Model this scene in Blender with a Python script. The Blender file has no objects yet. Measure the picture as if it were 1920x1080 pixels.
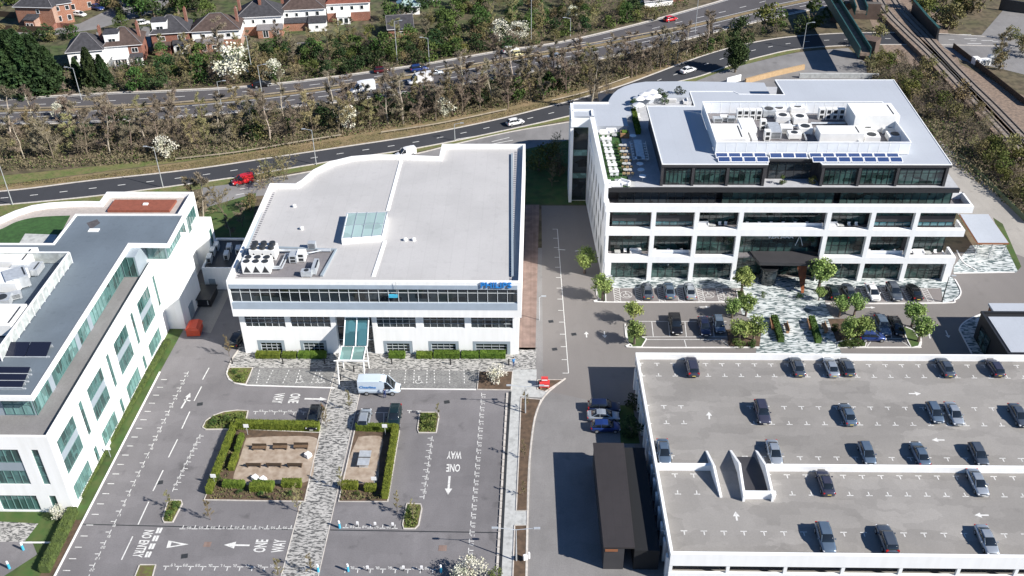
import bpy, bmesh, math, random
import numpy as np
from mathutils import Vector, Matrix
SC = bpy.context.scene; COL = SC.collection
rnd = random.Random(7)
# ------------------------------------------------------------------ camera
CAM_H = 95.0; FPX = 1840.0
_p, _y, _r = math.radians(34.34), math.radians(-1.48), math.radians(.59)
_f = np.array([math.sin(_y)*math.cos(_p), math.cos(_y)*math.cos(_p), -math.sin(_p)])
_rt = np.array([math.cos(_y), -math.sin(_y), 0.]); _dn = np.cross(_f, _rt)
_R = math.cos(_r)*_rt + math.sin(_r)*_dn; _D = -math.sin(_r)*_rt + math.cos(_r)*_dn
cam = bpy.data.objects.new('camera', bpy.data.cameras.new('camera')); COL.objects.link(cam)
cam.data.sensor_width = 36; cam.data.lens = FPX/1920*36; cam.data.clip_end = 3000; cam.data.clip_start = 1
cam.matrix_world = Matrix(((_R[0], -_D[0], -_f[0], 0), (_R[1], -_D[1], -_f[1], 0), (_R[2], -_D[2], -_f[2], CAM_H), (0, 0, 0, 1)))
SC.camera = cam
# ------------------------------------------------------------------ sky, sun, exposure
SUN_EL = math.radians(35); sx, sy = .914, -.407
w = bpy.data.worlds.new('World'); SC.world = w; w.use_nodes = True
nt = w.node_tree; bg = nt.nodes['Background']; bg.inputs['Strength'].default_value = .065
sky = nt.nodes.new('ShaderNodeTexSky'); sky.sky_type = 'NISHITA'; sky.sun_disc = False
sky.sun_elevation = SUN_EL; sky.sun_rotation = math.atan2(sx, sy); sky.ozone_density = 8.0; sky.air_density = 1.0; sky.dust_density = 0.; sky.altitude = 0
nt.links.new(sky.outputs[0], bg.inputs[0])
sl = bpy.data.lights.new('sun', 'SUN'); sl.energy = 4.9; sl.angle = math.radians(.5); sl.color = (1, .945, .87)
so = bpy.data.objects.new('sun', sl); COL.objects.link(so)
so.rotation_euler = Vector((sx*math.cos(SUN_EL), sy*math.cos(SUN_EL), math.sin(SUN_EL))).to_track_quat('Z', 'Y').to_euler()
so.location = (0, 0, 150)
SC.view_settings.view_transform = 'Standard'; SC.view_settings.look = 'None'
SC.view_settings.exposure = .75; SC.view_settings.gamma = 1
# ------------------------------------------------------------------ measuring: a photo pixel (1920x1080) and a height give the real point
def P(x, y, z=0.):
    v = _R*(x-960) + _D*(y-540) + _f*FPX; t = (z-CAM_H)/v[2]
    return (float(v[0]*t), float(v[1]*t))
def P3(x, y, z=0.): return P(x, y, z) + (z,)
# ------------------------------------------------------------------ mesh building
class MB:
    def __init__(s): s.v = []; s.f = []; s.m = []; s.M = None
    def add(s, vs, fs, mi=0):
        o = len(s.v)
        if s.M is not None: vs = [tuple(s.M @ Vector(q)) for q in vs]
        s.v += [tuple(q) for q in vs]; s.f += [tuple(i+o for i in f) for f in fs]; s.m += [mi]*len(fs); return s
    def box(s, x0, x1, y0, y1, z0, z1, mi=0):
        return s.add([(x0,y0,z0),(x1,y0,z0),(x1,y1,z0),(x0,y1,z0),(x0,y0,z1),(x1,y0,z1),(x1,y1,z1),(x0,y1,z1)],
                     [(0,3,2,1),(4,5,6,7),(0,1,5,4),(1,2,6,5),(2,3,7,6),(3,0,4,7)], mi)
    def rbox(s, cx, cy, z0, sx_, sy_, h, a=0, mi=0, taper=1.):
        c, n = math.cos(a), math.sin(a); vs = []
        for zz, t in ((z0, 1.), (z0+h, taper)):
            for px, py in ((-.5,-.5),(.5,-.5),(.5,.5),(-.5,.5)):
                X, Y = px*sx_*t, py*sy_*t; vs.append((cx+c*X-n*Y, cy+n*X+c*Y, zz))
        return s.add(vs, [(0,3,2,1),(4,5,6,7),(0,1,5,4),(1,2,6,5),(2,3,7,6),(3,0,4,7)], mi)
    def prism(s, poly, z0, z1, mi=0, top=None):
        n = len(poly); a = sum(poly[i][0]*poly[(i+1)%n][1]-poly[(i+1)%n][0]*poly[i][1] for i in range(n))
        if a < 0: poly = poly[::-1]
        vs = [(p[0],p[1],z0) for p in poly]+[(p[0],p[1],z1) for p in poly]
        s.add(vs, [tuple(range(n, 2*n))], mi if top is None else top)
        return s.add(vs, [(i,(i+1)%n,n+(i+1)%n,n+i) for i in range(n)]+[tuple(range(n-1,-1,-1))], mi)
    def sheet(s, poly, z, mi=0):
        n = len(poly); a = sum(poly[i][0]*poly[(i+1)%n][1]-poly[(i+1)%n][0]*poly[i][1] for i in range(n))
        if a < 0: poly = poly[::-1]
        return s.add([(p[0],p[1],z) for p in poly], [tuple(range(n))], mi)
    def ribbon(s, pts, wd, z, h=0, mi=0):
        "flat strip (h=0) or raised kerb along a polyline"
        L = []; R_ = []; n = len(pts)
        for i, p in enumerate(pts):
            a = pts[max(i-1,0)]; b = pts[min(i+1,n-1)]; dx, dy = b[0]-a[0], b[1]-a[1]; l = math.hypot(dx,dy) or 1
            L.append((p[0]-dy/l*wd/2, p[1]+dx/l*wd/2)); R_.append((p[0]+dy/l*wd/2, p[1]-dx/l*wd/2))
        if h == 0:
            return s.add([(a[0],a[1],z) for a in L]+[(a[0],a[1],z) for a in R_], [(i,n+i,n+i+1,i+1) for i in range(n-1)], mi)
        vs = [(a[0],a[1],z+h) for a in L]+[(a[0],a[1],z+h) for a in R_]+[(a[0],a[1],z) for a in L]+[(a[0],a[1],z) for a in R_]
        fs = []
        for i in range(n-1):
            fs += [(i,n+i,n+i+1,i+1),(2*n+i,i,i+1,2*n+i+1),(n+i,3*n+i,3*n+i+1,n+i+1)]
        fs += [(0,2*n,3*n,n),(n-1,2*n-1,4*n-1,3*n-1)]
        return s.add(vs, fs, mi)
    def tube(s, p0, p1, r0, r1=None, n=8, mi=0, caps=True):
        r1 = r0 if r1 is None else r1
        p0, p1 = Vector(p0), Vector(p1); d = (p1-p0)
        if d.length < 1e-6: return s
        q = d.to_track_quat('Z', 'Y'); vs = []
        for p, r in ((p0, r0), (p1, r1)):
            for k in range(n):
                a = 2*math.pi*k/n; vs.append(tuple(p + q @ Vector((r*math.cos(a), r*math.sin(a), 0))))
        fs = [(k,(k+1)%n,n+(k+1)%n,n+k) for k in range(n)]
        if caps: fs += [tuple(range(n-1,-1,-1)), tuple(range(n,2*n))]
        return s.add(vs, fs, mi)
    def cyl(s, x, y, z0, z1, r, r1=None, n=12, mi=0): return s.tube((x,y,z0),(x,y,z1), r, r1, n, mi)
    def ball(s, x, y, z, r, rz=None, n=8, mi=0):
        rz = rz or r; vs = [(x,y,z-rz)]; fs = []; m = n//2
        for j in range(1, m):
            t = math.pi*j/m - math.pi/2
            for k in range(n): a = 2*math.pi*k/n; vs.append((x+r*math.cos(t)*math.cos(a), y+r*math.cos(t)*math.sin(a), z+rz*math.sin(t)))
        vs.append((x,y,z+rz)); l = len(vs)-1
        for k in range(n): fs.append((0,1+(k+1)%n,1+k)); fs.append((l,1+(m-2)*n+k,1+(m-2)*n+(k+1)%n))
        for j in range(m-2):
            for k in range(n): a = 1+j*n; fs.append((a+k,a+(k+1)%n,a+n+(k+1)%n,a+n+k))
        return s.add(vs, fs, mi)
    def mesh(s, name, mats, smooth=False):
        me = bpy.data.meshes.new(name); me.from_pydata(s.v, [], s.f)
        for m in (mats if isinstance(mats, (list, tuple)) else [mats]): me.materials.append(m)
        if len(me.materials) > 1: me.polygons.foreach_set('material_index', s.m)
        if smooth: me.polygons.foreach_set('use_smooth', [True]*len(s.f))
        me.update(); return me
    def build(s, name, mats, parent=None, smooth=False, loc=None, world=False):
        o = bpy.data.objects.new(name, s.mesh(name, mats, smooth)); COL.objects.link(o)
        if parent is not None:
            o.parent = parent
            if world: o.matrix_parent_inverse = WI(parent)
        if loc: o.location = loc
        return o
def WI(p):
    return Matrix() if p.parent else Matrix.Translation(-Vector(p.location))
def tag(o, label=None, cat=None, group=None, kind=None):
    for k, v in (('label', label), ('category', cat), ('group', group), ('kind', kind)):
        if v: o[k] = v
    return o
def empty(name, loc, rz=0, label=None, cat=None, group=None):
    o = bpy.data.objects.new(name, None); COL.objects.link(o); o.location = loc; o.rotation_euler = (0,0,rz); o.empty_display_size = .3
    return tag(o, label, cat, group)
KIDS = {}
def copy_tree(o, parent=None):
    c = o.copy(); COL.objects.link(c)
    if parent: c.parent = parent
    for ch in o.children: copy_tree(ch, c)
    return c
def put(proto, used, loc, rz=0, label=None, cat=None, group=None, s=None):
    o = copy_tree(proto) if used else proto
    if used:
        for k in ('group',):
            if k in o and not group: del o[k]
    o.location = loc; o.rotation_euler = (0,0,rz)
    if s: o.scale = (s, s, s) if not isinstance(s, tuple) else s
    return tag(o, label, cat, group)
def structure(mb, name, mats, smooth=False): return tag(mb.build(name, mats, smooth=smooth), kind='structure')
ORD = 'first second third fourth fifth sixth seventh eighth ninth tenth eleventh twelfth thirteenth fourteenth fifteenth sixteenth seventeenth eighteenth nineteenth'.split()
TENS = {20:'twentieth',30:'thirtieth',40:'fortieth',50:'fiftieth',60:'sixtieth',70:'seventieth',80:'eightieth',90:'ninetieth'}
TW = {2:'twenty',3:'thirty',4:'forty',5:'fifty',6:'sixty',7:'seventy',8:'eighty',9:'ninety'}
def ordn(i):
    "1 -> first"
    if i >= 100: return 'hundred and ' + ordn(i-100) if i > 100 else 'hundredth'
    if i < 20: return ORD[i-1]
    return TENS[i] if i % 10 == 0 else TW[i//10] + '-' + ORD[i % 10 - 1]
# ------------------------------------------------------------------ materials (procedural)
def nodemat(name):
    m = bpy.data.materials.new(name); m.use_nodes = True; t = m.node_tree
    return m, t, t.nodes['Principled BSDF']
def mat(name, col, rough=.7, metal=0, var=0, scale=1., col2=None, bump=0, spec=None, rand=0, detail=4, coat=0, stretch=None, dirt=None):
    m, t, b = nodemat(name); N, L = t.nodes, t.links
    b.inputs['Roughness'].default_value = rough; b.inputs['Metallic'].default_value = metal
    if spec is not None: b.inputs['Specular IOR Level'].default_value = spec
    if coat: b.inputs['Coat Weight'].default_value = coat; b.inputs['Coat Roughness'].default_value = .065
    b.inputs['Base Color'].default_value = (*col, 1); m.diffuse_color = (*col, 1); src = None
    if var or col2 or bump:
        tc = N.new('ShaderNodeTexCoord'); n = N.new('ShaderNodeTexNoise'); n.inputs['Scale'].default_value = scale; n.inputs['Detail'].default_value = detail
        vec = tc.outputs['Object']
        if stretch:
            mp = N.new('ShaderNodeMapping'); mp.inputs['Scale'].default_value = stretch; L.new(vec, mp.inputs[0]); vec = mp.outputs[0]
        L.new(vec, n.inputs['Vector'])
        c2 = col2 or tuple(max(0, c*(1-var)) for c in col); c1 = col if col2 else tuple(min(1, c*(1+var)) for c in col)
        r = N.new('ShaderNodeValToRGB'); r.color_ramp.elements[0].position = .32; r.color_ramp.elements[1].position = .68
        r.color_ramp.elements[0].color = (*c2, 1); r.color_ramp.elements[1].color = (*c1, 1)
        L.new(n.outputs['Fac'], r.inputs[0]); src = r.outputs[0]
        if dirt:
            n2 = N.new('ShaderNodeTexNoise'); n2.inputs['Scale'].default_value = dirt[0]; n2.inputs['Detail'].default_value = 5; L.new(tc.outputs['Object'], n2.inputs['Vector'])
            r2 = N.new('ShaderNodeValToRGB'); r2.color_ramp.elements[0].position = dirt[1]; r2.color_ramp.elements[1].position = dirt[1]+.12
            r2.color_ramp.elements[0].color = (dirt[2],)*3+(1,); r2.color_ramp.elements[1].color = (1,1,1,1)
            mx = N.new('ShaderNodeMix'); mx.data_type = 'RGBA'; mx.blend_type = 'MULTIPLY'; mx.inputs[0].default_value = 1
            L.new(n2.outputs['Fac'], r2.inputs[0]); L.new(src, mx.inputs[6]); L.new(r2.outputs[0], mx.inputs[7]); src = mx.outputs[2]
        if bump:
            bp = N.new('ShaderNodeBump'); bp.inputs['Strength'].default_value = bump; bp.inputs['Distance'].default_value = .1
            L.new(n.outputs['Fac'], bp.inputs['Height']); L.new(bp.outputs[0], b.inputs['Normal'])
    if rand:
        oi = N.new('ShaderNodeObjectInfo'); h = N.new('ShaderNodeHueSaturation'); mr = N.new('ShaderNodeMapRange')
        mr.inputs['To Min'].default_value = 1-rand; mr.inputs['To Max'].default_value = 1+rand; L.new(oi.outputs['Random'], mr.inputs[0]); L.new(mr.outputs[0], h.inputs['Value'])
        mr2 = N.new('ShaderNodeMapRange'); mr2.inputs['To Min'].default_value = .5-.03; mr2.inputs['To Max'].default_value = .5+.025
        mm = N.new('ShaderNodeMath'); mm.operation = 'FRACT'; m3 = N.new('ShaderNodeMath'); m3.operation = 'MULTIPLY'; m3.inputs[1].default_value = 7.3
        L.new(oi.outputs['Random'], m3.inputs[0]); L.new(m3.outputs[0], mm.inputs[0]); L.new(mm.outputs[0], mr2.inputs[0]); L.new(mr2.outputs[0], h.inputs['Hue'])
        if src: L.new(src, h.inputs['Color'])
        else: h.inputs['Color'].default_value = (*col, 1)
        src = h.outputs[0]
    if src: L.new(src, b.inputs['Base Color'])
    return m
def asphalt(name, col, patch=.12, pscale=.09, stain=.25, fine=.10, tint=None, rects=False):
    m, t, b = nodemat(name); N, L = t.nodes, t.links; b.inputs['Roughness'].default_value = .9; b.inputs['Specular IOR Level'].default_value = .25
    tc = N.new('ShaderNodeTexCoord'); v = tc.outputs['Object']
    def noise(sc, det, lo, hi, a, c, st=None):
        vec = v
        if st: mp = N.new('ShaderNodeMapping'); mp.inputs['Scale'].default_value = st; L.new(v, mp.inputs[0]); vec = mp.outputs[0]
        n = N.new('ShaderNodeTexNoise'); n.inputs['Scale'].default_value = sc; n.inputs['Detail'].default_value = det; L.new(vec, n.inputs['Vector'])
        r = N.new('ShaderNodeMapRange'); r.inputs[1].default_value = lo; r.inputs[2].default_value = hi; r.inputs[3].default_value = a; r.inputs[4].default_value = c
        L.new(n.outputs['Fac'], r.inputs[0]); return r.outputs[0]
    fs = [noise(pscale, 4, .3, .7, 1-patch, 1+patch), noise(7., 3, .3, .7, 1-fine, 1+fine), noise(.35, 6, .28, .38, 1-stain, 1.), noise(.6, 5, .3, .7, 1-patch*.5, 1+patch*.5, (1,.35,1))]
    if rects:
        for sc, amt in ((.16,.14),(.42,.10)):
            vo = N.new('ShaderNodeTexVoronoi'); vo.distance = 'CHEBYCHEV'; vo.inputs['Scale'].default_value = sc; vo.inputs['Randomness'].default_value = .8
            ns = N.new('ShaderNodeTexNoise'); ns.inputs['Scale'].default_value = .9; ns.inputs['Detail'].default_value = 5; L.new(v, ns.inputs['Vector'])
            vm = N.new('ShaderNodeVectorMath'); vm.operation = 'MULTIPLY_ADD'; vm.inputs[1].default_value = (1.6,1.6,0); L.new(ns.outputs['Color'], vm.inputs[0]); 
            mp = N.new('ShaderNodeMapping'); mp.inputs['Scale'].default_value = (.6,1.3,1); L.new(v, mp.inputs[0]); L.new(mp.outputs[0], vm.inputs[2]); L.new(vm.outputs[0], vo.inputs['Vector'])
            sp = N.new('ShaderNodeSeparateColor'); L.new(vo.outputs['Color'], sp.inputs[0])
            r = N.new('ShaderNodeMapRange'); r.inputs[3].default_value = 1-amt*rects; r.inputs[4].default_value = 1+amt*.6*rects; L.new(sp.outputs[0], r.inputs[0]); fs.append(r.outputs[0])
    cur = fs[0]
    for f in fs[1:]:
        mm = N.new('ShaderNodeMath'); mm.operation = 'MULTIPLY'; L.new(cur, mm.inputs[0]); L.new(f, mm.inputs[1]); cur = mm.outputs[0]
    vm = N.new('ShaderNodeVectorMath'); vm.operation = 'SCALE'; vm.inputs[0].default_value = tuple(c*.86 for c in col); L.new(cur, vm.inputs['Scale']); L.new(vm.outputs[0], b.inputs['Base Color'])
    return m
def mosaic(name, c1, c2, c3, scale, st, thr=.5, rough=.8, rot=0.):
    "chopped stone paving: short light and dark strips"
    m, t, b = nodemat(name); N, L = t.nodes, t.links; b.inputs['Roughness'].default_value = rough
    tc = N.new('ShaderNodeTexCoord'); mp = N.new('ShaderNodeMapping'); mp.inputs['Scale'].default_value = st; mp.inputs['Rotation'].default_value = (0,0,rot)
    L.new(tc.outputs['Object'], mp.inputs[0]); n = N.new('ShaderNodeTexNoise'); n.inputs['Scale'].default_value = scale; n.inputs['Detail'].default_value = 2.5; n.inputs['Distortion'].default_value = .8
    L.new(mp.outputs[0], n.inputs['Vector'])
    r = N.new('ShaderNodeValToRGB'); e = r.color_ramp.elements; e[0].position = thr-.07; e[0].color = (*c2,1); e[1].position = thr+.03; e[1].color = (*c1,1)
    x = e.new(thr-.015); x.color = (*c3,1); L.new(n.outputs['Fac'], r.inputs[0])
    n2 = N.new('ShaderNodeTexNoise'); n2.inputs['Scale'].default_value = .5; n2.inputs['Detail'].default_value = 3; L.new(tc.outputs['Object'], n2.inputs['Vector'])
    r2 = N.new('ShaderNodeMapRange'); r2.inputs[1].default_value = .3; r2.inputs[2].default_value = .7; r2.inputs[3].default_value = .8; r2.inputs[4].default_value = 1.1; L.new(n2.outputs['Fac'], r2.inputs[0])
    vm = N.new('ShaderNodeVectorMath'); vm.operation = 'SCALE'; L.new(r.outputs[0], vm.inputs[0]); L.new(r2.outputs[0], vm.inputs['Scale']); L.new(vm.outputs[0], b.inputs['Base Color'])
    return m
def brickmat(name, c1, c2, mort, sc=1., rough=.85, var=.1):
    m, t, b = nodemat(name); N, L = t.nodes, t.links; b.inputs['Roughness'].default_value = rough
    tc = N.new('ShaderNodeTexCoord'); mp = N.new('ShaderNodeMapping'); mp.inputs['Rotation'].default_value = (math.pi/2,0,0); mp.inputs['Scale'].default_value = (sc,sc,sc); L.new(tc.outputs['Object'], mp.inputs[0])
    br = N.new('ShaderNodeTexBrick'); br.inputs['Scale'].default_value = 4; br.inputs['Color1'].default_value = (*c1,1); br.inputs['Color2'].default_value = (*c2,1); br.inputs['Mortar'].default_value = (*mort,1); br.inputs['Mortar Size'].default_value = .012
    n = N.new('ShaderNodeTexNoise'); n.inputs['Scale'].default_value = .8; n.inputs['Detail'].default_value = 6; L.new(tc.outputs['Object'], n.inputs['Vector'])
    r2 = N.new('ShaderNodeMapRange'); r2.inputs[1].default_value = .3; r2.inputs[2].default_value = .7; r2.inputs[3].default_value = 1-var*2; r2.inputs[4].default_value = 1+var; L.new(n.outputs['Fac'], r2.inputs[0])
    vm = N.new('ShaderNodeVectorMath'); vm.operation = 'SCALE'; L.new(mp.outputs[0], br.inputs['Vector']); L.new(br.outputs[0], vm.inputs[0]); L.new(r2.outputs[0], vm.inputs['Scale']); L.new(vm.outputs[0], b.inputs['Base Color'])
    return m
def tilemat(name, c, lo=.7, hi=1.2, freq=3.2):
    "roof tiles: courses along z plus blotches"
    m, t, b = nodemat(name); N, L = t.nodes, t.links; b.inputs['Roughness'].default_value = .85; b.inputs['Specular IOR Level'].default_value = .2
    tc = N.new('ShaderNodeTexCoord'); wv = N.new('ShaderNodeTexWave'); wv.bands_direction = 'Z'; wv.inputs['Scale'].default_value = freq; wv.inputs['Distortion'].default_value = 1.5; L.new(tc.outputs['Object'], wv.inputs['Vector'])
    n = N.new('ShaderNodeTexNoise'); n.inputs['Scale'].default_value = 1.3; n.inputs['Detail'].default_value = 6; L.new(tc.outputs['Object'], n.inputs['Vector'])
    r1 = N.new('ShaderNodeMapRange'); r1.inputs[3].default_value = .85; r1.inputs[4].default_value = 1.08; L.new(wv.outputs['Fac'], r1.inputs[0])
    r2 = N.new('ShaderNodeMapRange'); r2.inputs[1].default_value = .3; r2.inputs[2].default_value = .7; r2.inputs[3].default_value = lo; r2.inputs[4].default_value = hi; L.new(n.outputs['Fac'], r2.inputs[0])
    mm = N.new('ShaderNodeMath'); mm.operation = 'MULTIPLY'; L.new(r1.outputs[0], mm.inputs[0]); L.new(r2.outputs[0], mm.inputs[1])
    vm = N.new('ShaderNodeVectorMath'); vm.operation = 'SCALE'; vm.inputs[0].default_value = c; L.new(mm.outputs[0], vm.inputs['Scale']); L.new(vm.outputs[0], b.inputs['Base Color'])
    return m
M = {}
M['ground'] = mat('ground', (.09,.085,.04), .95, col2=(.14,.105,.07), scale=.12, detail=8, dirt=(.5,.42,.6))
M['earth'] = mat('earth', (.13,.085,.055), .95, col2=(.065,.045,.03), scale=1.2, detail=8)
M['drygrass'] = mat('drygrass', (.26,.185,.105), .95, col2=(.15,.13,.06), scale=.25, detail=9, dirt=(1.5,.36,.7))
M['grass'] = mat('grass', (.09,.13,.03), .95, col2=(.17,.15,.065), scale=.6, detail=9, dirt=(2.,.36,.7))
M['lawn'] = mat('lawn', (.045,.10,.02), .95, col2=(.08,.105,.03), scale=.7, detail=9, dirt=(.3,.38,.7))
M['blackroof'] = mat('black_roof_sheet', (.008,.009,.011), .8)
M['turf'] = mat('turf', (.03,.085,.02), .95, var=.25, scale=1.5, detail=8)
M['asph_dark'] = asphalt('asphalt_dark', (.055,.058,.066), .08, .07, .12)
M['asph_main'] = asphalt('asphalt_main', (.245,.238,.235), .14, .05, .20, rects=.35)
M['asph_lot'] = asphalt('asphalt_lot', (.205,.197,.203), .13, .06, .28, rects=.5)
M['asph_new'] = asphalt('asphalt_new', (.22,.206,.197), .06, .05, .10, .05)
M['asph_bay'] = asphalt('asphalt_bay', (.24,.22,.215), .06, .08, .10, .05)
M['asph_serv'] = asphalt('asphalt_service', (.24,.235,.235), .16, .09, .2)
M['concrete_lane'] = asphalt('concrete_lane', (.36,.34,.31), .14, .08, .22)
M['deck'] = asphalt('deck_asphalt', (.31,.297,.28), .06, .12, .10, .06, rects=1.)
M['paver'] = mosaic('chopped_paving', (.44,.43,.41), (.09,.09,.09), (.22,.22,.21), 2.6, (.65,1.9,1), .49)
M['paver_grey'] = mosaic('grey_paving', (.25,.25,.24), (.15,.15,.15), (.2,.2,.2), 3.5, (1,2.,1), .5)
M['plaza'] = mosaic('mosaic_plaza', (.55,.585,.585), (.08,.115,.12), (.26,.30,.30), 1.45, (.6,2.1,1), .49)
M['pave_pale'] = mat('pave_pale', (.43,.44,.43), .85, var=.1, scale=1.5, dirt=(1.2,.36,.8))
M['brickpath'] = brickmat('brick_path', (.20,.14,.118), (.235,.168,.142), (.16,.12,.105), .5, var=.15)
M['kerb'] = mat('kerb', (.50,.47,.43), .85, var=.15, scale=2)
M['kerbw'] = mat('kerb_white', (.72,.71,.69), .8, var=.06, scale=2)
M['paint'] = mat('road_paint', (.64,.64,.62), .7, var=.08, scale=4, dirt=(3.,.34,.75))
M['gravel'] = mat('gravel', (.40,.335,.27), .95, col2=(.25,.19,.14), scale=1.0, detail=8)
M['ballast'] = mat('ballast', (.27,.20,.15), .95, col2=(.13,.10,.08), scale=1.4, detail=8)
M['white'] = mat('white_render', (.89,.89,.88), .6, col2=(.82,.82,.80), scale=1.2, stretch=(1.2,1.2,.12), detail=6)
M['whiteb'] = mat('white_cladding', (.88,.89,.89), .45, col2=(.82,.83,.83), scale=1.0, stretch=(1.2,1.2,.12), detail=6)
M['greyclad'] = mat('grey_cladding', (.28,.33,.37), .5, var=.04, scale=.8)
M['roofpale'] = mat('roof_membrane_pale', (.39,.375,.37), .7, var=.04, scale=.12, detail=8, dirt=(.25,.33,.93), stretch=(1,.35,1))
M['rooflilac'] = mat('roof_membrane_blue', (.37,.39,.445), .6, var=.02, scale=.2)
M['roofslate'] = mat('roof_membrane_slate', (.135,.152,.178), .75, var=.09, scale=.25, detail=7, dirt=(.3,.34,.85))
M['roofgrey'] = mat('roof_grey', (.20,.19,.198), .85, var=.12, scale=.6, detail=7)
M['gravelroof'] = mat('stone_chip_roof', (.38,.345,.32), .9, var=.1, scale=2, detail=7)
M['terracotta'] = mat('terracotta_deck', (.24,.075,.045), .8, var=.12, scale=2)
M['black'] = mat('black_cladding', (.022,.023,.026), .45, var=.1, scale=1)
M['charcoal'] = mat('charcoal_cladding', (.045,.044,.048), .5, var=.08, scale=.7)
M['boxroof'] = mat('charcoal_flat_roof', (.055,.047,.05), .8, var=.06, scale=.8)
M['brown'] = mat('brown_soffit', (.25,.10,.045), .7)
M['rust'] = mat('rusted_steel', (.28,.085,.025), .8, col2=(.18,.05,.02), scale=1)
M['steel'] = mat('steel', (.45,.47,.49), .4, .6, var=.05, scale=1)
M['galv'] = mat('galvanised', (.55,.58,.60), .45, .4, var=.12, scale=2)
M['frame_w'] = mat('window_frame_pale', (.60,.64,.66), .4)
M['frame_d'] = mat('window_frame_dark', (.018,.02,.022), .4)
M['unitw'] = mat('plant_casing', (.80,.80,.78), .5, var=.04, scale=1)
M['fan'] = mat('fan_dark', (.03,.033,.036), .5)
M['solar'] = mat('solar_cells', (.035,.065,.17), .25, var=.1, scale=3)
M['solark'] = mat('thermal_panel', (.012,.015,.03), .2)
M['screen'] = mat('screen_panel', (.74,.77,.81), .4, var=.05, scale=.5)
M['screeng'] = mat('mesh_screen', (.40,.43,.42), .6, var=.25, scale=1.2, detail=8)
M['rubber'] = mat('rubber', (.02,.02,.02), .8)
M['timber'] = mat('timber', (.30,.17,.085), .7, var=.15, scale=3, stretch=(1,8,1))
M['benchwood'] = mat('weathered_bench_timber', (.15,.095,.055), .75, var=.15, scale=3)
M['darkwood'] = mat('dark_timber', (.06,.04,.025), .7)
M['tan'] = mat('tan_hoarding', (.42,.29,.16), .7, var=.1, scale=2)
M['whitep'] = mat('white_plastic', (.8,.8,.8), .4)
M['fencegreen'] = mat('fence_green', (.06,.085,.05), .7)
M['blackp'] = mat('black_plastic', (.02,.02,.022), .5)
M['orange'] = mat('orange_tarp', (.62,.075,.03), .5, var=.08, scale=1.5)
M['redp'] = mat('red_barrier', (.60,.05,.05), .45)
M['bluep'] = mat('blue_paint', (.05,.22,.48), .45)
M['cyan'] = mat('cyan_panel', (.06,.42,.62), .4)
M['greensteel'] = mat('green_steel', (.02,.07,.065), .5, var=.2, scale=1)
M['sign_blue'] = mat('blue_letters', (.02,.20,.55), .35)
M['rail'] = mat('rail_steel', (.09,.07,.055), .5, .5)
M['wood_bench'] = mat('bench_timber', (.42,.24,.13), .7)
def glass(name, col, rough=.06, var=.5, sc=(.35,.35,.6), spec=.9):
    m, t, b = nodemat(name); N, L = t.nodes, t.links; b.inputs['Roughness'].default_value = rough; b.inputs['Specular IOR Level'].default_value = spec
    tc = N.new('ShaderNodeTexCoord'); mp = N.new('ShaderNodeMapping'); mp.inputs['Scale'].default_value = sc; L.new(tc.outputs['Object'], mp.inputs[0])
    vo = N.new('ShaderNodeTexVoronoi'); vo.inputs['Scale'].default_value = 1.2; vo.distance = 'CHEBYCHEV'; L.new(mp.outputs[0], vo.inputs['Vector'])
    sp = N.new('ShaderNodeSeparateColor'); L.new(vo.outputs['Color'], sp.inputs[0]); r = N.new('ShaderNodeMapRange'); r.inputs[3].default_value = 1-var; r.inputs[4].default_value = 1+var
    L.new(sp.outputs[0], r.inputs[0]); vm = N.new('ShaderNodeVectorMath'); vm.operation = 'SCALE'; vm.inputs[0].default_value = col; L.new(r.outputs[0], vm.inputs['Scale']); L.new(vm.outputs[0], b.inputs['Base Color'])
    return m
M['glass'] = glass('dark_glass', (.022,.030,.036))
M['glass_teal'] = glass('teal_glass', (.05,.115,.11), .05, .6, (.8,.8,.5))
M['glass_tealf'] = glass('teal_fritted_glass', (.14,.26,.25), .1, .4, (.8,.8,.5))
M['glass_green'] = glass('green_glass', (.03,.06,.055), .05, .8, (.5,.5,.8))
M['skyl'] = glass('skylight_glass', (.34,.46,.44), .15, .15)
M['glasspale'] = glass('pale_green_glass', (.17,.30,.28), .06, .3)
M['glassblue'] = glass('canopy_glass', (.05,.13,.15), .05, .4)
M['carglass'] = mat('car_glass', (.012,.016,.02), .05, spec=1.)
M['lamp_r'] = mat('tail_lamp', (.45,.01,.01), .25)
M['lamp_w'] = mat('head_lamp', (.75,.77,.8), .15)
M['plate'] = mat('number_plate', (.8,.8,.75), .5)
M['plate_y'] = mat('number_plate_yellow', (.75,.6,.1), .5)
M['slate'] = tilemat('slate_tiles', (.055,.055,.062)); M['browntile'] = tilemat('brown_tiles', (.085,.062,.055)); M['redtile'] = tilemat('red_tiles', (.20,.075,.055))
M['brick'] = brickmat('red_brick', (.26,.095,.06), (.20,.075,.05), (.35,.28,.24)); M['brick2'] = brickmat('orange_brick', (.34,.15,.09), (.27,.115,.07), (.45,.36,.3))
M['bark'] = mat('bark', (.16,.125,.095), .9, var=.25, scale=3, rand=.2); M['barkpale'] = mat('pale_bark', (.42,.37,.29), .9, var=.2, scale=3, rand=.15)
M['twig'] = mat('twigs_brown', (.20,.168,.118), .95, var=.3, scale=.8, rand=.25); M['twig_g'] = mat('twigs_budding', (.25,.225,.11), .95, var=.3, scale=.7, rand=.25)
M['leaf'] = mat('leaves_green', (.085,.14,.035), .8, col2=(.04,.075,.02), scale=.9, rand=.3, spec=.2); M['leafdark'] = mat('leaves_dark', (.045,.08,.025), .8, col2=(.018,.036,.015), scale=1., rand=.25, spec=.2)
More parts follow.
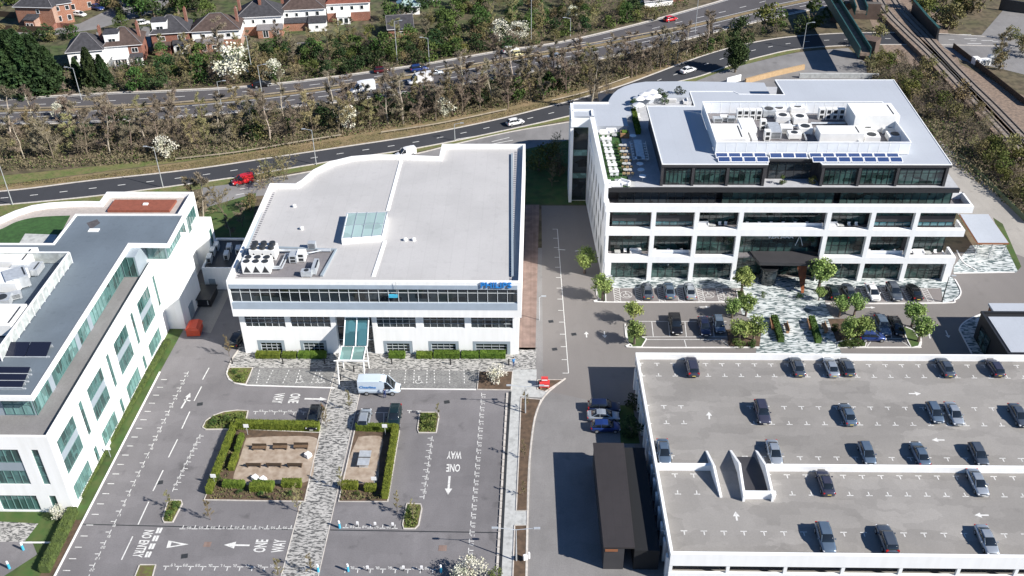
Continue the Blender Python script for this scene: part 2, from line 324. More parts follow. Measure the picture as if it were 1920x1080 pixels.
M['leafy'] = mat('leaves_yellowgreen', (.16,.17,.045), .8, col2=(.07,.09,.025), scale=.9, rand=.25, spec=.2); M['leafbright'] = mat('leaves_bright', (.33,.40,.13), .75, col2=(.17,.25,.07), scale=1.6, rand=.12, spec=.2)
M['leafolive'] = mat('leaves_olive', (.20,.18,.075), .85, col2=(.12,.10,.05), scale=.8, rand=.2, spec=.2)
M['blossom'] = mat('blossom', (.72,.70,.62), .8, col2=(.42,.44,.30), scale=2.5, rand=.08); M['hedge'] = mat('hedge_leaves', (.14,.19,.03), .85, col2=(.06,.095,.015), scale=1.8, detail=8, rand=.08, spec=.15)
M['flower_y'] = mat('yellow_flowers', (.42,.36,.05), .8, col2=(.12,.15,.03), scale=3)
M['scrub'] = mat('scrub_twigs', (.20,.165,.105), .95, col2=(.12,.105,.055), scale=.25, detail=6)
M['skin'] = mat('skin', (.45,.28,.2), .6); M['navy'] = mat('navy_cloth', (.015,.035,.13), .8); M['hair'] = mat('hair', (.03,.02,.015), .7); M['shoe'] = mat('shoe_black', (.015,.015,.015), .6)
def carpaint(name, col, metal=.35, rough=.28): return mat(name, col, rough, metal, coat=.6)
PAINT = {'black':carpaint('paint_black',(.012,.013,.016)),'purple':carpaint('paint_plum',(.06,.062,.095)),'slate':carpaint('paint_slate',(.12,.17,.235)),
 'grey':carpaint('paint_grey',(.085,.105,.135)),'silver':carpaint('paint_silver',(.42,.46,.50),.5),'white':carpaint('paint_white',(.75,.76,.77),0),'blue':carpaint('paint_blue',(.02,.05,.20)),
 'navy':carpaint('paint_navy',(.015,.025,.07)),'red':carpaint('paint_red',(.55,.02,.025),0),'cream':carpaint('paint_cream',(.6,.55,.3),0),'darkred':carpaint('paint_darkred',(.10,.01,.015)),'vanblue':carpaint('paint_pale_blue',(.52,.60,.68),0),'teal':carpaint('paint_teal',(.012,.03,.035))}

def ribmat():
    m, t, b = nodemat('ribbed_gutter'); N, L = t.nodes, t.links; tc = N.new('ShaderNodeTexCoord'); wv = N.new('ShaderNodeTexWave'); wv.bands_direction = 'Y'; wv.inputs['Scale'].default_value = .45; wv.inputs['Distortion'].default_value = .3
    r = N.new('ShaderNodeValToRGB'); r.color_ramp.elements[0].position = .4; r.color_ramp.elements[1].position = .6; r.color_ramp.elements[0].color = (.12,.12,.13,1); r.color_ramp.elements[1].color = (.42,.41,.42,1)
    L.new(tc.outputs['Object'], wv.inputs['Vector']); L.new(wv.outputs['Fac'], r.inputs[0]); L.new(r.outputs[0], b.inputs['Base Color']); return m
M['ribs'] = ribmat()
M['barrier'] = mat('weathered_barrier', (.30,.26,.20), .8, var=.2, scale=1)
M['darkbrick'] = brickmat('dark_brick', (.12,.08,.06), (.09,.06,.05), (.1,.09,.08))  # brick in a much darker brown tone
M['gardens'] = mat('garden_soil_and_lawn', (.055,.085,.022), .95, col2=(.12,.095,.06), scale=.16, detail=8, dirt=(.6,.42,.55))
M['bandclad'] = mat('pale_blue_cladding', (.34,.40,.47), .5, var=.05, scale=.8)
M['frame_t'] = mat('window_frame_teal', (.12,.22,.21), .4)
M['asph_far'] = asphalt('asphalt_far', (.105,.10,.105), .12, .05, .15)
M['islandgrass'] = mat('rough_island_grass', (.12,.15,.03), .95, col2=(.11,.075,.045), scale=1.6, detail=8)
M['olivebits'] = mat('dry_leaves', (.16,.13,.06), .9, col2=(.10,.12,.04), scale=2)

def seamroof(name, col, w_=2.1, seam=.90, stain=.10, bl=.05):
    "flat felt or membrane roof: laid sheets with lapped seams, ponding stains"
    m, t, b = nodemat(name); N, L = t.nodes, t.links; b.inputs['Roughness'].default_value = .75; tc = N.new('ShaderNodeTexCoord')
    br = N.new('ShaderNodeTexBrick'); br.inputs['Scale'].default_value = 1/w_; br.inputs['Color1'].default_value = (1,1,1,1); br.inputs['Color2'].default_value = (1-bl,)*3+(1,); br.inputs['Mortar'].default_value = (seam,)*3+(1,); br.inputs['Mortar Size'].default_value = .022; br.inputs['Brick Width'].default_value = 4.; br.inputs['Row Height'].default_value = 1.
    mp = N.new('ShaderNodeMapping'); mp.inputs['Rotation'].default_value = (0,0,pi/2); L.new(tc.outputs['Object'], mp.inputs[0]); L.new(mp.outputs[0], br.inputs['Vector']); cur = br.outputs[0]
    for sc, lo, hi, a, c, det in ((.13,.34,.62,1-stain,1.02,7),(.9,.30,.42,1-stain*.7,1.,5),(4.,.3,.7,.97,1.03,3)):
        n = N.new('ShaderNodeTexNoise'); n.inputs['Scale'].default_value = sc; n.inputs['Detail'].default_value = det; L.new(tc.outputs['Object'], n.inputs['Vector']); r = N.new('ShaderNodeMapRange'); r.inputs[1].default_value = lo; r.inputs[2].default_value = hi; r.inputs[3].default_value = a; r.inputs[4].default_value = c; L.new(n.outputs['Fac'], r.inputs[0])
        vm = N.new('ShaderNodeVectorMath'); vm.operation = 'SCALE'; L.new(cur, vm.inputs[0]); L.new(r.outputs[0], vm.inputs['Scale']); cur = vm.outputs[0]
    v2 = N.new('ShaderNodeVectorMath'); v2.operation = 'MULTIPLY'; v2.inputs[1].default_value = col; L.new(cur, v2.inputs[0]); L.new(v2.outputs[0], b.inputs['Base Color']); return m
pi = math.pi
M['roofpale'] = seamroof('roof_membrane_pale', (.445,.438,.432), 2.1, .93, .08, .02); M['rooflilac'] = seamroof('roof_membrane_blue', (.39,.42,.465), 2.4, .96, .035, .01); M['roofslate'] = seamroof('roof_membrane_slate', (.135,.168,.20), 1.4, .93, .14, .04); M['roofgrey'] = seamroof('roof_grey', (.20,.19,.198), 1.2, .85, .22, .07)
M['boxroof'] = seamroof('charcoal_flat_roof', (.03,.026,.028), 1., .8, .15, .08)
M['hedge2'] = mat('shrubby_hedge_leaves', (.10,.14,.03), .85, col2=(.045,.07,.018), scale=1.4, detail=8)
# ================================================================== SETTING: ground, roads, paving
def cr(pts, n=6):
    "smooth a polyline of pixels"
    out = []; p = [pts[0]]+list(pts)+[pts[-1]]
    for i in range(1, len(p)-2):
        for k in range(n):
            t = k/n; q = []
            for c in (0, 1):
                a, b, d, e = p[i-1][c], p[i][c], p[i+1][c], p[i+2][c]
                q.append(.5*((2*b)+(d-a)*t+(2*a-5*b+4*d-e)*t*t+(3*b-a-3*d+e)*t**3))
            out.append(tuple(q))
    out.append(tuple(pts[-1])); return out
def W(pts, z=0.): return [P(x, y, z) for x, y in pts]
def S(name, m, pts, z, world=False):
    return structure(MB().sheet(pts if world else W(pts), z), name, M[m])
structure(MB().add([(-1500,-300,0),(1500,-300,0),(1500,2200,0),(-1500,2200,0)], [(0,1,2,3)]), 'ground', M['ground'])
# --- far band: gardens of the houses
S('garden_ground', 'gardens', [(-200,-30),(1150,-30),(1050,40),(800,85),(480,110),(200,130),(-200,140)], .008)
# --- dual carriageway
up = cr([(-260,196),(-100,190),(0,187),(190,176),(320,171),(475,162),(640,143),(800,120),(940,96),(1050,80),(1180,50),(1280,23),(1400,-12),(1500,-45)])
md = cr([(-260,214),(0,208),(200,203),(330,196),(480,183),(640,163),(800,140),(980,108),(1130,84),(1280,53),(1430,18),(1540,-6),(1680,-45)])
lo = cr([(-260,236),(0,232),(200,228),(400,214),(640,190),(830,163),(1000,134),(1150,105),(1280,75),(1400,45),(1520,18),(1640,-6),(1760,-40)])
structure(MB().sheet(W(up)+W(lo)[::-1], .03), 'dual_carriageway_road', M['asph_far'])
structure(MB().ribbon(W(md), 1.3, .03, .10), 'median_strip', M['drygrass'])
def offs(pts, d):
    out = []; n = len(pts)
    for i, p in enumerate(pts):
        a = pts[max(i-1,0)]; b = pts[min(i+1,n-1)]; dx, dy = b[0]-a[0], b[1]-a[1]; l = math.hypot(dx,dy) or 1
        out.append((p[0]-dy/l*d, p[1]+dx/l*d))
    return out
def dashes(mb, pts, on, off, wd, z, start=0):
    acc = 0; segs = []
    L = [0]
    for a, b in zip(pts, pts[1:]): L.append(L[-1]+math.hypot(b[0]-a[0], b[1]-a[1]))
    def at(s):
        for i in range(len(L)-1):
            if L[i+1] >= s:
                t = (s-L[i])/(L[i+1]-L[i] or 1); return (pts[i][0]+(pts[i+1][0]-pts[i][0])*t, pts[i][1]+(pts[i+1][1]-pts[i][1])*t)
        return pts[-1]
    s = start
    while s+on < L[-1]: mb.ribbon([at(s), at(s+on)], wd, z); s += on+off
mk = MB(); wu, wm, wl = W(up), W(md), W(lo)
mk.ribbon(offs(wu,-.5), .22, .045); mk.ribbon(offs(wl,.6), .22, .045); mk.ribbon(offs(wm,1.4), .2, .045); mk.ribbon(offs(wm,-1.4), .2, .045)
def mid(a, b, t=.5):
    n = min(len(a), len(b)); return [(a[i][0]*(1-t)+b[i][0]*t, a[i][1]*(1-t)+b[i][1]*t) for i in range(n)]
dashes(mk, mid(wu, wm), 2.6, 5.5, .22, .045); dashes(mk, mid(wm, wl, .5), 2.6, 5.5, .22, .045)
structure(MB().ribbon(offs(wu,.35), .5, .0, .13), 'kerb', M['kerb']); structure(MB().ribbon(offs(wl,-.35), .5, .0, .13), 'kerb', M['kerb'])
# --- slip road
su = cr([(-240,374),(0,360),(167,340),(350,320),(513,296),(640,277),(783,255),(923,227),(1040,198),(1100,182),(1170,160),(1230,138),(1280,119),(1345,97),(1420,79),(1500,68),(1620,62),(1760,64),(1860,70),(2050,76)])
sd = cr([(-240,400),(0,384),(187,366),(400,338),(513,320),(640,299),(783,277),(923,249),(1067,217),(1130,199),(1200,178),(1260,156),(1313,142),(1370,122),(1430,105),(1500,91),(1620,84),(1760,84),(1860,86),(2050,90)])
structure(MB().sheet(W(su)+W(sd)[::-1], .03), 'slip_road', M['asph_dark'])
dashes(mk, mid(W(su), W(sd)), 1.5, 4.1, .22, .045, 2)
for q, d in ((W(su), .2), (W(sd), -.2)): structure(MB().ribbon(offs(q, d), .35, 0., .12), 'kerb', M['kerb'])
# verges
S('dry_verge', 'drygrass', cr([(-240,360),(0,348),(167,326),(350,303),(513,277),(640,248),(783,222),(923,196),(1040,170),(1120,140),(1230,110),(1345,80)])+cr(su and [(1345,98),(1230,139),(1100,184),(1040,199),(923,229),(783,257),(640,279),(513,298),(350,322),(167,342),(0,362),(-240,376)]), .012)
S('grass_verge', 'grass', [(-240,340),(0,330),(180,312),(330,296),(480,272),(480,284),(350,302),(167,325),(0,347),(-240,360)], .016)
S('grass_verge', 'grass', [(-240,398),(0,383),(187,365),(400,337),(640,298),(923,248),(1067,216),(1200,177),(1313,141),(1430,104),(1500,90),(1500,96),(1430,112),(1330,143),(1240,175),(1100,219),(960,245),(760,290),(560,322),(400,350),(187,385),(-240,430)], .014)
# service road behind the offices
S('service_road', 'asph_serv', cr([(380,352),(470,340),(560,325),(650,308),(760,292),(860,268),(960,246),(1067,228),(1150,205)])+[(1200,240),(1067,272),(985,280),(850,310),(640,352),(480,368),(380,392)], .022)
S('service_road', 'asph_serv', cr([(1210,190),(1280,162),(1360,132),(1430,113),(1500,98),(1590,90)])+[(1625,120),(1625,180),(1500,200),(1210,230)], .022)
structure(MB().ribbon(offs(W(cr([(470,341),(560,326),(650,309),(760,293),(860,269),(960,247),(1067,229)])), 0), .3, 0, .12), 'kerb', M['kerb'])
mk.ribbon(W([(858,261),(895,255)]), .2, .04); 
for a, b in (((922,266),(955,258)),((920,271),(962,263)),((855,262),(862,260)),((450,355),(466,352)),((442,366),(458,363))): mk.ribbon(W([a, b]), .22, .045)
# right: concrete lane, tracks land, side road
S('concrete_lane', 'concrete_lane', [(1760,262),(1797,292),(1850,345),(1960,450),(1980,560),(1900,515),(1850,470),(1795,400),(1770,340)], .018)
S('railway_cutting_earth', 'ballast', [(1600,-40),(1740,-40),(1800,120),(1960,200),(2100,420),(1960,440),(1790,250),(1690,150),(1640,60)], .01)
S('side_road', 'asph_main', [(1760,66),(1840,66),(1880,20),(1990,10),(2050,70),(2050,120),(1960,135),(1820,120),(1760,84)], .034)
S('side_road', 'asph_serv', [(1775,86),(1960,92),(1960,150),(1880,130),(1800,112)], .038)
for a, b in (((1797,65),(1821,65)),((1808,73),(1832,73)),((1814,82),(1840,82)),((1840,76),(1862,76))): mk.ribbon(W([a,b]), .3, .05)
# --- campus
S('car_park', 'asph_lot', [(-95,50),(-3.4,50),(-3.4,152),(-95,152)], .02, True)
S('access_road', 'asph_main', [(-3.4,50),(14.2,50),(14.2,152),(-3.4,152)], .021, True)
S('forecourt', 'asph_new', [(14.2,50),(130,50),(130,149),(88,149),(86,151),(14.2,151)], .022, True)
S('forecourt', 'asph_new', [(1.6,112),(14.3,108),(14.3,167.6),(1.6,167.6)], .026, True)
# smooth pale lane beside the deck
S('lawn', 'lawn', [(984,280),(1068,262),(1108,384),(1063,384),(1012,384),(984,384)], .024)
S('lawn', 'lawn', [(376,392),(480,362),(470,455),(396,458)], .024)
S('brick_path', 'brickpath', [(984,384),(1011,384),(1004,656),(973,656)], .03)
# Philips side paving
S('chopped_stone_paving', 'paver', [(450,650),(1006,652),(1004,694),(898,696),(692,692),(635,691),(474,690),(428,690),(434,676)], .03)
pX0, pX1 = P(552,987)[0], P(618,987)[0]
S('paved_footpath', 'paver', [(pX0,50),(pX1,50),(pX1,P(690,692)[1]),(pX0,P(635,690)[1])], .034, True)
S('paved_bays', 'paver_grey', [(474,691),(634,692),(627,728),(461,724)], .032)
S('paved_bays', 'paver_grey', [(692,693),(897,696),(893,731),(684,729)], .032)
S('paved_corner', 'paver', [(-60,975),(72,982),(46,1016),(-60,1016)], .03)
# islands and beds with kerbs
def island(name, m, pts, kerb='kerb', z=.10, smooth=True):
    q = W(cr(pts+[pts[0]], 4)[:-1]) if smooth else W(pts)
    structure(MB().sheet(q, z), name, M[m]); structure(MB().ribbon(q+[q[0]], .16, .0, z+.04), 'kerb', M[kerb])
for pts in ([(430,690),(474,690),(468,706),(461,721),(440,719),(427,708),(425,698)], [(380,802),(386,790),(400,780),(420,773),(445,770),(465,771),(458,805),(386,806)],
            [(787,774),(821,774),(823,782),(818,812),(785,812),(783,806)], [(319,939),(340,939),(342,945),(324,980),(308,980),(305,974),(314,944)],
            [(763,945),(789,946),(791,954),(785,985),(778,992),(757,992),(755,984)], [(262,1060),(292,1060),(284,1090),(250,1090)]):
    island('planted_island', 'islandgrass', pts, smooth=False)
island('garden_bed', 'earth', [(440,805),(600,812),(571,941),(383,938)], smooth=False)
island('garden_bed', 'earth', [(665,808),(749,808),(727,941),(635,941)], smooth=False)
S('garden_gravel', 'gravel', cr([(462,822),(530,819),(594,823),(590,860),(578,903),(500,908),(440,906),(450,860),(462,822)])[:-1], .112)
S('garden_gravel', 'gravel', cr([(672,820),(716,821),(712,860),(706,905),(670,907),(642,905),(655,860),(672,820)])[:-1], .112)
island('blossom_bed', 'earth', [(898,697),(961,697),(958,732),(895,731)], smooth=False)
S('pale_pavement', 'pave_pale', [(962,694),(1006,693),(1006,731),(1030,734),(1018,746),(975,744),(974,800),(968,960),(964,1080),(963,1150),(932,1150),(939,1080),(957,735)], .06)
S('pink_paving', 'pave_pale', [(967,959),(990,959),(989,985),(965,985)], .065)
for pts in ([(977,747),(1014,750),(1002,785),(994,850),(990,958),(968,958),(973,850)], [(965,986),(988,986),(986,1100),(961,1100)], [(1008,713),(1056,713),(1022,735),(1008,731)]):
    island('verge_bed', 'earth', pts, smooth=False)
structure(MB().ribbon(W(cr([(1060,710),(1022,742),(1004,780),(995,840),(991,900),(989,985),(987,1100)])), .25, 0, .12), 'kerb', M['kerb'])
structure(MB().ribbon(W([(957,735),(949,860),(940,1040),(936,1120)]), .3, 0, .10), 'kerb_dark', M['fan'])
kk = MB(); a = W([(951,738)])[0]; b = W([(932,1075)])[0]
for i in range(26):
    t = i/26; t2 = (i+.86)/26; kk.ribbon([(a[0]+(b[0]-a[0])*t, a[1]+(b[1]-a[1])*t), (a[0]+(b[0]-a[0])*t2, a[1]+(b[1]-a[1])*t2)], .28, .02, .15)
structure(kk, 'stone_edging', M['kerb'])
structure(MB().ribbon(W([(300,698),(102,1082),(80,1125)]), .22, .02, .12), 'kerb', M['kerbw'])
structure(MB().ribbon(W([(428,691),(425,702),(430,712),(441,719),(462,723),(627,728)]), .2, .02, .10), 'kerb', M['kerbw'])
structure(MB().ribbon(W([(684,729),(893,731)]), .2, .02, .10), 'kerb', M['kerbw'])
structure(MB().ribbon(W([(450,652),(436,672),(428,690)]), .2, .02, .10), 'kerb', M['kerb'])
for x0 in (pX0, pX1): structure(MB().ribbon([(x0,50),(x0,P(640,692)[1])], .12, .02, .05), 'kerb', M['kerb'])
# lawn strip along the left office
S('lawn_strip', 'lawn', [(310,615),(344,618),(300,698),(102,1082),(90,1105),(-30,1105),(70,1040),(60,1015),(46,1016),(72,982),(-60,975),(-60,950),(140,960),(230,790)], .03)
S('soil_strip', 'earth', [(128,975),(158,975),(100,1085),(72,1085)], .04)
structure(MB().ribbon(W([(40,1018),(112,1018)]), .2, .02, .1), 'kerb', M['kerbw'])
S('concrete_apron', 'concrete_lane', [(395,545),(433,545),(395,625),(352,618)], .04)
# drain line across the lot
structure(MB().ribbon(W([(150,983),(549,993)]), .16, .03), 'drain_channel', M['fan']); structure(MB().ribbon(W([(619,994),(938,999)]), .16, .03), 'drain_channel', M['fan'])
S('lawn_strip', 'lawn', [(1158,760),(1186,760),(1200,832),(1164,832)], .03)
# --- new office forecourt
plz = [(1143,520),(1786,520),(1800,548),(1799,560),(1768,569),(1765,540),(1546,540),(1547,570),(1556,589),(1580,612),(1572,645),(1586,690),(1416,690),(1418,652),(1430,614),(1391,589),(1386,567),(1388,540),(1150,540),(1143,540)]
S('mosaic_plaza', 'plaza', plz, .034)
S('mosaic_plaza', 'plaza', [(1788,500),(1820,460),(1885,460),(1908,508),(1905,511),(1788,512)], .034)
S('mosaic_plaza', 'plaza', [(1843,588),(1812,602),(1799,616),(1803,628),(1822,664),(1900,664),(1900,588)], .036)
S('parking_bays_brown', 'asph_bay', [(1148,541),(1386,541),(1386,566),(1148,566)], .034); S('parking_bays_brown', 'asph_bay', [(1547,541),(1763,541),(1767,567),(1548,567)], .034)
for pts in ([(1118,538),(1135,538),(1136,566),(1130,566),(1121,558)], [(1173,612),(1180,624),(1212,636),(1203,651),(1186,651),(1177,640)],
            [(1690,611),(1712,620),(1726,640),(1722,650),(1708,652),(1700,636)], [(1571,642),(1600,636),(1625,640),(1622,651),(1570,652)], [(1381,545),(1393,545),(1400,560),(1395,570),(1384,570)]):
    island('planted_island', 'lawn', pts, 'kerbw', smooth=False)
S('planting_bed', 'earth', [(1362,618),(1428,618),(1424,650),(1366,650)], .05); S('planting_bed', 'earth', [(1552,598),(1582,598),(1626,625),(1618,650),(1572,650)], .05)
for pl in ([(1118,530),(1119,552),(1124,561),(1134,567),(1386,567)], [(1172,608),(1174,632),(1181,645),(1194,652),(1424,652)], [(1547,570),(1766,569),(1790,563),(1801,552),(1799,540),(1790,524)],
           [(1572,652),(1712,652),(1724,650),(1727,640),(1722,626),(1712,614)], [(1788,513),(1902,511)], [(1843,588),(1812,602),(1799,616),(1803,628),(1822,664)], [(1794,470),(1806,492),(1830,507)]):
    structure(MB().ribbon(W(cr(pl, 4)), .2, .02, .12), 'kerb', M['kerbw'])
S('lawn_strip', 'lawn', [(1862,408),(1880,420),(1915,500),(1905,511),(1885,470)], .03)
# ------------------------------------------------------------------ painted markings (one coat of paint each)
lp = MB()      # Philips-side lot
Z = .042
SEG = {'0':'abcdef','1':'bc','2':'abged','3':'abgcd','4':'fgbc','5':'afgcd','6':'afgcde','7':'abc','8':'abcdefg','9':'abfgcd'}
def digit(mb, ch, x, y, w, h, a, z):
    c, n = math.cos(a), math.sin(a); t = .065
    G = {'a':(0,h,w,h),'b':(w,h/2,w,h),'c':(w,0,w,h/2),'d':(0,0,w,0),'e':(0,0,0,h/2),'f':(0,h/2,0,h),'g':(0,h/2,w,h/2)}
    for s in SEG[ch]:
        x0, y0, x1, y1 = G[s]; mb.ribbon([(x+c*x0-n*y0, y+n*x0+c*y0), (x+c*x1-n*y1, y+n*x1+c*y1)], t, z)
def tmark(mb, x, y, a, z, s=1., w=.11):
    "T: bar across the bay line end, stem pointing along direction a"
    c, n = math.cos(a), math.sin(a)
    mb.ribbon([(x+n*.38*s, y-c*.38*s), (x-n*.38*s, y+c*.38*s)], w, z); mb.ribbon([(x, y), (x+c*.6*s, y+n*.6*s)], w, z)
num = 301
def trow(mb, p0, p1, n, a, z, numbers=True, na=0., off=(0,0)):
    global num
    for i in range(n+1):
        t = i/n; x, y = p0[0]+(p1[0]-p0[0])*t, p0[1]+(p1[1]-p0[1])*t; tmark(mb, x, y, a, z)
        if numbers and i < n:
            t2 = (i+.5)/n; X, Y = p0[0]+(p1[0]-p0[0])*t2+off[0], p0[1]+(p1[1]-p0[1])*t2+off[1]
            for k, ch in enumerate(str(num)[-2:]): digit(mb, ch, X+math.cos(na)*(k*.3-.22), Y+math.sin(na)*(k*.3-.22), .17, .34, na, z)
            num += 1
pi = math.pi
trow(lp, P(352,700), P(166,1082), 22, pi, Z); trow(lp, P(903,740), P(877,1050), 21, 0, Z, off=(.3,0))
trow(lp, P(810,822), P(795,932), 9, pi, Z); trow(lp, P(480,772), P(570,773), 5, -pi/2, Z)
trow(lp, P(342,992), P(545,992), 9, pi/2, Z); trow(lp, P(312,1062), P(520,1064), 9, -pi/2, Z); trow(lp, P(648,1067), P(812,1068), 7, -pi/2, Z); trow(lp, P(648,990), P(740,991), 4, pi/2, Z)
trow(lp, P(374,818), P(325,918), 8, 0, Z); trow(lp, P(768,770), P(785,771), 1, -pi/2, Z, False); lp.ribbon(W([(703,774),(735,774)]), .1, Z); lp.ribbon(W([(720,775),(719,803)]), .1, Z)
a, b = P(302,712), P(118,1070)
for i in range(21): t = i/20; x, y = a[0]+(b[0]-a[0])*t, a[1]+(b[1]-a[1])*t; lp.ribbon([(x,y),(x+.9,y)], .12, Z)
for p, q in (((392,690),(380,712)),((378,725),(364,752)),((356,772),(341,804)),((333,824),(316,858)),((306,882),(287,921)),((279,941),(259,984)),((249,1006),(228,1050))): lp.ribbon(W([p, q]), .16, Z)
# bay lines in the paved bays and wheelchair symbols
def badge(mb, x, y, z, s=1., a=0.):
    c, n = math.cos(a), math.sin(a)
    def T(u, v): return (x+s*(c*u-n*v), y+s*(n*u+c*v))
    mb.ribbon([T(.45*math.cos(t/9*1.6*pi+2.2), .45*math.sin(t/9*1.6*pi+2.2)-.2) for t in range(10)], .11*s, z)
    mb.ribbon([T(-.05,.75), T(-.02,.1), T(.42,.1), T(.55,-.5), T(.75,-.45)], .13*s, z); mb.ribbon([T(-.03,.42), T(.3,.42)], .1*s, z)
    mb.sheet([T(-.05+.14*math.cos(t*pi/4), .95+.14*math.sin(t*pi/4)) for t in range(8)], z)
for xt, xb in ((487,480),(512,497),(542,528),(562,553),(594,582),(602,590),(630,617),(720,712),(732,727),(761,758),(777,775),(801,800),(814,815),(843,843),(870,871)):
    dashes(lp, [P(xt,694), P(xb,724)], .35, .35, .14, Z)
for x, y in ((562,713),(602,713),(785,714)): badge(lp, *P(x,y), Z, 1.)
# arrows, triangle, words
def arrow(mb, tail, tip, z, hw=.45, w=.16, hl=1.1):
    dx, dy = tip[0]-tail[0], tip[1]-tail[1]; l = math.hypot(dx,dy); u = (dx/l, dy/l); n = (-u[1], u[0]); b = (tip[0]-u[0]*hl, tip[1]-u[1]*hl)
    mb.ribbon([tail, b], w*2, z); mb.add([(b[0]+n[0]*hw,b[1]+n[1]*hw,z),(b[0]-n[0]*hw,b[1]-n[1]*hw,z),(tip[0],tip[1],z)], [(0,1,2)])
arrow(lp, P(571,748), P(613,749), Z); arrow(lp, P(468,1023), P(420,1022), Z, .55, .13, 1.4); arrow(lp, P(843,893), P(840,928), Z, .5, .15); arrow(lp, P(340,766), P(357,737), Z, .4, .12, 1.0)
lp.ribbon(W([(357,752),(345,750)]), .2, Z)
tri = W([(316,1014),(312,1028),(354,1021)]); lp.add([(*tri[0],Z),(*tri[1],Z),(*tri[2],Z)], [(0,1,2)])
lq = MB(); t3 = W([(322,1017),(319.5,1025),(340,1021)]); lq.add([(*t3[0],Z+.008),(*t3[1],Z+.008),(*t3[2],Z+.008)], [(0,1,2)]); structure(lq, 'give_way_triangle_centre', M['asph_lot'])
for d in (0, 5.5):
    dashes(lp, [P(298+d,990), P(268+d,1056)], .9, .38, .3, Z)
def word(mb, txt, c0, size, a, sx_, sy_, z, ext=0., bold=.02):
    "lettering as mesh: origin = centre, a = direction of the baseline"
    cu = bpy.data.curves.new('lettering', 'FONT'); cu.body = txt; cu.size = size; cu.align_x = 'CENTER'; cu.align_y = 'CENTER'; cu.offset = bold; cu.resolution_u = 2; cu.extrude = ext
    o = bpy.data.objects.new('lettering', cu); COL.objects.link(o); bpy.context.view_layer.update()
    me = bpy.data.meshes.new_from_object(o.evaluated_get(bpy.context.evaluated_depsgraph_get())); bpy.data.objects.remove(o)
    Mx = Matrix.Translation((c0[0], c0[1], z)) @ Matrix.Rotation(a, 4, 'Z') @ Matrix.Diagonal((sx_, sy_, 1, 1))
    if mb is None: return me
    mb.add([tuple(Mx @ v.co) for v in me.vertices], [tuple(p.vertices) for p in me.polygons]); bpy.data.meshes.remove(me)
# lot words are tall and narrow (stretched along the driving direction)
word(lp, 'ONE', P(551,747), 1, -pi/2, 1.05, 2.1, Z); word(lp, 'WAY', P(521,747), 1, -pi/2, .95, 2.1, Z)
word(lp, 'ONE', P(490,1024), 1, pi/2, .98, 2.1, Z); word(lp, 'WAY', P(524,1024), 1, pi/2, .86, 2.1, Z)
word(lp, 'ONE', P(850,877), 1, pi, .9, 2.0, Z); word(lp, 'WAY', P(852,853), 1, pi, .85, 2.0, Z)
word(lp, 'NO ENTRY', P(268,1019), 1, -pi/2-.03, .88, 1.75, Z)
structure(lp, 'car_park_markings', M['paint'])
# --- access road and new forecourt markings
np_ = MB(); Zn = .045
e0, e1 = P(1045,430), P(1066,700); np_.ribbon([e0, e1], .12, Zn)
for i in range(14): t = i/13; x, y = e0[0]+(e1[0]-e0[0])*t, e0[1]+(e1[1]-e0[1])*t; np_.ribbon([(x,y),(x-.9,y)], .12, Zn)
for x in (1020,1052): np_.ribbon(W([(x+26,468+ (x-1020)*.1),(x+40,469)]), .2, Zn)
arrow(np_, P(1100,633), P(1099,622), Zn, .4, .1, .7); arrow(np_, P(1133,622), P(1134,634), Zn, .4, .1, .7); arrow(np_, P(1310,576), P(1331,576), Zn, .35, .1, .7); arrow(np_, P(1621,577), P(1641,577), Zn, .35, .1, .7)
arrow(np_, P(1744,635), P(1740,623), Zn, .4, .1, .7); arrow(np_, P(1773,620), P(1779,634), Zn, .4, .1, .7); np_.ribbon(W([(1316,593),(1334,594)]), .2, Zn)
np_.ribbon(W([(1148,540.5),(1386,540.5)]), .1, Zn); np_.ribbon(W([(1547,541),(1760,541)]), .1, Zn); np_.ribbon(W([(1148,566),(1386,566)]), .1, Zn); np_.ribbon(W([(1548,567),(1766,567)]), .1, Zn)
def hatch(x0, x1, yT=541., yB=566.):
    A, B, C, D = P(x0,yT), P(x1,yT), P(x0,yB), P(x1,yB)
    C = (A[0], C[1]); D = (B[0], D[1])
    for p, q in ((A,C),(B,D)): np_.ribbon([p,q], .1, Zn)
    n = 6
    for i in range(n):
        y = A[1]+(C[1]-A[1])*(i+.6)/n; np_.ribbon([(A[0],y+.3),(B[0],y-.35)], .13, Zn)
for x in (1150,1190,1232,1268,1305,1342): hatch(x, x+11)
for x in (1580,1612,1650,1690,1726): hatch(x, x+11)
for x in (1174,1328,1362): badge(np_, *P(x,553), Zn, 1.); c = P(x,553); np_.ribbon([(c[0]+1.0*math.cos(t*pi/8), c[1]+1.0*math.sin(t*pi/8)) for t in range(17)], .08, Zn)
def rect(pts, close=True, w=.12): q = W(pts); np_.ribbon(q+([q[0]] if close else []), w, Zn)
rect([(1197,603),(1362,603)], False); rect([(1200,632),(1366,632)], False); rect([(1210,637),(1352,637),(1369,651)], False)
for x in (1222,1253,1284,1310,1336): rect([(x,603),(x+3,632)], False)
rect([(1203,651),(1212,637)], False); rect([(1283,637),(1287,652)], False); rect([(1197,603),(1200,632)], False)
rect([(1622,635),(1690,635)], False); rect([(1633,640),(1690,640),(1708,652)], False); rect([(1626,650),(1633,640)], False); rect([(1640,605),(1644,635)], False); rect([(1668,605),(1672,635)], False)
structure(np_, 'forecourt_markings', M['paint']); structure(mk, 'road_markings', M['paint'])
hv = MB()
for x, y, s in ((830,1028,1.),(478,1000,.01),(389,1021,.9)): hv.rbox(*P(x,y), .035, s, s*.9, .006)
structure(hv, 'red_access_cover', M['brickpath'])
hm = MB()
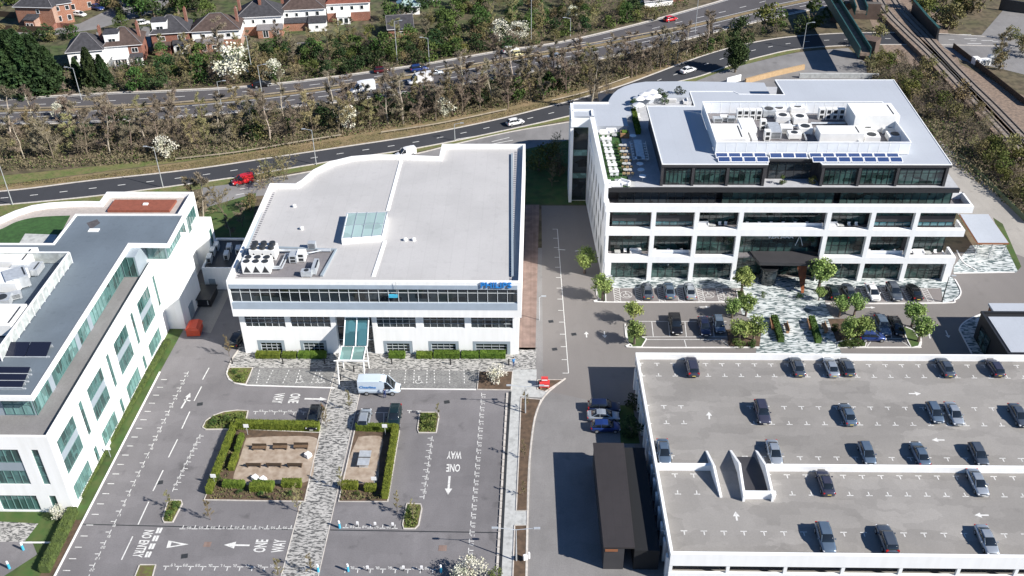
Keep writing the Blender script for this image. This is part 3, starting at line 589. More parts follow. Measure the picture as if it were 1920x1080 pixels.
for x, y in ((838,754),(346,1043),(375,758),(1076,627),(1040,655),(1033,603),(300,905),(1180,602)): hm.rbox(*P(x,y), .035, .8, .7, .006, .2)
structure(hm, 'manhole_covers', M['fan'])
# --- railway: two viaduct decks at the top right and the main tracks
def tracks(pxs, z, name, gauge=1.5, wide=4.2):
    c = [P(x,y,z) for x,y in cr(pxs)]
    structure(MB().ribbon(c, wide, 0, z), 'railway_bed', M['ballast'])
    sl_ = MB(); dashes(sl_, c, .26, .45, 2.4, z+.03); structure(sl_, 'railway_sleepers', M['concrete_lane'])
    r = MB(); r.ribbon(offs(c, gauge/2), .16, z+.02, .16); r.ribbon(offs(c, -gauge/2), .16, z+.02, .16); structure(r, 'railway_rails', M['rail'])
tracks([(1634,-30),(1662,20),(1700,60),(1742,100),(1790,150),(1850,215),(1940,310)], 1.2, 'a'); tracks([(1660,-30),(1690,20),(1730,62),(1765,100),(1815,152),(1870,206),(1960,300)], 1.2, 'b')
# ================================================================== OFFICE WITH THE BLUE LETTERS (centre)
def window(parent, x0, x1, z0, z1, y, nx, nz, g='glass', fr='frame_w', fw=.09, axis='y', sign=-1, name='window', d=.08, rows=None):
    """a glazed opening facing -Y (axis y) or +X/-X (axis x): frame part with a glass pane as its own piece"""
    f = MB(); p = MB(); t = fw/2
    def B(mb, a0, a1, c0, c1, off, th):
        lo_, hi_ = sorted((y+sign*off, y+sign*(off+th)))
        if axis == 'y': mb.box(a0, a1, lo_, hi_, c0, c1)
        else: mb.box(lo_, hi_, a0, a1, c0, c1)
    B(p, x0, x1, z0, z1, -.02, .02)
    xs = [x0+(x1-x0)*i/nx for i in range(nx+1)]; zs = rows or [z0+(z1-z0)*i/nz for i in range(nz+1)]
    for i, x in enumerate(xs):
        a = min(max(x-t, x0), x1-fw); B(f, a, a+fw, z0, z1, .002, d)
    for z in zs:
        a = min(max(z-t, z0), z1-fw); B(f, x0, x1, a, a+fw*.8, .002, d*.8)
    wf = f.build(name, M[fr], parent, world=True)
    gp = p.build('pane', M[g], wf, world=True); gp.matrix_parent_inverse = Matrix(); gp.matrix_parent_inverse = Matrix()
    return wf
PB = empty('office_building', (-23.5, 119.6, 0), label='white three-storey office with pale flat roof, ribbon window and blue letters on its parapet', cat='office building')
FY = 120.6; UY = 119.5
outer = [(-45.4,UY),(-1.7,UY),(-1.5,165.4),(-17.0,165.4),(-17.1,160.3),(-25.4,161.0),(-29.3,161.0),(-33.1,160.3),(-36.7,158.2),(-39.1,155.0),(-40.4,151.2),(-41.2,149.8),(-45.7,149.9)]
def inset(poly, d):
    n = len(poly); out = []
    for i in range(n):
        p0, p1, p2 = poly[i-1], poly[i], poly[(i+1)%n]
        a = Vector((p1[0]-p0[0], p1[1]-p0[1])).normalized(); b = Vector((p2[0]-p1[0], p2[1]-p1[1])).normalized()
        na = Vector((-a.y, a.x)); nb = Vector((-b.y, b.x)); m = (na+nb); m = m/max(.3, m.dot(na)); out.append((p1[0]+m.x*d, p1[1]+m.y*d))
    return out
def ring(mb, poly, d, z0, z1, mi=0):
    inn = inset(poly, d); n = len(poly)
    vs = [(p[0],p[1],z1) for p in poly]+[(p[0],p[1],z1) for p in inn]+[(p[0],p[1],z0) for p in poly]+[(p[0],p[1],z0) for p in inn]; fs = []
    for i in range(n):
        j = (i+1)%n; fs += [(i,j,n+j,n+i),(2*n+i,2*n+j,j,i),(n+i,n+j,3*n+j,3*n+i),(3*n+i,3*n+j,2*n+j,2*n+i)]
    mb.add(vs, fs, mi)
# lower storeys: piers, spandrels and dark openings
wl_ = MB(); back = [(-45.0,FY+.35),(-2.2,FY+.35),(-2.2,165.0),(-16.6,165.0),(-16.6,160),(-25.4,160.7),(-33,160),(-38.8,154.8),(-40.8,149.5),(-45.3,149.5)]
def holed(mb, poly_x0, poly_x1, y0, y1, z0, z1, holes):
    "a wall slab in the XZ plane built from strips around its holes (x0,x1,z0,z1)"
    zs = sorted({z0, z1} | {h[2] for h in holes} | {h[3] for h in holes})
    for a, b in zip(zs, zs[1:]):
        if b-a < 1e-6: continue
        cuts = sorted([(h[0], h[1]) for h in holes if h[2] <= a+1e-6 and h[3] >= b-1e-6]); x = poly_x0
        for c0, c1 in cuts:
            if c0 > x+1e-6: mb.box(x, c0, y0, y1, a, b)
            x = max(x, c1)
        if poly_x1 > x+1e-6: mb.box(x, poly_x1, y0, y1, a, b)
bays2 = [(-44.2,-38.0),(-37.15,-31.0)] ; bays2r = [(-23.9,-17.9),(-16.75,-10.4),(-9.45,-3.05)]
g1 = [(-42.9,-38.7),(-36.2,-32.1)]; g1r = [(-23.2,-18.7),(-16.2,-11.5),(-9.3,-3.5)]
holes = [(a,b,5.05,7.35) for a,b in bays2+bays2r]+[(a,b,0.,2.55) for a,b in g1+g1r]+[(-30.2,-24.6,0.,7.6)]
holed(wl_, -45.0, -2.2, FY, FY+.35, 0, 7.75, holes)
wl_.prism(inset(back, -.0), 0, 13.0); wl_.build('wall', M['white'], PB, world=True)
for a, b in bays2+bays2r: window(PB, a, b, 5.05, 7.35, FY+.2, 6, 3, 'glass', 'frame_w', .045)
for a, b in g1+g1r:
    sr = MB()
    sr.box(a-.02, a+.45, FY+.0, FY+.345, 0, 2.5); sr.box(b-.45, b+.02, FY+.0, FY+.345, 0, 2.5); sr.box(a+.45, b-.45, FY+.0, FY+.345, 2.05, 2.5); sr.build('window_surround', M['greyclad'], PB, world=True)
    window(PB, a+.45, b-.45, .3, 2.05, FY+.25, 4, 3, 'glass', 'frame_w', .045)
# entrance bay: tall dark glazing, sloping glass canopy
window(PB, -30.15, -24.65, .0, 7.6, FY+.34, 4, 3, 'glass', 'frame_w', .08, name='entrance_glazing')
window(PB, -28.0, -26.2, .0, 2.3, FY+.25, 2, 1, 'glass_green', 'frame_w', .07, name='entrance_door')
cn = empty('x', (0,0,0)); bpy.data.objects.remove(cn)
cf = MB(); cg = MB()
def canopy_plane(x0, x1, ya, za, yb, zb, nx=2):
    cg.add([(x0,ya,za),(x1,ya,za),(x1,yb,zb),(x0,yb,zb)], [(0,1,2,3)])
    for i in range(nx+1): x = x0+(x1-x0)*i/nx; cf.tube((x,ya,za+.04),(x,yb,zb+.04), .09, n=6)
    for y, z in ((ya,za),(yb,zb)): cf.tube((x0,y,z+.04),(x1,y,z+.04), .09, n=6)
canopy_plane(-28.6, -25.0, 117.0, 4.2, 120.5, 7.1); cg.build('canopy_glass', M['glassblue'], PB, world=True); cg = MB(); canopy_plane(-28.9, -25.2, 114.0, 3.9, 117.0, 4.2); 
for x in (-29.0,-25.1): cf.tube((x,113.6,3.95),(x,112.9,0.03), .09, n=6); cf.tube((x,117.0,4.2),(x,117.0,0.03), .08, n=6)
cf.tube((-29.6,113.9,3.9),(-24.5,113.9,3.9), .09, n=6)
cf.build('canopy_frame', M['whiteb'], PB, world=True); cg.build('canopy_glass', M['glasspale'], PB, world=True)
# upper storey, projecting
ub = MB(); ring(ub, outer, .45, 13.3, 14.35); ub.build('parapet', M['white'], PB, world=True)
uw = MB(); n_ = len(outer)
uw.box(-45.4,-1.7,UY,UY+.3,7.9,9.29)
uw.box(-2.3,-1.7,UY,UY+.3,9.29,13.3); uw.box(-45.4,-45.15,UY,UY+.3,9.29,13.3); uw.box(-45.38,-1.72,UY+.3,FY+.2,7.9,8.1)
inn = inset(outer, .3)
for i in range(1, n_):
    j = (i+1) % n_; a, b, c, d = outer[i], outer[j], inn[j], inn[i]
    uw.add([(a[0],a[1],7.9),(b[0],b[1],7.9),(b[0],b[1],13.3),(a[0],a[1],13.3)], [(0,1,2,3)])
uw.build('upper_wall', M['white'], PB, world=True)
for z0, z1 in ((13.02,13.75),(9.3,10.5)): gb = MB(); gb.box(-45.15,-2.3,UY-.03,UY+(.28 if z1 < 13 else -.004),z0,z1); gb.build('cladding_band', M['bandclad'], PB, world=True)
uw = MB(); uw.box(-45.15,-2.3,UY+.0,UY+.3,13.0,13.3); uw.build('window_head', M['white'], PB, world=True)
window(PB, -45.15, -2.3, 10.5, 13.0, UY+.25, 29, 2, 'glass', 'frame_w', .07, name='ribbon_window', rows=[10.5,12.25,13.0])
rf = MB(); rf.prism(inset(outer, .44), 13.0, 13.55); r_o = rf.build('roof', M['roofpale'], PB, world=True)
def rp(x, y, z=13.55): return P(x, y, z)
for q_ in ([rp(752,302), rp(727,395)], [rp(722,452), rp(700,519)]): rd = MB(); rd.ribbon(q_, .55, 13.55, .12); rd.build('roof_ridge_cap', M['whiteb'], PB, world=True)
sk = MB(); A, B_, C_, D_ = rp(651,398,14.7), rp(726,396,14.7), rp(716,441,14.7), rp(640,447,14.7)
sk.prism([A,B_,C_,D_], 13.56, 14.6); sko = sk.build('skylight', M['whiteb'], PB, world=True)
sg = MB(); q = inset([D_,C_,B_,A], .2); sg.sheet(q, 14.615)
sgo = sg.build('pane', M['skyl'], sko, world=True); sgo.matrix_parent_inverse = Matrix()
sm_ = MB()
def lerp(a, b, t): return (a[0]+(b[0]-a[0])*t, a[1]+(b[1]-a[1])*t)
for t in (0,.25,.5,.75,1): sm_.ribbon([lerp(D_,C_,t), lerp(A,B_,t)], .12, 14.6, .07)
for t in (.03,.5,.97): sm_.ribbon([lerp(D_,A,t), lerp(C_,B_,t)], .12, 14.6, .06)
smo = sm_.build('glazing_bars', M['greyclad'], sko, world=True); smo.matrix_parent_inverse = Matrix()
# sunken plant corner: darker floor with a kerb
pw = MB(); pw.sheet([rp(446,520,13.57),rp(600,520,13.57),rp(628,471,13.57),rp(513,467,13.57),rp(470,480,13.57)], 13.57); pw.build('plant_area_floor', M['roofgrey'], PB, world=True)
for q_, w__ in (([rp(603,519),rp(630,470),rp(518,466)], .4), ([rp(960,290),rp(961,520)], .35), ([rp(505,358),rp(448,508)], .3)): pk = MB(); pk.ribbon(q_, w__, 13.56, .3); pk.build('roof_upstand', M['greyclad'], PB, world=True)
# corrugated gutters along both sides
for xs in ([(-3.5,121),(-3.05,121),(-3.05,164),(-3.5,164)], [(-44.6,121.5),(-44.2,121.5),(-44.5,148),(-44.9,148)]):
    cg_ = MB(); cg_.sheet(xs, 13.57); cg_.build('gutter', M['ribs'], PB, world=True)
def facade_word(txt, x, y, z, size, m, parent, sx_=1., depth=.06):
    me = word(None, txt, (0,0), size, 0, 1, 1, 0, depth, .03); me.materials.append(M[m]); o = bpy.data.objects.new('lettering', me); COL.objects.link(o); o.parent = parent
    Mx = Matrix.Translation((x,y,z)) @ Matrix.Rotation(pi/2, 4, 'X') @ Matrix.Diagonal((sx_,1,1,1)); me.transform(Mx); me.transform(WI(parent)); me.flip_normals() if False else None
    return o
facade_word('PHILIPS', -5.45, UY-.14, 13.85, 1.3, 'sign_blue', PB, 1.12, .08)
lb = MB(); lb.box(-21.4,-20.1,UY-.35,UY-.1,11.7,12.2); 
cradle = lb.build('window_cleaning_cradle', M['cyan'], None); tag(cradle, 'small bright blue cradle hanging against the dark ribbon window', 'cradle')
cradle_r = MB(); cradle_r.tube((-20.2,UY-.25,12.2),(-20.2,UY-.25,14.4),.03,n=5); cradle_r.build('cradle_rope', M['steel'], cradle)
# rooftop machines
def chiller(loc, lab, fans=3, rows=2, dark=False, s=1.):
    r = empty('chiller_unit', loc, 0, lab, 'chiller', 'rooftop chillers of the office with blue letters'); L_, D2, H2 = 4.2*s, 2.3*s, 2.0*s
    c = MB(); c.box(-L_/2,L_/2,-D2/2,D2/2,.15,H2); c.box(-L_/2+.1,L_/2-.1,-D2/2+.1,D2/2-.1,0,.15); c.build('casing', M['unitw'], r)
    v = MB()
    for i in range(3): x = -L_/2+L_*(i+.5)/3; v.add([(x-.55*s,-D2/2-.012,.35),(x+.55*s,-D2/2-.012,.35),(x,-D2/2-.012,H2-.5)], [(0,1,2)])
    v.build('coil_opening', M['fan'], r)
    for j in range(rows):
        for i in range(fans):
            f = MB(); x = -L_/2+L_*(i+.5)/fans; y = -D2/2+D2*(j+.5)/rows; f.cyl(x, y, H2, H2+(.5 if dark else .1), .5*s, n=14); f.build('fan', M['fan'] , r)
    return r
chiller(P(485,507,13.58)+(13.58,), 'white boxy chiller with flat round fans, nearest the front parapet corner', dark=False)
chiller(P(497,482,13.58)+(13.58,), 'white chiller with raised black fan stacks, behind the flat-fan one', dark=True, s=.95)
pp = MB()
def pipe(pts, r=.13, mb=None):
    for a, b in zip(pts, pts[1:]): (mb or pp).tube(P3(*a), P3(*b), r, n=6)
pipe([(508,500,14.1),(524,500,14.1),(536,476,14.1),(580,474,14.1),(600,470,14.1)]); pipe([(508,503,14.1),(528,503,14.1),(540,479,14.1),(578,477,14.1)]); pipe([(520,469,14.2),(560,470,14.2)], .25); pipe([(596,469,13.9),(620,469,13.9)], .3)
tag(pp.build('pipework', M['galv']), 'pair of bent silver pipes running from the chillers over the plant corner', 'pipework')
def acbox(name, px, z, sx_, sy_, h, lab, a=0., m='unitw', fan='front', cat='air conditioner', group=None, legs=True, world=None):
    x, y = world or P(px[0], px[1], z); r = empty(name, (x, y, z), a, lab, cat, group); c = MB(); b0 = .15 if legs else 0
    c.box(-sx_/2,sx_/2,-sy_/2,sy_/2,b0,h); 
    if legs:
        for u in (-.4,.4): c.box(sx_*u-.06,sx_*u+.06,-sy_/2+.05,sy_/2-.05,0,b0)
    c.build('casing', M[m], r)
    f = MB()
    if fan == 'front':
        n = 1 if h < 1.3 else 2
        for i in range(n): f.rbox(0, -sy_/2-.012, b0+.12+(h-b0)*i/n, sx_*.62, .02, (h-b0)/n*.66)
    elif fan == 'top':
        f.cyl(0, 0, h, h+.06, min(sx_,sy_)*.36, n=14)
    elif fan == 'slot': f.rbox(sx_*.38, 0, h, .25, sy_*.75, .012)
    elif fan == 'louvre':
        for k in range(4): f.box(-sx_*.4,sx_*.4,-sy_/2-.015,-sy_/2,b0+.15+k*(h-b0)*.2,b0+.15+k*(h-b0)*.2+(h-b0)*.1)
    f.build('fan_grille' if fan != 'slot' else 'vent_slot', M['fan'], r); return r
acbox('air_handling_unit', (552,489), 13.58, 1.2, 1.6, 1.3, 'pale squat fan unit at the end of the bent silver pipes', m='galv')
acbox('air_handling_unit', (567,487), 13.58, 1.2, 1.5, 1.5, 'boxy unit with a dark square front beside the squat fan unit', m='unitw')
acbox('extract_fan', (576,517), 13.58, 1.6, 1.0, 1.0, 'rounded grey extract fan by the front parapet of the plant corner', m='galv', fan='top')
acbox('duct_cowl', (592,506), 13.58, .7, 3.0, 1.1, 'long upright grey duct box beside the rounded extract fan', m='galv', fan='slot')
acbox('duct_cowl', (586,466), 13.58, 1.2, .9, 1.2, 'silver ribbed cowl at the back edge of the plant corner', m='galv', fan='louvre')
for px, lb_ in (((552,388),'small white dome vent alone on the left part of the pale roof'), ((760,451),'left one of two small white vents on the right part of the pale roof'), ((776,451),'right one of two small white vents on the right part of the pale roof'), ((566,430),'flat little grey hatch on the left part of the pale roof')):
    o = MB(); x, y = P(px[0], px[1], 13.56); o.cyl(x, y, 13.56, 13.85, .3, .22, 10); o.ball(x, y, 13.9, .36, .16); tag(o.build('roof_vent', M['unitw']), lb_, 'roof vent', 'small vents on the pale roof')
# front hedges
def hedge(name, pts_px, wd, h, lab, cat='hedge', group=None, z=.03, m='hedge', seed=1, dens=70, world=False, lsz=.13):
    "clipped hedge along a line: solid green core with leaf faces standing off it"
    pts = pts_px if world else [P(x, y) for x, y in pts_px]; g = np.random.default_rng(seed); mb = MB()
    mb.ribbon(pts, wd-.1, z, h-.06)
    V = []; Fc = []
    for a, b in zip(pts, pts[1:]):
        l = math.hypot(b[0]-a[0], b[1]-a[1]); u = ((b[0]-a[0])/l, (b[1]-a[1])/l); n_ = (-u[1], u[0]); N = int(l*(wd+2*h)*dens)
        s = g.random(N)*l; per = g.random(N)*(wd+2*h); side = np.where(per < wd, per-wd/2, np.where(per < wd+h, wd/2, -wd/2)); zz = np.where(per < wd, h, (per-wd) % h)
        j = g.normal(0, .035, (N,3)); cx = a[0]+u[0]*s+n_[0]*side+j[:,0]; cy = a[1]+u[1]*s+n_[1]*side+j[:,1]; cz = z+zz+j[:,2]
        d1 = g.normal(0,1,(N,3)); d1 /= np.linalg.norm(d1,axis=1)[:,None]; d2 = g.normal(0,1,(N,3)); d2 -= (d1*d2).sum(1)[:,None]*d1; d2 /= np.linalg.norm(d2,axis=1)[:,None]
        c = np.stack([cx,cy,cz],1); k = lsz/2
        for i in range(N):
            o = len(V); V += [tuple(c[i]-d1[i]*k), tuple(c[i]+d2[i]*k), tuple(c[i]+d1[i]*k), tuple(c[i]-d2[i]*k)]; Fc.append((o,o+1,o+2,o+3))
    mb.add(V, Fc); o = mb.build(name, M[m]); return tag(o, lab, cat, group)
G_ = 'clipped hedges under the ground-floor windows'
for i, (x0, x1, h, lb_) in enumerate(((481,526,.9,'low clipped hedge at the left corner of the front under the first ground-floor window'),(530,556,.8,'short clipped hedge piece between the two left ground-floor windows'),(560,612,.9,'clipped hedge under the second ground-floor window from the left'),
      (730,760,.9,'short clipped hedge just right of the glass canopy'),(781,811,.8,'lower hedge piece between the first and second windows right of the canopy'),(814,862,1.,'clipped hedge under the middle window right of the canopy'),(865,898,.85,'lower hedge piece left of the last ground-floor window'),(900,948,1.,'clipped hedge under the rightmost ground-floor window'))):
    hedge('hedge', [(x0,669),(x1,669.5)], 1.1, h, lb_, group=G_, seed=i+2)
# ================================================================== LEFT OFFICE (white grid, slate roof)
LB = empty('office_building', (-59.0, 87.2, 0), label='white rendered office with teal windows and slate-grey roof at the left edge', cat='office building')
XF = -59.0; YF = 87.2
def xholed(mb, y0, y1, x0, x1, z0, z1, holes):
    zs = sorted({z0, z1} | {h[2] for h in holes} | {h[3] for h in holes})
    for a, b in zip(zs, zs[1:]):
        if b-a < 1e-6: continue
        cuts = sorted([(h[0], h[1]) for h in holes if h[2] <= a+1e-6 and h[3] >= b-1e-6]); y = y0
        for c0, c1 in cuts:
            if c0 > y+1e-6: mb.box(x0, x1, y, c0, a, b)
            y = max(y, c1)
        if y1 > y+1e-6: mb.box(x0, x1, y, y1, a, b)
big = [(88.6+9.87*k, 93.7+9.87*k) for k in range(4)]; slit = [(95.6+9.87*k, 96.55+9.87*k) for k in range(4)]
hs = [(a,b,5.25,11.0) for a,b in big]+[(a,b,5.4,11.1) for a,b in slit]+[(a,b,.6,3.15) for a,b in big]+[(a,b,.6,3.1) for a,b in slit[:3]]
lw = MB(); xholed(lw, YF, 126.8, XF-.45, XF, 0, 12.3, hs)
fh = [(-68.3,-63.3,5.0,11.0),(-61.7,-60.8,5.0,11.0),(-68.3,-63.3,.3,3.0),(-61.7,-60.8,.3,3.0),(-76,-71.5,5,11),(-76,-71.5,.3,3.),(-70.6,-69.7,5.,11.),(-70.6,-69.7,.3,3.)]
holed(lw, -100, XF-.45, YF, YF+.45, 0, 12.3, fh); lw.box(-100, XF-.46, YF+.46, 134.8, 0, 11.9); lw.build('wall', M['white'], LB, world=True)
# parapet of the main block, stair block, far wing
pr_ = MB(); pr_.box(-100, XF, YF, YF+.35, 12.3, 13.15); pr_.box(XF-.35, XF, YF+.35, 126.8, 12.3, 13.15); pr_.build('parapet', M['white'], LB, world=True)
tr = MB(); tr.box(-100, XF-.35, YF+.35, 127.0, 12.31, 12.5); tr.build('roof_terrace', M['asph_serv'], LB, world=True)
sb = MB(); sb.prism([(-59.0,126.8),(-56.3,126.85),(-56.1,135.5),(-59.0,135.5)], 0, 13.1); sb.box(-60.5,-59.01,126.81,135.5,0,13.1); sb.build('stair_block', M['white'], LB, world=True)
for i in range(4):
    a, b = big[i]; c, d = slit[i]
    w1 = window(LB, a, b, 5.25, 7.55, XF-.17, 4, 1, 'glass_teal', 'frame_t', .07, 'x', 1); window(LB, a, b, 8.75, 11.0, XF-.17, 4, 1, 'glass_teal', 'frame_t', .07, 'x', 1)
    spn = MB(); spn.box(XF-.2, XF-.12, a, b, 7.56, 8.74); spn.build('spandrel', M['greyclad'], LB, world=True)
    window(LB, a, b, .6, 3.15, XF-.17, 5, 1, 'glass_tealf', 'frame_t', .07, 'x', 1)
    window(LB, c, d, 5.4, 11.1, XF-.17, 1, 4, 'glass_teal', 'frame_t', .06, 'x', 1)
    if i < 3: window(LB, c, d, .6, 3.1, XF-.17, 1, 1, 'glass_teal', 'frame_t', .06, 'x', 1)
for a, b, z0, z1 in fh:
    if b-a > 2 and z1 > 5:
        window(LB, a, b, z0, 7.3, YF+.17, 5, 1, 'glass_teal', 'frame_t', .07); window(LB, a, b, 8.7, z1, YF+.17, 5, 1, 'glass_teal', 'frame_t', .07)
        s_ = MB(); s_.box(a, b, YF+.12, YF+.2, 7.31, 8.69); s_.build('spandrel', M['greyclad'], LB, world=True)
    else: window(LB, a, b, z0, z1, YF+.17, max(1, int((b-a)*1.3)), 4 if z1 > 5 else 1, 'glass_teal', 'frame_t', .07)
# recessed top storey: teal glass band, roof slab with white fascia
gt = [(-96,91.6),(-62.2,91.6),(-62.2,123.2),(-59.8,127.0),(-56.7,127.2),(-56.5,134.4),(-74,134.4),(-74,126.0),(-96,126.0)]
def xglass(parent, x, ys, z0, z1, mats, sign=1): pass
k = 0; ya = 91.8; gr_ = random.Random(3)
while ya < 122.9:
    L_ = gr_.choice((1.1,1.1,2.2)); yb = min(ya+L_, 123.1); g = gr_.choice(('glass_teal','glass_tealf','glass_teal','glass_tealf','glass_teal','panel'))
    if g == 'panel': s_ = MB(); s_.box(-62.35,-62.2,ya,yb,12.5,16.0); s_.build('grey_panel', M['greyclad'], LB, world=True)
    else: window(LB, ya, yb, 12.55, 16.0, -62.3, 1 if L_ < 2 else 2, 1, g, 'frame_t', .06, 'x', 1)
    ya = yb
ub_ = MB(); ub_.box(-96,-62.4,91.8,125.9,12.5,16.1); ub_.box(-74,-59.9,123.3,134.3,12.5,16.1); ub_.box(-60,-56.8,127.5,134.2,13.1,16.1); ub_.build('upper_wall', M['greyclad'], LB, world=True)
for a, b, g in ((-66.2,-62.5,'glass_tealf'),(-71.5,-67.6,'glass_tealf'),(-77,-73,'glass_teal')): window(LB, a, b, 12.7, 15.9, 91.78, 3, 2, g, 'frame_t', .08)
window(LB, -59.8, -56.9, 13.15, 16.0, 127.45, 3, 1, 'glass_tealf', 'frame_t', .07); window(LB, -62.1, -60.1, 12.6, 16.0, 123.25, 2, 1, 'glass_teal', 'frame_t', .07)
window(LB, 127.6, 134.0, 13.15, 16.0, -56.78, 6, 1, 'glass_tealf', 'frame_t', .07, 'x', 1)
ro = [(-100,90.4),(-61.2,90.4),(-61.4,125.9),(-55.4,125.8),(-55.6,135.1),(-73.3,135.0),(-73.3,126.1),(-100,126.1)]
fa = MB(); ring(fa, ro, .35, 16.1, 16.75); fa.prism(inset(ro,.34), 16.1, 16.2); fa.build('roof_fascia', M['white'], LB, world=True)
rs = MB(); rs.prism(inset(ro,.36), 16.25, 16.6); rs.build('roof', M['roofslate'], LB, world=True)
rr = MB(); x, y = P(176,432,16.62); rr.rbox(x,y,16.6,1.6,.9,.12); rr.build('roof_hatch', M['unitw'], LB, world=True)
st = MB()
stp = [P(170,430,16.61),P(162,418,16.61),P(182,411,16.61),P(188,418,16.61)]; st.sheet(stp, 16.606); st.build('roof_stain_patch', mat('patched_felt',(.08,.075,.08),.9,var=.25,scale=2), LB, world=True)
# far wing with curved parapet, chip roof, lawn
fwp = [(-59.0,135.2),(-59.0,149.0),(-74.2,149.0),(-74.2,145.6),(-77,145.7),(-80.0,145.5),(-82.8,145.1),(-85.3,144.2),(-87.4,142.4),(-89,140.1),(-91.5,136.5),(-95,131.0),(-100,126.2),(-73.4,126.2),(-73.4,135.2)]
fw_ = MB(); fw_.prism(fwp, 0, 12.2); fw_.build('wing_wall', M['white'], LB, world=True)
fp = MB(); nq = len(fwp); fi = inset(fwp,.5)
for i in list(range(0, 12)):
    j = i+1; a, b, c, d = fwp[i], fwp[j], fi[j], fi[i]; vs = [(*a,13.1),(*b,13.1),(*c,13.1),(*d,13.1),(*a,12.2),(*b,12.2),(*c,12.2),(*d,12.2)]; fp.add(vs, [(0,1,2,3),(4,5,1,0),(3,2,6,7),(0,3,7,4),(1,5,6,2)])
fp.build('wing_parapet', M['white'], LB, world=True)
fr = MB(); fr.sheet(inset(fwp,.48), 12.23); fr.build('stone_chip_roof', M['gravelroof'], LB, world=True)
tc_ = MB(); tc_.prism([P(215,374,12.7),P(331,374,12.7),P(317,394,12.7),P(201,394,12.7)], 12.24, 12.7); tc_.build('terracotta_roof', M['terracotta'], LB, world=True)
hh = MB(); x, y = P(273,383,12.75); hh.rbox(x,y,12.7,.8,.6,.2); hh.build('roof_hatch', M['unitw'], LB, world=True)
lg = MB(); lg.sheet([P(x,y,12.27) for x, y in cr([(-40,440),(0,430),(30,416),(62,408),(100,405),(132,404)])]+[P(104,456,12.27),P(-40,456,12.27)], 12.27); lg.build('roof_lawn', M['turf'], LB, world=True)
lgp = MB(); lgp.sheet([P(47,438,12.3),P(108,440,12.3),P(98,456,12.3),P(36,456,12.3)], 12.3); lgp.build('roof_lawn_slab', M['pave_pale'], LB, world=True)
for (a, b, z0, z1) in ((136.6,141.8,8.2,11.2),(143.2,147.6,8.2,11.2),(136.6,141.8,4.4,7.2),(136.6,141.8,.6,3.4)): window(LB, a, b, z0, z1, -58.98, 4, 1, 'glass_teal', 'frame_t', .07, 'x', 1)
for z0 in (7.3,3.5): s_ = MB(); s_.box(-59.0,-58.93,136.6,141.8,z0,z0+.85); s_.build('spandrel', M['greyclad'], LB, world=True)
le = MB(); le.box(-59.0,-56.3,144.4,147.5,0,9.0); le.build('end_fin', M['white'], LB, world=True); window(LB, 145.2, 146.2, 3, 7.5, -56.28, 1, 2, 'glass_teal', 'frame_t', .06, 'x', 1)
dr = MB(); dr.box(-56.22,-56.14,129.4,131.4,0,2.6); dr.build('service_door', M['greyclad'], LB, world=True)
# plant enclosure on the slate roof
ps = MB(); mb2 = MB()
x1_ = -68.2
for i in range(14):
    y = 97.6+i*1.66; mb2.box(x1_-.06, x1_+.06, y, y+1.56, 16.75, 18.5)
mb2.box(-100,x1_,120.55,120.65,16.7,18.5)
ps.box(x1_-.1,x1_+.1,97.4,120.7,18.45,18.6)
for i in range(15): y = 97.55+i*1.66; ps.box(x1_-.05,x1_+.09,y-.04,y+.04,16.6,18.45)
ps.box(-100,x1_,120.5,120.7,18.5,18.65)
SE = empty('plant_screen', (x1_,109,16.6), label='grey mesh plant screen in white frame on the slate roof of the left office', cat='plant screen'); mb2.build('mesh_panel', M['screeng'], SE, world=True); ps.build('frame', M['whiteb'], SE, world=True)
def ductbox(px, z, sx_, sy_, h, a, lab, name='air_handling_unit', m='unitw', fan='slot'): return acbox(name, px, z, sx_, sy_, h, lab, a, m, fan)
ductbox((22,494),16.7,7,4,1.6,0,'big flat white plant casing at the back of the mesh screen', m='unitw'); ductbox((52,510),16.7,4.2,2.4,1.1,0,'grey sloped plant casing beside the big flat white one', m='galv')
ductbox((14,535),16.7,5,4,1.7,0,'white square plant casing in the middle of the screened area at the left edge', m='unitw'); ductbox((35,533),16.7,3,3.2,1.9,.6,'grey angled duct elbow between the white plant casings', m='galv')
ductbox((8,610),16.7,5,5,1.8,0,'large white plant casing nearest the viewer behind the mesh screen', m='unitw'); ductbox((25,560),16.7,2.4,1.2,.9,.5,'small dark condenser row inside the screened area', m='galv', fan='louvre'); ductbox((8,570),16.7,2.2,2.0,1.2,.2,'round-ended silver duct at the left edge of the screened area', m='galv', fan='top')
def thermal(px, z, w_, d_, lab, rows=1):
    x, y = P(px[0], px[1], z); r = empty('solar_collector', (x,y,z), 0, lab, 'solar panel', 'dark solar panels on the slate roof'); p = MB(); M_ = Matrix.Rotation(math.radians(18), 4, 'X'); p.M = M_; p.box(-w_/2,w_/2,-d_/2,d_/2,.45,.53); p.build('panel', M['solark'], r)
    f = MB(); f.M = M_; f.box(-w_/2-.08,w_/2+.08,-d_/2-.1,-d_/2,.4,.56); f.M = None; f.rbox(0,-d_/2-.05,0,w_+.8,.2,.16); f.rbox(0,d_/2-.2,0,w_,.12,.35); f.build('mounting_frame', M['galv'], r)
thermal((35,659),16.62,2.7,2.3,'left one of the two square dark panels side by side on the slate roof'); thermal((75,659),16.62,2.7,2.3,'right one of the two square dark panels side by side on the slate roof')
for i, (yy, lb_) in enumerate(((698,'farthest of three long black panels on the slate roof'),(711,'middle one of three long black panels on the slate roof'),(724,'nearest of three long black panels on the slate roof'))): thermal((12-i*6,yy),16.62,6.2,.95,lb_)
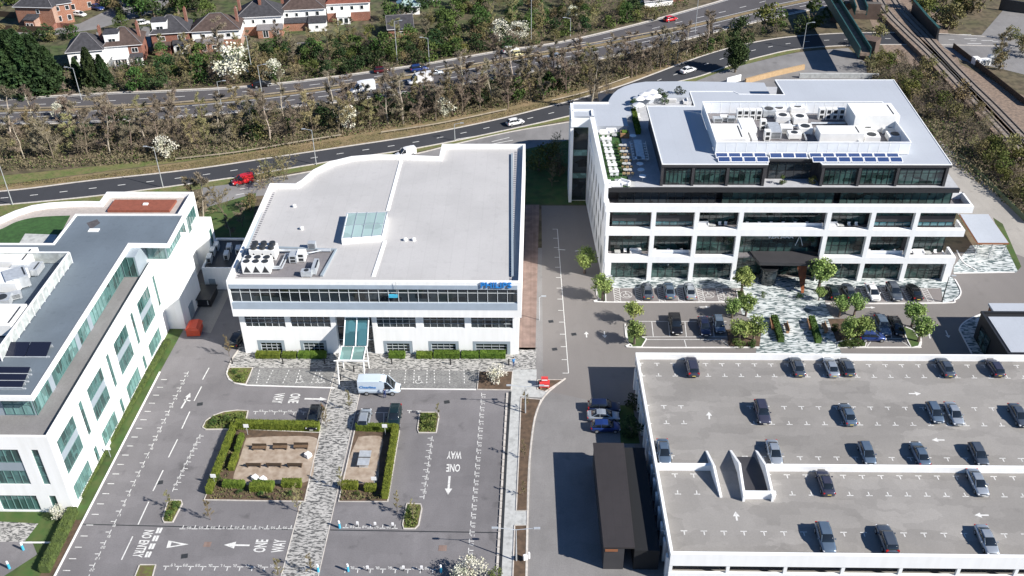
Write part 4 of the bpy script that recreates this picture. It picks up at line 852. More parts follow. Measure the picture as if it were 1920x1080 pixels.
# ------------------------------------------------------------------ small white annex between the two offices
AN = empty('annex_building', (-53.8,138.3,0), label='small white flat-roofed annex between the two white offices', cat='annex'); a_ = MB(); ap = [(-56.2,138.2),(-51.0,138.2),(-50.2,148.0),(-56.3,148.0)]
a_.prism(ap, 0, 4.0); a_.build('wall', M['white'], AN, world=True); b_ = MB(); ring(b_, ap, .25, 4.0, 4.4); b_.build('parapet', M['white'], AN, world=True); c_ = MB(); c_.sheet(inset(ap,.2), 4.02); c_.build('roof', M['fan'], AN, world=True)
d_ = MB(); d_.box(-55.4,-54.3,138.1,138.19,0,2.2); d_.build('door', M['greyclad'], AN, world=True)
G_ = 'condensers on the little annex roof'
for i, (px, lb_) in enumerate((((394,490),'nearest condenser along the left edge of the annex roof'),((400,477),'middle condenser along the left edge of the annex roof'),((407,467),'farthest condenser along the left edge of the annex roof'),((426,484),'near condenser in the middle of the annex roof'),((431,470),'far condenser in the middle of the annex roof'),((448,474),'condenser at the right edge of the annex roof'))):
    acbox('condenser_unit', px, 4.03, .8, 1.5, 1.2, lb_, .1, 'galv', 'front', 'condenser', G_)
def skip(px, lab, w_, l_, h, m, a=0.):
    x, y = P(*px); r = empty('refuse_skip', (x,y,.03), a, lab, 'skip'); b = MB(); b.rbox(0,0,.12,w_*.9,l_*.9,h,0); b.build('body', M[m], r); t = MB(); t.rbox(0,0,h+.13,w_,l_,.12); t.build('lid', M[m], r)
    q = MB()
    for u in (-.3,.3): q.rbox(w_*u, -l_*.455, .5, .12, .06, h*.6)
    q.build('rib', M['galv'], r)
skip((388,563), 'black refuse skip with lid on the apron beside the stair block', 3.0, 4.6, 1.4, 'blackp')
OT = empty('covered_skip', P3(366,622,.03), 0, 'bright orange tarpaulin-covered skip at the top of the left car park lane', 'covered skip'); o1 = MB(); o1.rbox(0,0,.1,2.7,3.6,1.4,.1,0,.96); OT.scale = (.8,.72,.8); o1.build('body', M['orange'], OT, world=False)
o2 = MB(); o2.add([(-1.4,-1.8,1.5),(1.4,-1.8,1.5),(1.4,1.9,1.5),(-1.4,1.9,1.5),(-.5,-1.6,2.1),(.9,-1.5,2.0),(.7,1.6,2.15),(-.8,1.5,2.0)], [(4,5,6,7),(0,1,5,4),(1,2,6,5),(2,3,7,6),(3,0,4,7)]); o2.build('tarpaulin', M['orange'], OT)
# ================================================================== NEW OFFICE (white frame, black penthouse)
NB = empty('office_building', (41.5, 141.5, 0), label='largest office: white frame of balconies under a black penthouse with rooftop plant', cat='office building')
NY = 141.5; cols = [20.0, 27.15, 34.45, 48.9, 56.15, 63.35]; cw = .75; XL, XR = 12.2, 71.6
fr_ = MB(); D0 = NY; D1 = NY+.9
def band(z0, z1, xa=XL, xb=XR, y0=D0, y1=D1): fr_.box(xa, xb, y0, y1, z0, z1)
band(13.6, 14.8, XL-.3, XR+.5); band(9.05, 10.3, XL-.1, XR+.2); band(3.65, 4.9, XL, cols[2]+cw/2); band(3.65, 4.9, cols[3]-cw/2, XR)
fr_.box(XL+.1,XL+1.2,D0,D1,0,3.65); fr_.box(XR-1.3,XR-.1,D0,D1,0,3.65)
for c in cols:
    fr_.box(c-cw/2, c+cw/2, D0+.004, D1-.004, 10.3, 13.6); fr_.box(c-cw/2, c+cw/2, D0+.004, D1-.004, 4.9, 9.05); fr_.box(c-cw/2, c+cw/2, D0+.004, D1-.004, 0, 3.65)
fr_.box(XL-.1, XL+.35, D0+.004, D1, 10.3, 13.6); fr_.box(XL, XL+.35, D0+.004, D1, 4.9, 9.05)
fr_.build('frame', M['whiteb'], NB, world=True)
# right-hand return of the parapets: projecting balcony ends
rt = MB(); rt.box(XR+.2,XR+.5,D1,146.5,13.6,14.8); rt.box(XR-.1,XR+.2,D1,145.0,9.05,10.3); rt.box(XR-.4,XR,D1,145.0,3.65,4.9); rt.box(XR-.8,XR-.5,D1,150,0,3.65); rt.box(69.6,69.95,146.5,185,0,14.6); rt.box(69.95,XR+.5,146.2,146.5,13.6,14.8); rt.build('side_wall', M['whiteb'], NB, world=True)
core = MB(); core.box(XL+.6,69.6,146.0,183.9,0,16.4); core.box(XL+.6,69.55,143.95,146.0,0,13.5); core.build('core_wall', M['charcoal'], NB, world=True)
sl2 = MB()
for z in (4.2, 9.6): sl2.box(XL+.35, 70.0, D1+.0, 143.9, z, z+.35)
sl2.box(XL, 71.9, D1, 146.2, 13.45, 13.6); sl2.build('balcony_floor', M['roofgrey'], NB, world=True)
ed = [XL+.4]+cols+[XR-1.2]
recess = {(4.9,0),(4.9,1),(4.9,5),(4.9,6),(10.3,2),(10.3,3),(10.3,4)}
def nwin(x0, x1, z0, z1, y, nx, nz, g='glass_green', rows=None): return window(NB, x0, x1, z0, z1, y, nx, nz, g, 'frame_d', .07, d=.06, rows=rows)
for i in range(7):
    a, b = ed[i]+(cw/2 if i else .6), ed[i+1]-cw/2
    if i == 3: continue
    nwin(a, b, .05, 3.65, D1+.1, 5, 3, rows=[.05,1.7,3.1,3.65])
    for z0, z1 in ((4.9,9.05),(10.3,13.5)):
        lo_ = z0-.3
        if (z0,i) in recess: nwin(a, b, z0-.35, z1, 143.85, 6, 2)
        elif z0 == 4.9: nwin(a, b, z0, z1, D1+.1, 5, 3, rows=[4.9,6.7,8.4,9.05])
        else:
            s_ = MB(); s_.box(a, b, D1+.15, D1+.3, 11.3, 12.4); s_.box(a,b,D1+.15,D1+.3,10.3,10.5); s_.build('spandrel', M['charcoal'], NB, world=True)
            nwin(a, b, 10.5, 11.3, D1+.2, 5, 1, 'glassblue'); nwin(a, b, 12.4, 13.5, D1+.2, 5, 1)
nwin(cols[2]+.4, cols[3]-.4, 10.0, 13.5, 143.85, 12, 2); nwin(cols[2]+.4, cols[3]-.4, .05, 9.0, 143.5, 10, 4, rows=[.05,2.6,4.8,6.8,8.4,9.0])
bt = MB(); bt.box(cols[2]+.4, cols[3]-.4, D1+.2, D1+.3, 8.3, 9.0); bt.build('glazed_header', M['glassblue'], NB, world=True)
for (z, i) in sorted(recess):   # balustrades
    a, b = ed[i]+cw/2, ed[i+1]-cw/2
    if (z,i) in ((10.3,3),(4.9,1),(4.9,5)): s_ = MB(); s_.box(a, b, 142.75, 142.85, z-.3, z+.55); s_.build('balustrade', M['screen'], NB, world=True)
# fourth floor: dark recessed glazing behind the parapet
nwin(14.2, 30.5, 13.6, 16.3, 144.4, 12, 1, 'glass'); nwin(31.5, 50.0, 13.6, 16.3, 144.4, 13, 1, 'glass_green'); nwin(51, 69.4, 13.6, 16.3, 144.4, 14, 1, 'glass_green')
gt_ = MB(); gt_.box(XL+.2, 69.9, 143.3, 143.75, 16.35, 17.1); gt_.build('terrace_gutter', M['black'], NB, world=True)
tp = [(12.0,143.7),(69.9,143.7),(70.0,184.2),(48.1,185.9),(29.9,186.6),(22.4,186.4),(18.0,184.0),(15.6,180.5),(14.4,176.8),(14.6,175.7),(10.9,175.7),(10.9,169.0),(10.3,169.5)]
te = MB(); te.prism([(12.0,143.7),(69.9,143.7),(70.0,184.2),(48.1,185.9),(29.9,186.6),(22.4,186.4),(19.8,185.4),(18.0,184.0),(16.6,182.4),(15.6,180.5),(14.9,178.6),(14.4,176.8),(14.4,175.7),(10.9,175.7),(10.9,166.5)], 16.4, 17.0); te.build('terrace', mat('terrace_paving',(.40,.41,.43),.8,var=.08,scale=1.5), NB, world=True)
# raised pale roof round the back (curved) and its step
pb_ = MB(); pb_.prism([(7.2,175.7),(7.2,169.9),(11.2,169.9),(11.2,165.6),(17.3,165.6),(17.3,170.2),(18.5,170.4),(18.6,173.2),(19.4,175.0),(21.0,176.9),(23.4,178.3),(29.2,178.6),(46.0,178.6),(46.0,185.9),(29.9,186.6),(22.4,186.4),(19.8,185.4),(18.0,184.0),(16.6,182.4),(15.6,180.5),(14.9,178.6),(14.4,176.8),(14.4,175.7)], 16.9, 17.9)
pb_.build('rear_roof', M['rooflilac'], NB, world=True)
bw = MB(); bw.prism([(14.4,175.7),(14.9,178.6),(16.6,182.4),(19.8,185.4),(22.4,186.4),(29.9,186.6),(48.1,185.9),(70,184.2),(69.9,170),(14.4,170)], 0, 16.38); bw.build('rear_wall', M['whiteb'], NB, world=True)
# left tower and left facade
tw = MB(); tw.box(6.9,7.5,168.9,175.7,0,17.4); tw.box(7.5,14.4,175.3,175.7,0,17.6); tw.box(10.3,10.9,168.9,170.4,0,17.0); tw.box(7.5,10.3,169.6,175.3,0,16.0); tw.box(7.0,10.9,168.7,169.0,16.2,17.9); tw.box(7.0,7.5,168.9,175.7,17.4,18.0); tw.box(7.5,14.4,175.4,175.7,17.6,18.2); tw.box(7.5,11.2,172.1,172.4,17.9,18.2); tw.box(10.8,11.1,169.9,172.1,17.9,18.2)
tw.build('stair_tower', M['whiteb'], NB, world=True)
for z0, z1, g in ((.2,5,'glass'),(5,6.2,'glass_tealf'),(6.2,9.8,'glass'),(9.8,11.2,'glass_tealf'),(11.2,15.6,'glass'),(15.6,16.2,'glassblue')): nwin(7.52, 10.28, z0, z1, 169.55, 1, 1, g)
lf = MB(); lf.prism([(12.0,141.6),(12.7,141.6),(11.6,169),(10.3,169)], 0, 14.6); lf.prism([(11.7,143.0),(12.35,143.0),(11.35,169.2),(10.5,169.2)], 14.6, 18.0); lf.build('side_wall', M['whiteb'], NB, world=True)
dm = MB()
for r_, zc in enumerate((3.4,7.6,11.8)):
    for i in range(7):
        y = 144.5+i*3.5+(r_ % 2)*1.7; x = 12.0-(y-141.6)*.062-.03
        dm.add([(x,y-.55,zc),(x,y,zc-1.9),(x,y+.55,zc),(x,y,zc+1.9),(x-.02,y-.55,zc),(x-.02,y,zc-1.9),(x-.02,y+.55,zc),(x-.02,y,zc+1.9)], [(4,5,6,7),(7,6,5,4),(0,1,2,3),(0,4,5,1),(1,5,6,2),(2,6,7,3),(3,7,4,0)])
dm.build('diamond_window', M['fan'], NB, world=True)
# penthouse
rp_ = [(21.0,144.2),(38.3,144.2),(38.6,146.4),(46.6,146.4),(47.0,144.2),(68.0,144.2),(69.2,179.7),(46.4,179.7),(46.7,172.6),(38.4,172.9),(37.6,174.1),(29.3,174.1),(29.3,167.4),(20.6,167.4)]
pw_ = MB(); pw_.prism(inset(rp_,.55), 17.0, 20.5); pw_.build('penthouse_wall', M['charcoal'], NB, world=True)
pf = MB(); pf.prism(rp_, 20.5, 20.95); pf.build('penthouse_fascia', M['charcoal'], NB, world=True)
pfr = MB(); pfr.prism(inset(rp_,.08), 20.96, 21.02); pfr.build('roof', M['rooflilac'], NB, world=True)
pe = MB(); ring(pe, rp_, .14, 20.96, 21.1); pe.build('roof_edge_trim', M['whiteb'], NB, world=True)
for x0, x1 in ((21.8,25.9),(26.6,31.6),(32.2,37.5),(47.8,53.0),(53.8,59.2),(60.0,67.2)): nwin(x0, x1, 17.15, 20.0, 144.68, 6, 2, rows=[17.15,19.3,20.0])
nwin(39.2, 46.2, 17.1, 20.0, 146.9, 5, 2, 'glass')
for x in (21.2,26.25,31.9,37.85,47.4,53.4,59.6,67.5): pc = MB(); pc.box(x-.22,x+.22,144.3,144.9,17.0,20.5); pc.build('pier', M['charcoal'], NB, world=True)
gl = MB(); gl.box(21.3,21.6,144.35,144.9,17.1,20.0); 
xw = window(NB, 145, 160, 17.2, 20.2, 67.7, 10, 1, 'glassblue', 'frame_d', .07, 'x', 1)
# entrance canopy, revolving door, rusted fin, lettering
ec = MB(); ec.prism([(38.2,139.8),(48.0,139.6),(49.2,143.4),(37.2,143.4)], 4.3, 4.9); ec.build('entrance_canopy', M['charcoal'], NB, world=True)
ef = MB(); ef.add([(44.6,140.0,4.3),(46.3,140.0,4.3),(45.9,137.8,.03),(45.5,137.8,.03),(44.7,140.5,4.3),(46.2,140.5,4.3),(45.85,138.2,.03),(45.55,138.2,.03)], [(0,1,2,3)[::-1],(4,5,6,7),(0,4,7,3),(1,2,6,5),(0,1,5,4)]); ef.build('rusted_fin', M['rust'], NB, world=True)
x, y = P(1438,528); rv = MB(); rv.cyl(x, y, .04, 2.9, 1.45, n=20); rv.build('revolving_door', M['glass'], NB, world=True); rv2 = MB(); rv2.cyl(x, y, 2.9, 3.2, 1.55, n=20); rv2.build('revolving_door_cap', M['black'], NB, world=True)
facade_word('VEA AAA', 42.0, 143.35, 7.8, .9, 'whitep', NB, 1.2, .05)
aa = MB(); aa.tube((45.2,143.2,8.2),(44.7,143.2,6.2),.07,n=5); aa.tube((45.2,143.2,8.2),(45.9,143.2,6.2),.07,n=5); aa.build('white_stay', M['whitep'], NB, world=True)
lgd = MB(); [lgd.sheet(q, 17.03) for q in ([P(x,y,17.03) for x,y in ((1121,250),(1166,247),(1186,352),(1136,352))],)]; lgd.build('terrace_lawn', M['turf'], NB, world=True)
gp_ = MB(); gp_.ribbon([P(1169,258,17.05),P(1186,352,17.05)], .9, 17.04); gp_.build('terrace_path', M['pave_pale'], NB, world=True)
# ------------------------------------------------------------------ plant screen on the penthouse roof
PS = empty('plant_screen', (45.8,156,21.02), label='white panelled screen enclosing the plant on the black penthouse roof', cat='plant screen'); X0, X1, Y0, Y1, ZT = 30.2, 62.0, 147.9, 164.2, 23.2
def spanel(a0, a1, axis, c):
    n = max(1, round((a1-a0)/1.65)); p = MB(); f = MB()
    for i in range(n):
        u, v = a0+(a1-a0)*i/n+.05, a0+(a1-a0)*(i+1)/n-.05
        if axis == 'x': p.box(u, v, c-.03, c+.03, 21.1, ZT-.08); f.box(u-.1, u, c-.05, c+.05, 21.03, ZT)
        else: p.box(c-.03, c+.03, u, v, 21.1, ZT-.08); f.box(c-.05, c+.05, u-.1, u, 21.03, ZT)
    if axis == 'x': f.box(a0-.1, a1+.1, c-.09, c+.09, ZT, ZT+.12)
    else: f.box(c-.09, c+.09, a0-.1+.2, a1+.1-.2, ZT, ZT+.12)
    p.build('screen_panel', M['screen'], PS, world=True); f.build('screen_frame', M['whiteb'], PS, world=True)
spanel(X0, X1, 'x', Y0); spanel(X0, X1, 'x', Y1); spanel(Y0+.1, Y1-.1, 'y', X0); spanel(Y0+.1, Y1-.1, 'y', X1)
# solar panels in two rows
used = False; sp0 = None
def solar(x, y, lab):
    global sp0
    if sp0 is None:
        r = empty('solar_array', (0,0,0)); Mx = Matrix.Rotation(math.radians(20), 4, 'X'); p = MB(); p.M = Mx; p.box(-.92,.92,-.5,.5,.3,.34); p.build('cells', M['solar'], r)
        f = MB(); f.M = Mx
        for bx in ((-1.0,1.0,-.6,-.5),(-1.0,1.0,.5,.6),(-1.0,-.92,-.5,.5),(.92,1.0,-.5,.5)): f.box(*bx, .27, .37)
        f.M = None; f.box(-.9,-.8,.25,.35,0,.4); f.box(.8,.9,.25,.35,0,.4); f.box(-.9,-.8,-.4,-.3,0,.15); f.box(.8,.9,-.4,-.3,0,.15); f.build('mounting_frame', M['whiteb'], r); sp0 = r; u = False
    else: u = True
    put(sp0, u, (x, y, 21.03), 0, lab, 'solar panel', 'blue solar panels in two rows before the plant screen', s=1.0)
fx = [1368,1393,1418,1443]+[1547+22*k+.0 for k in range(0)]
back = [(31.0+i*2.1) for i in range(4)]+[39.9,41.95,44.0]+[(46.4+i*2.1) for i in range(7)]
for i, x in enumerate(back): solar(x+.1, 147.0, '%s blue solar panel from the left in the back row below the plant screen' % ordn(i+1))
front = [(31.0+i*2.1) for i in range(4)]+[(46.4+i*2.1) for i in range(7)]
for i, x in enumerate(front): solar(x+.25, 145.55, '%s blue solar panel from the left in the front row along the penthouse roof edge' % ordn(i+1))
# roof plant inside the screen
ZR = 21.03; GP = 'machines inside the white plant screen'
def U(name, px, sx_, sy_, h, lab, a=0., m='unitw', fan='front'): return acbox(name, px, ZR, sx_, sy_, h, lab, a, m, fan, 'roof plant', GP)
U('plant_room', (1364,262), 4.9, 6.0, 1.6, 'white plant casing with a long black slot, at the left end of the screened plant', fan='slot')
U('plant_room', (1572,262), 7.4, 3.2, 1.9, 'wide white plant casing with black slot, front middle of the screened plant', fan='slot')
U('plant_room', (1631,237), 7.6, 5.4, 3.2, 'tallest white plant casing with a sloping front, at the back right of the screened plant', fan='slot')
U('plant_room', (1399,248), 2.6, 4.6, 1.7, 'cream ducted casing with two limbs, second from the left end of the screened plant', m='unitw', fan='none'); U('duct', (1397,266), .9, 3.2, 1.2, 'left limb of duct in front of the cream casing', fan='none'); U('duct', (1411,266), .9, 3.2, 1.2, 'right limb of duct in front of the cream casing', fan='none')
for i, x in enumerate((1385,1397,1409,1421)): U('condenser_unit', (x,224), 1.0, 1.0, 2.0, '%s of four slim condensers from the left, in the back-left row of the screened plant' % ordn(i+1))
for i, x in enumerate((1538,1551,1563,1575)): U('condenser_unit', (x,223), 1.0, 1.0, 2.1, '%s of four slim condensers from the left, in the row beside the tallest casing' % ordn(i+1))
for i, (x, y) in enumerate(((1429,243),(1437,263))): U('condenser_unit', (x,y), 1.0, 1.0, 1.9, ('slim condenser just right of the cream casing, the farther of two','slim condenser just right of the cream casing, the nearer of two')[i])
k = 0; WH = ['at the back screen, left of middle','at the back, left of middle','at the back, right of the grey box','in the back row at the middle','right of the middle, second row','left of the middle, long grey one','beside the long grey one','front row, pale one near the middle','front row, beside the wide casing','front right group, farther left one','front right group, farther right one','front right group, nearer left one','front right group, nearer right one','low one at the far left corner','low one behind the left casing','low one beside the four back-left condensers']
for (x, y, a_, b_, h, m, f) in ((1440,216,2.2,2.4,1.3,'galv','top'),(1459,213,2.4,2.0,1.2,'unitw','top'),(1493,212,2.6,2.0,1.4,'unitw','top'),(1466,228,2.4,2.0,1.3,'unitw','top'),(1498,230,2.5,2.0,1.3,'unitw','top'),(1450,252,1.9,4.0,1.4,'galv','louvre'),(1473,247,2.0,1.9,1.1,'unitw','louvre'),(1488,258,2.2,1.6,1.,'unitw','top'),(1508,248,2.3,2.2,1.2,'unitw','top'),
        (1624,248,2.4,2.0,1.1,'unitw','top'),(1664,247,2.4,2.0,1.1,'unitw','top'),(1632,263,2.6,2.2,1.1,'unitw','top'),(1676,262,2.6,2.2,1.1,'unitw','top'),(1345,228,1.6,1.2,.8,'galv','louvre'),(1357,226,1.4,1.2,.9,'unitw','louvre'),(1370,228,1.4,1.2,.9,'galv','louvre')):
    U('air_handling_unit', (x,y), a_, b_, h, 'pale air handling unit inside the plant screen, '+WH[k], rnd.uniform(-.08,.08), m, f); k += 1
dt = MB()
def dpipe(pts, r=.16):
    for a, b in zip(pts, pts[1:]): dt.tube(P3(*a), P3(*b), r, n=6)
dpipe([(1455,236,21.8),(1512,236,21.8)],.2); dpipe([(1505,240,21.4),(1512,262,21.4)]); dpipe([(1520,231,21.4),(1585,231,21.4)],.2); dpipe([(1466,268,21.5),(1506,268,21.5)],.22); dpipe([(1445,266,21.5),(1452,272,21.5),(1466,270,21.5)],.15); dpipe([(1527,240,21.3),(1533,252,21.3)],.14); dpipe([(1604,255,21.6),(1612,268,21.6)],.2); dpipe([(1480,224,21.6),(1480,240,21.6)],.18)
tag(dt.build('pipework', M['galv']), 'silver ductwork linking the machines inside the white plant screen', 'ductwork')
dk = MB(); dk.sheet([(30.3,148.0),(61.9,148.0),(61.9,164.1),(30.3,164.1)], 21.045); dk.build('plant_deck', M['roofgrey'], NB, world=True)
# ------------------------------------------------------------------ canopy shelter, low dark pavilions on the right
CS = empty('shelter', P3(1845,460,0), label='open shelter with a flat pale roof and red-brown edge, right of the largest office', cat='shelter'); c_ = MB(); cp = [(78.3,148.8),(83.8,148.8),(84.1,159.0),(78.7,159.0)]; c_.prism(cp, 3.05, 3.3); c_.build('roof', M['brown'], CS, world=True)
c2 = MB(); c2.prism(inset(cp,.1), 3.31, 3.36); c2.build('roof_sheet', M['rooflilac'], CS, world=True)
for x, y in ((78.6,149.1),(81.1,149.1),(83.5,149.1),(79.0,158.7),(83.8,158.7)): q = MB(); q.cyl(x, y, .03, 3.05, .08, n=8); q.build('post', M['steel'], CS, world=True)
DP = empty('pavilion', (70,120,0), label='low black pavilion with pale flat roof at the right edge behind the parking deck', cat='pavilion'); p_ = MB(); p_.box(70.0,90,115.3,125.8,0,4.6); p_.build('wall', M['black'], DP, world=True); r_ = MB(); ring(r_, [(69.9,115.2),(90.1,115.2),(90.1,125.9),(69.9,125.9)], .3, 4.6, 5.0); r_.build('parapet', M['black'], DP, world=True); r2_ = MB(); r2_.box(70.6,89.8,115.5,124.6,4.6,4.85); r2_.build('roof', M['rooflilac'], DP, world=True)
window(DP, 120.8, 124.6, .1, 3.2, 69.97, 2, 2, 'glass_green', 'frame_d', .1, 'x', -1)
D2 = empty('pavilion', (73,127.5,0), label='second smaller pale-roofed pavilion just behind the low black one', cat='pavilion'); p2 = MB(); p2.box(72.3,90,126.1,128.2,0,4.4); p2.build('wall', M['brown'], D2, world=True); p3 = MB(); p3.box(72.1,90.2,125.95,128.4,4.4,4.75); p3.build('roof', M['rooflilac'], D2, world=True)
BX = empty('storage_building', (8.6,78.9,0), label='long low charcoal flat-roofed store in the shadow of the parking deck', cat='storage building'); bp_ = [(8.6,78.9),(11.0,78.9),(10.9,90.4),(12.1,90.4),(12.1,96.5),(8.2,96.5)]
b1 = MB(); b1.prism(bp_, 0, 3.8); b1.build('wall', M['charcoal'], BX, world=True); b2 = MB(); b2.prism([(8.5,78.8),(12.2,78.8),(12.2,96.6),(8.1,96.6)], 3.8, 4.05); b2.build('roof', M['boxroof'], BX, world=True); b3 = MB(); b3.box(8.7,10.2,78.72,78.79,3.35,3.7); b3.build('brown_fascia', M['brown'], BX, world=True)
b4 = MB(); b4.prism([(12.21,78.9),(15.2,78.9),(14.9,96.4),(12.21,96.4)], 0, 3.4); b4.build('black_side_bay', M['blackroof'], BX, world=True)
# ================================================================== PARKING DECK
DK = empty('parking_deck', (16,77.2,0), label='white-edged open rooftop parking deck filling the lower right', cat='parking deck'); DX0, DX1, DY0, DY1, DZ = 16.1, 105, 77.3, 114.3, 4.2
f1 = MB(); f1.prism([(DX0,DY0),(DX1,DY0),(DX1,DY1),(DX0-.9,DY1)], 3.6, DZ); f1.build('deck_slab', M['deck'], DK, world=True)
pp_ = MB(); pp_.box(DX0-.9,DX1,DY1,DY1+.35,3.2,5.2); pp_.prism([(DX0,DY0),(DX0+.35,DY0),(DX0-.55,DY1),(DX0-.9,DY1)], 3.61, 5.15); pp_.box(DX0,DX1,DY0-.45,DY0,3.2,5.2); pp_.build('parapet', M['whiteb'], DK, world=True)
md_ = MB(); md_.box(DX0+.02,23.0,91.4,91.85,DZ-.02,5.1); md_.box(30.1,DX1,91.4,91.85,DZ-.02,5.1); md_.build('middle_wall', M['whiteb'], DK, world=True)
lw2 = MB(); lw2.prism([(DX0+.1,DY0),(DX0+.35,DY0),(DX0-.5,DY1),(DX0-.8,DY1)], 0, 3.6)
for i in range(15): t = (i+.3)/15; lw2.rbox(DX0-.05-.9*t, DY0+(DY1-DY0)*t, 0, .4, .7, 3.6)
lw2.build('side_wall', M['whiteb'], DK, world=True)
fw3 = MB(); fw3.box(DX0+.3,DX1,DY0+2.2,DY0+2.4,0,3.6); fw3.build('back_wall', M['fan'], DK, world=True)
ff = MB(); ff.box(DX0,DX1,DY0-.4,DY0-.1,0,1.9)
for i in range(14): x = DX0+.2+i*6.7; ff.box(x-.2,x+.2,DY0-.38,DY0-.08,1.9,3.2)
ff.build('front_frame', M['whiteb'], DK, world=True)
fl_ = MB(); fl_.box(DX0+.3,DX1,DY0-.08,DY0+2.2,1.0,1.15); fl_.build('lower_floor', M['deck'], DK, world=True)
rw = MB()
def wedge(xa, xb, ya, yb, w_, z=5.35, lowfar=True):
    "ramp wall: full height at the near end, sloping down to the deck at the far tip"
    rw.add([(xa-w_/2,ya,DZ+.001),(xa+w_/2,ya,DZ+.001),(xb+w_/2,yb,DZ+.001),(xb-w_/2,yb,DZ+.001),(xa-w_/2,ya,5.2),(xa+w_/2,ya,5.2),(xb+w_/2,yb,z),(xb-w_/2,yb,z)], [(0,3,2,1),(4,5,6,7),(0,1,5,4),(1,2,6,5),(2,3,7,6),(3,0,4,7)])
for tip, ap, nr, zn, zz in (((1325,845),(1339,873),(1352,931),4.4,5.9),((1370,844),(1387,869),(1396,930),5.2,5.8),((1418,844),(1437,873),(1450,930),5.2,5.8)):
    (tx, ty), (ax, ay), (nx, ny) = P(*tip,4.3), P(*ap,zz), P(*nr,zn); vs = []
    for x, y, z in ((nx,ny,zn),(ax,ay,zz),(tx,ty,4.3)):
        for s in (-.15,.15): vs += [(x+s,y,DZ+.001),(x+s,y,z)]
    rw.add(vs, [(0,2,3,1),(1,3,7,5),(5,7,11,9),(0,1,5,4),(4,5,9,8),(2,6,7,3),(6,10,11,7),(8,9,11,10)])
rw.box(26.3,30.2,86.55,86.94,DZ,5.3); rw.build('ramp_wall', M['whiteb'], DK, world=True)
rv3 = MB(); rv3.sheet([(26.8,87.0),(29.7,87.0),(29.6,91.5),(29.0,94),(26.3,94),(26.8,91.5)], DZ+.01); rv3.build('ramp_well', M['charcoal'], DK, world=True)
dm_ = MB(); Zd = DZ+.006
def drow(y, a, k0, k1, skip_=()):
    for k in range(k0, k1):
        if k in skip_: continue
        tmark(dm_, 18.27+2.38*(k-1), y, a, Zd, 1.05, .13)
drow(113.4, -pi/2, 0, 34); drow(110.45, pi/2, 0, 34); drow(104.0, -pi/2, 0, 34, (3,4,5)); drow(100.3, pi/2, 0, 34, (3,4,5)); drow(94.1, -pi/2, 0, 34, (2,3,4)); drow(90.8, -pi/2, 0, 34, (3,4,5)); drow(87.3, pi/2, 0, 34, (3,4,5)); drow(81.3, -pi/2, 0, 34)
for a, b in (((1704,738),(1727,738)),((1771,825),(1747,825)),((1854,966),(1827,966)),((1330,786),(1329,772)),((1382,976),(1379,959))): arrow(dm_, P(*a,DZ), P(*b,DZ), Zd, .42, .11, .8)
dm_.build('deck_markings', M['paint'], DK, world=True)
# ================================================================== VEGETATION
def quads(c, size, g, flat=0., aspect=1.):
    "c: Nx3 centres -> random-facing quads"
    n = len(c); d1 = g.normal(0,1,(n,3)); d1[:,2] *= (1-flat); d1 /= np.linalg.norm(d1,axis=1)[:,None]+1e-9
    d2 = g.normal(0,1,(n,3)); d2[:,2] *= (1-flat*.5); d2 -= (d1*d2).sum(1)[:,None]*d1; d2 /= np.linalg.norm(d2,axis=1)[:,None]+1e-9
    s = (size*(.6+.8*g.random(n)))[:,None]/2 if np.ndim(size) == 0 else size[:,None]/2
    v = np.empty((n,4,3)); v[:,0] = c-d1*s*aspect; v[:,1] = c+d2*s; v[:,2] = c+d1*s*aspect; v[:,3] = c-d2*s; return v.reshape(-1,3)
def qmesh(name, V, m):
    me = bpy.data.meshes.new(name); n = len(V)//4; me.vertices.add(len(V)); me.vertices.foreach_set('co', V.astype(np.float32).ravel())
    me.loops.add(n*4); me.loops.foreach_set('vertex_index', np.arange(n*4, dtype=np.int32)); me.polygons.add(n); me.polygons.foreach_set('loop_start', np.arange(0,n*4,4,dtype=np.int32))
    try: me.polygons.foreach_set('loop_total', np.full(n,4,dtype=np.int32))
    except Exception: pass
    me.materials.append(m); me.update(calc_edges=True); return me
def link(name, me, parent=None):
    o = bpy.data.objects.new(name, me); COL.objects.link(o); o.parent = parent; return o
def branches(mb, p, d, L_, r, depth, g, tips, spread=.55, up=.25, n=(2,4)):
    q = p+d*L_; mb.tube(p, q, r, r*.62, n=5 if depth > 1 else 3, caps=False)
    if depth == 0: tips.append((p, q)); return
    for k in range(g.integers(n[0], n[1])):
        nd = d+Vector(g.normal(0, spread, 3)); nd.z += up; nd.normalize(); t = g.uniform(.55,1.); branches(mb, p+d*L_*t, nd, L_*g.uniform(.6,.85), r*.6, depth-1, g, tips, spread, up, n)
    if depth <= 2: tips.append((p, q))
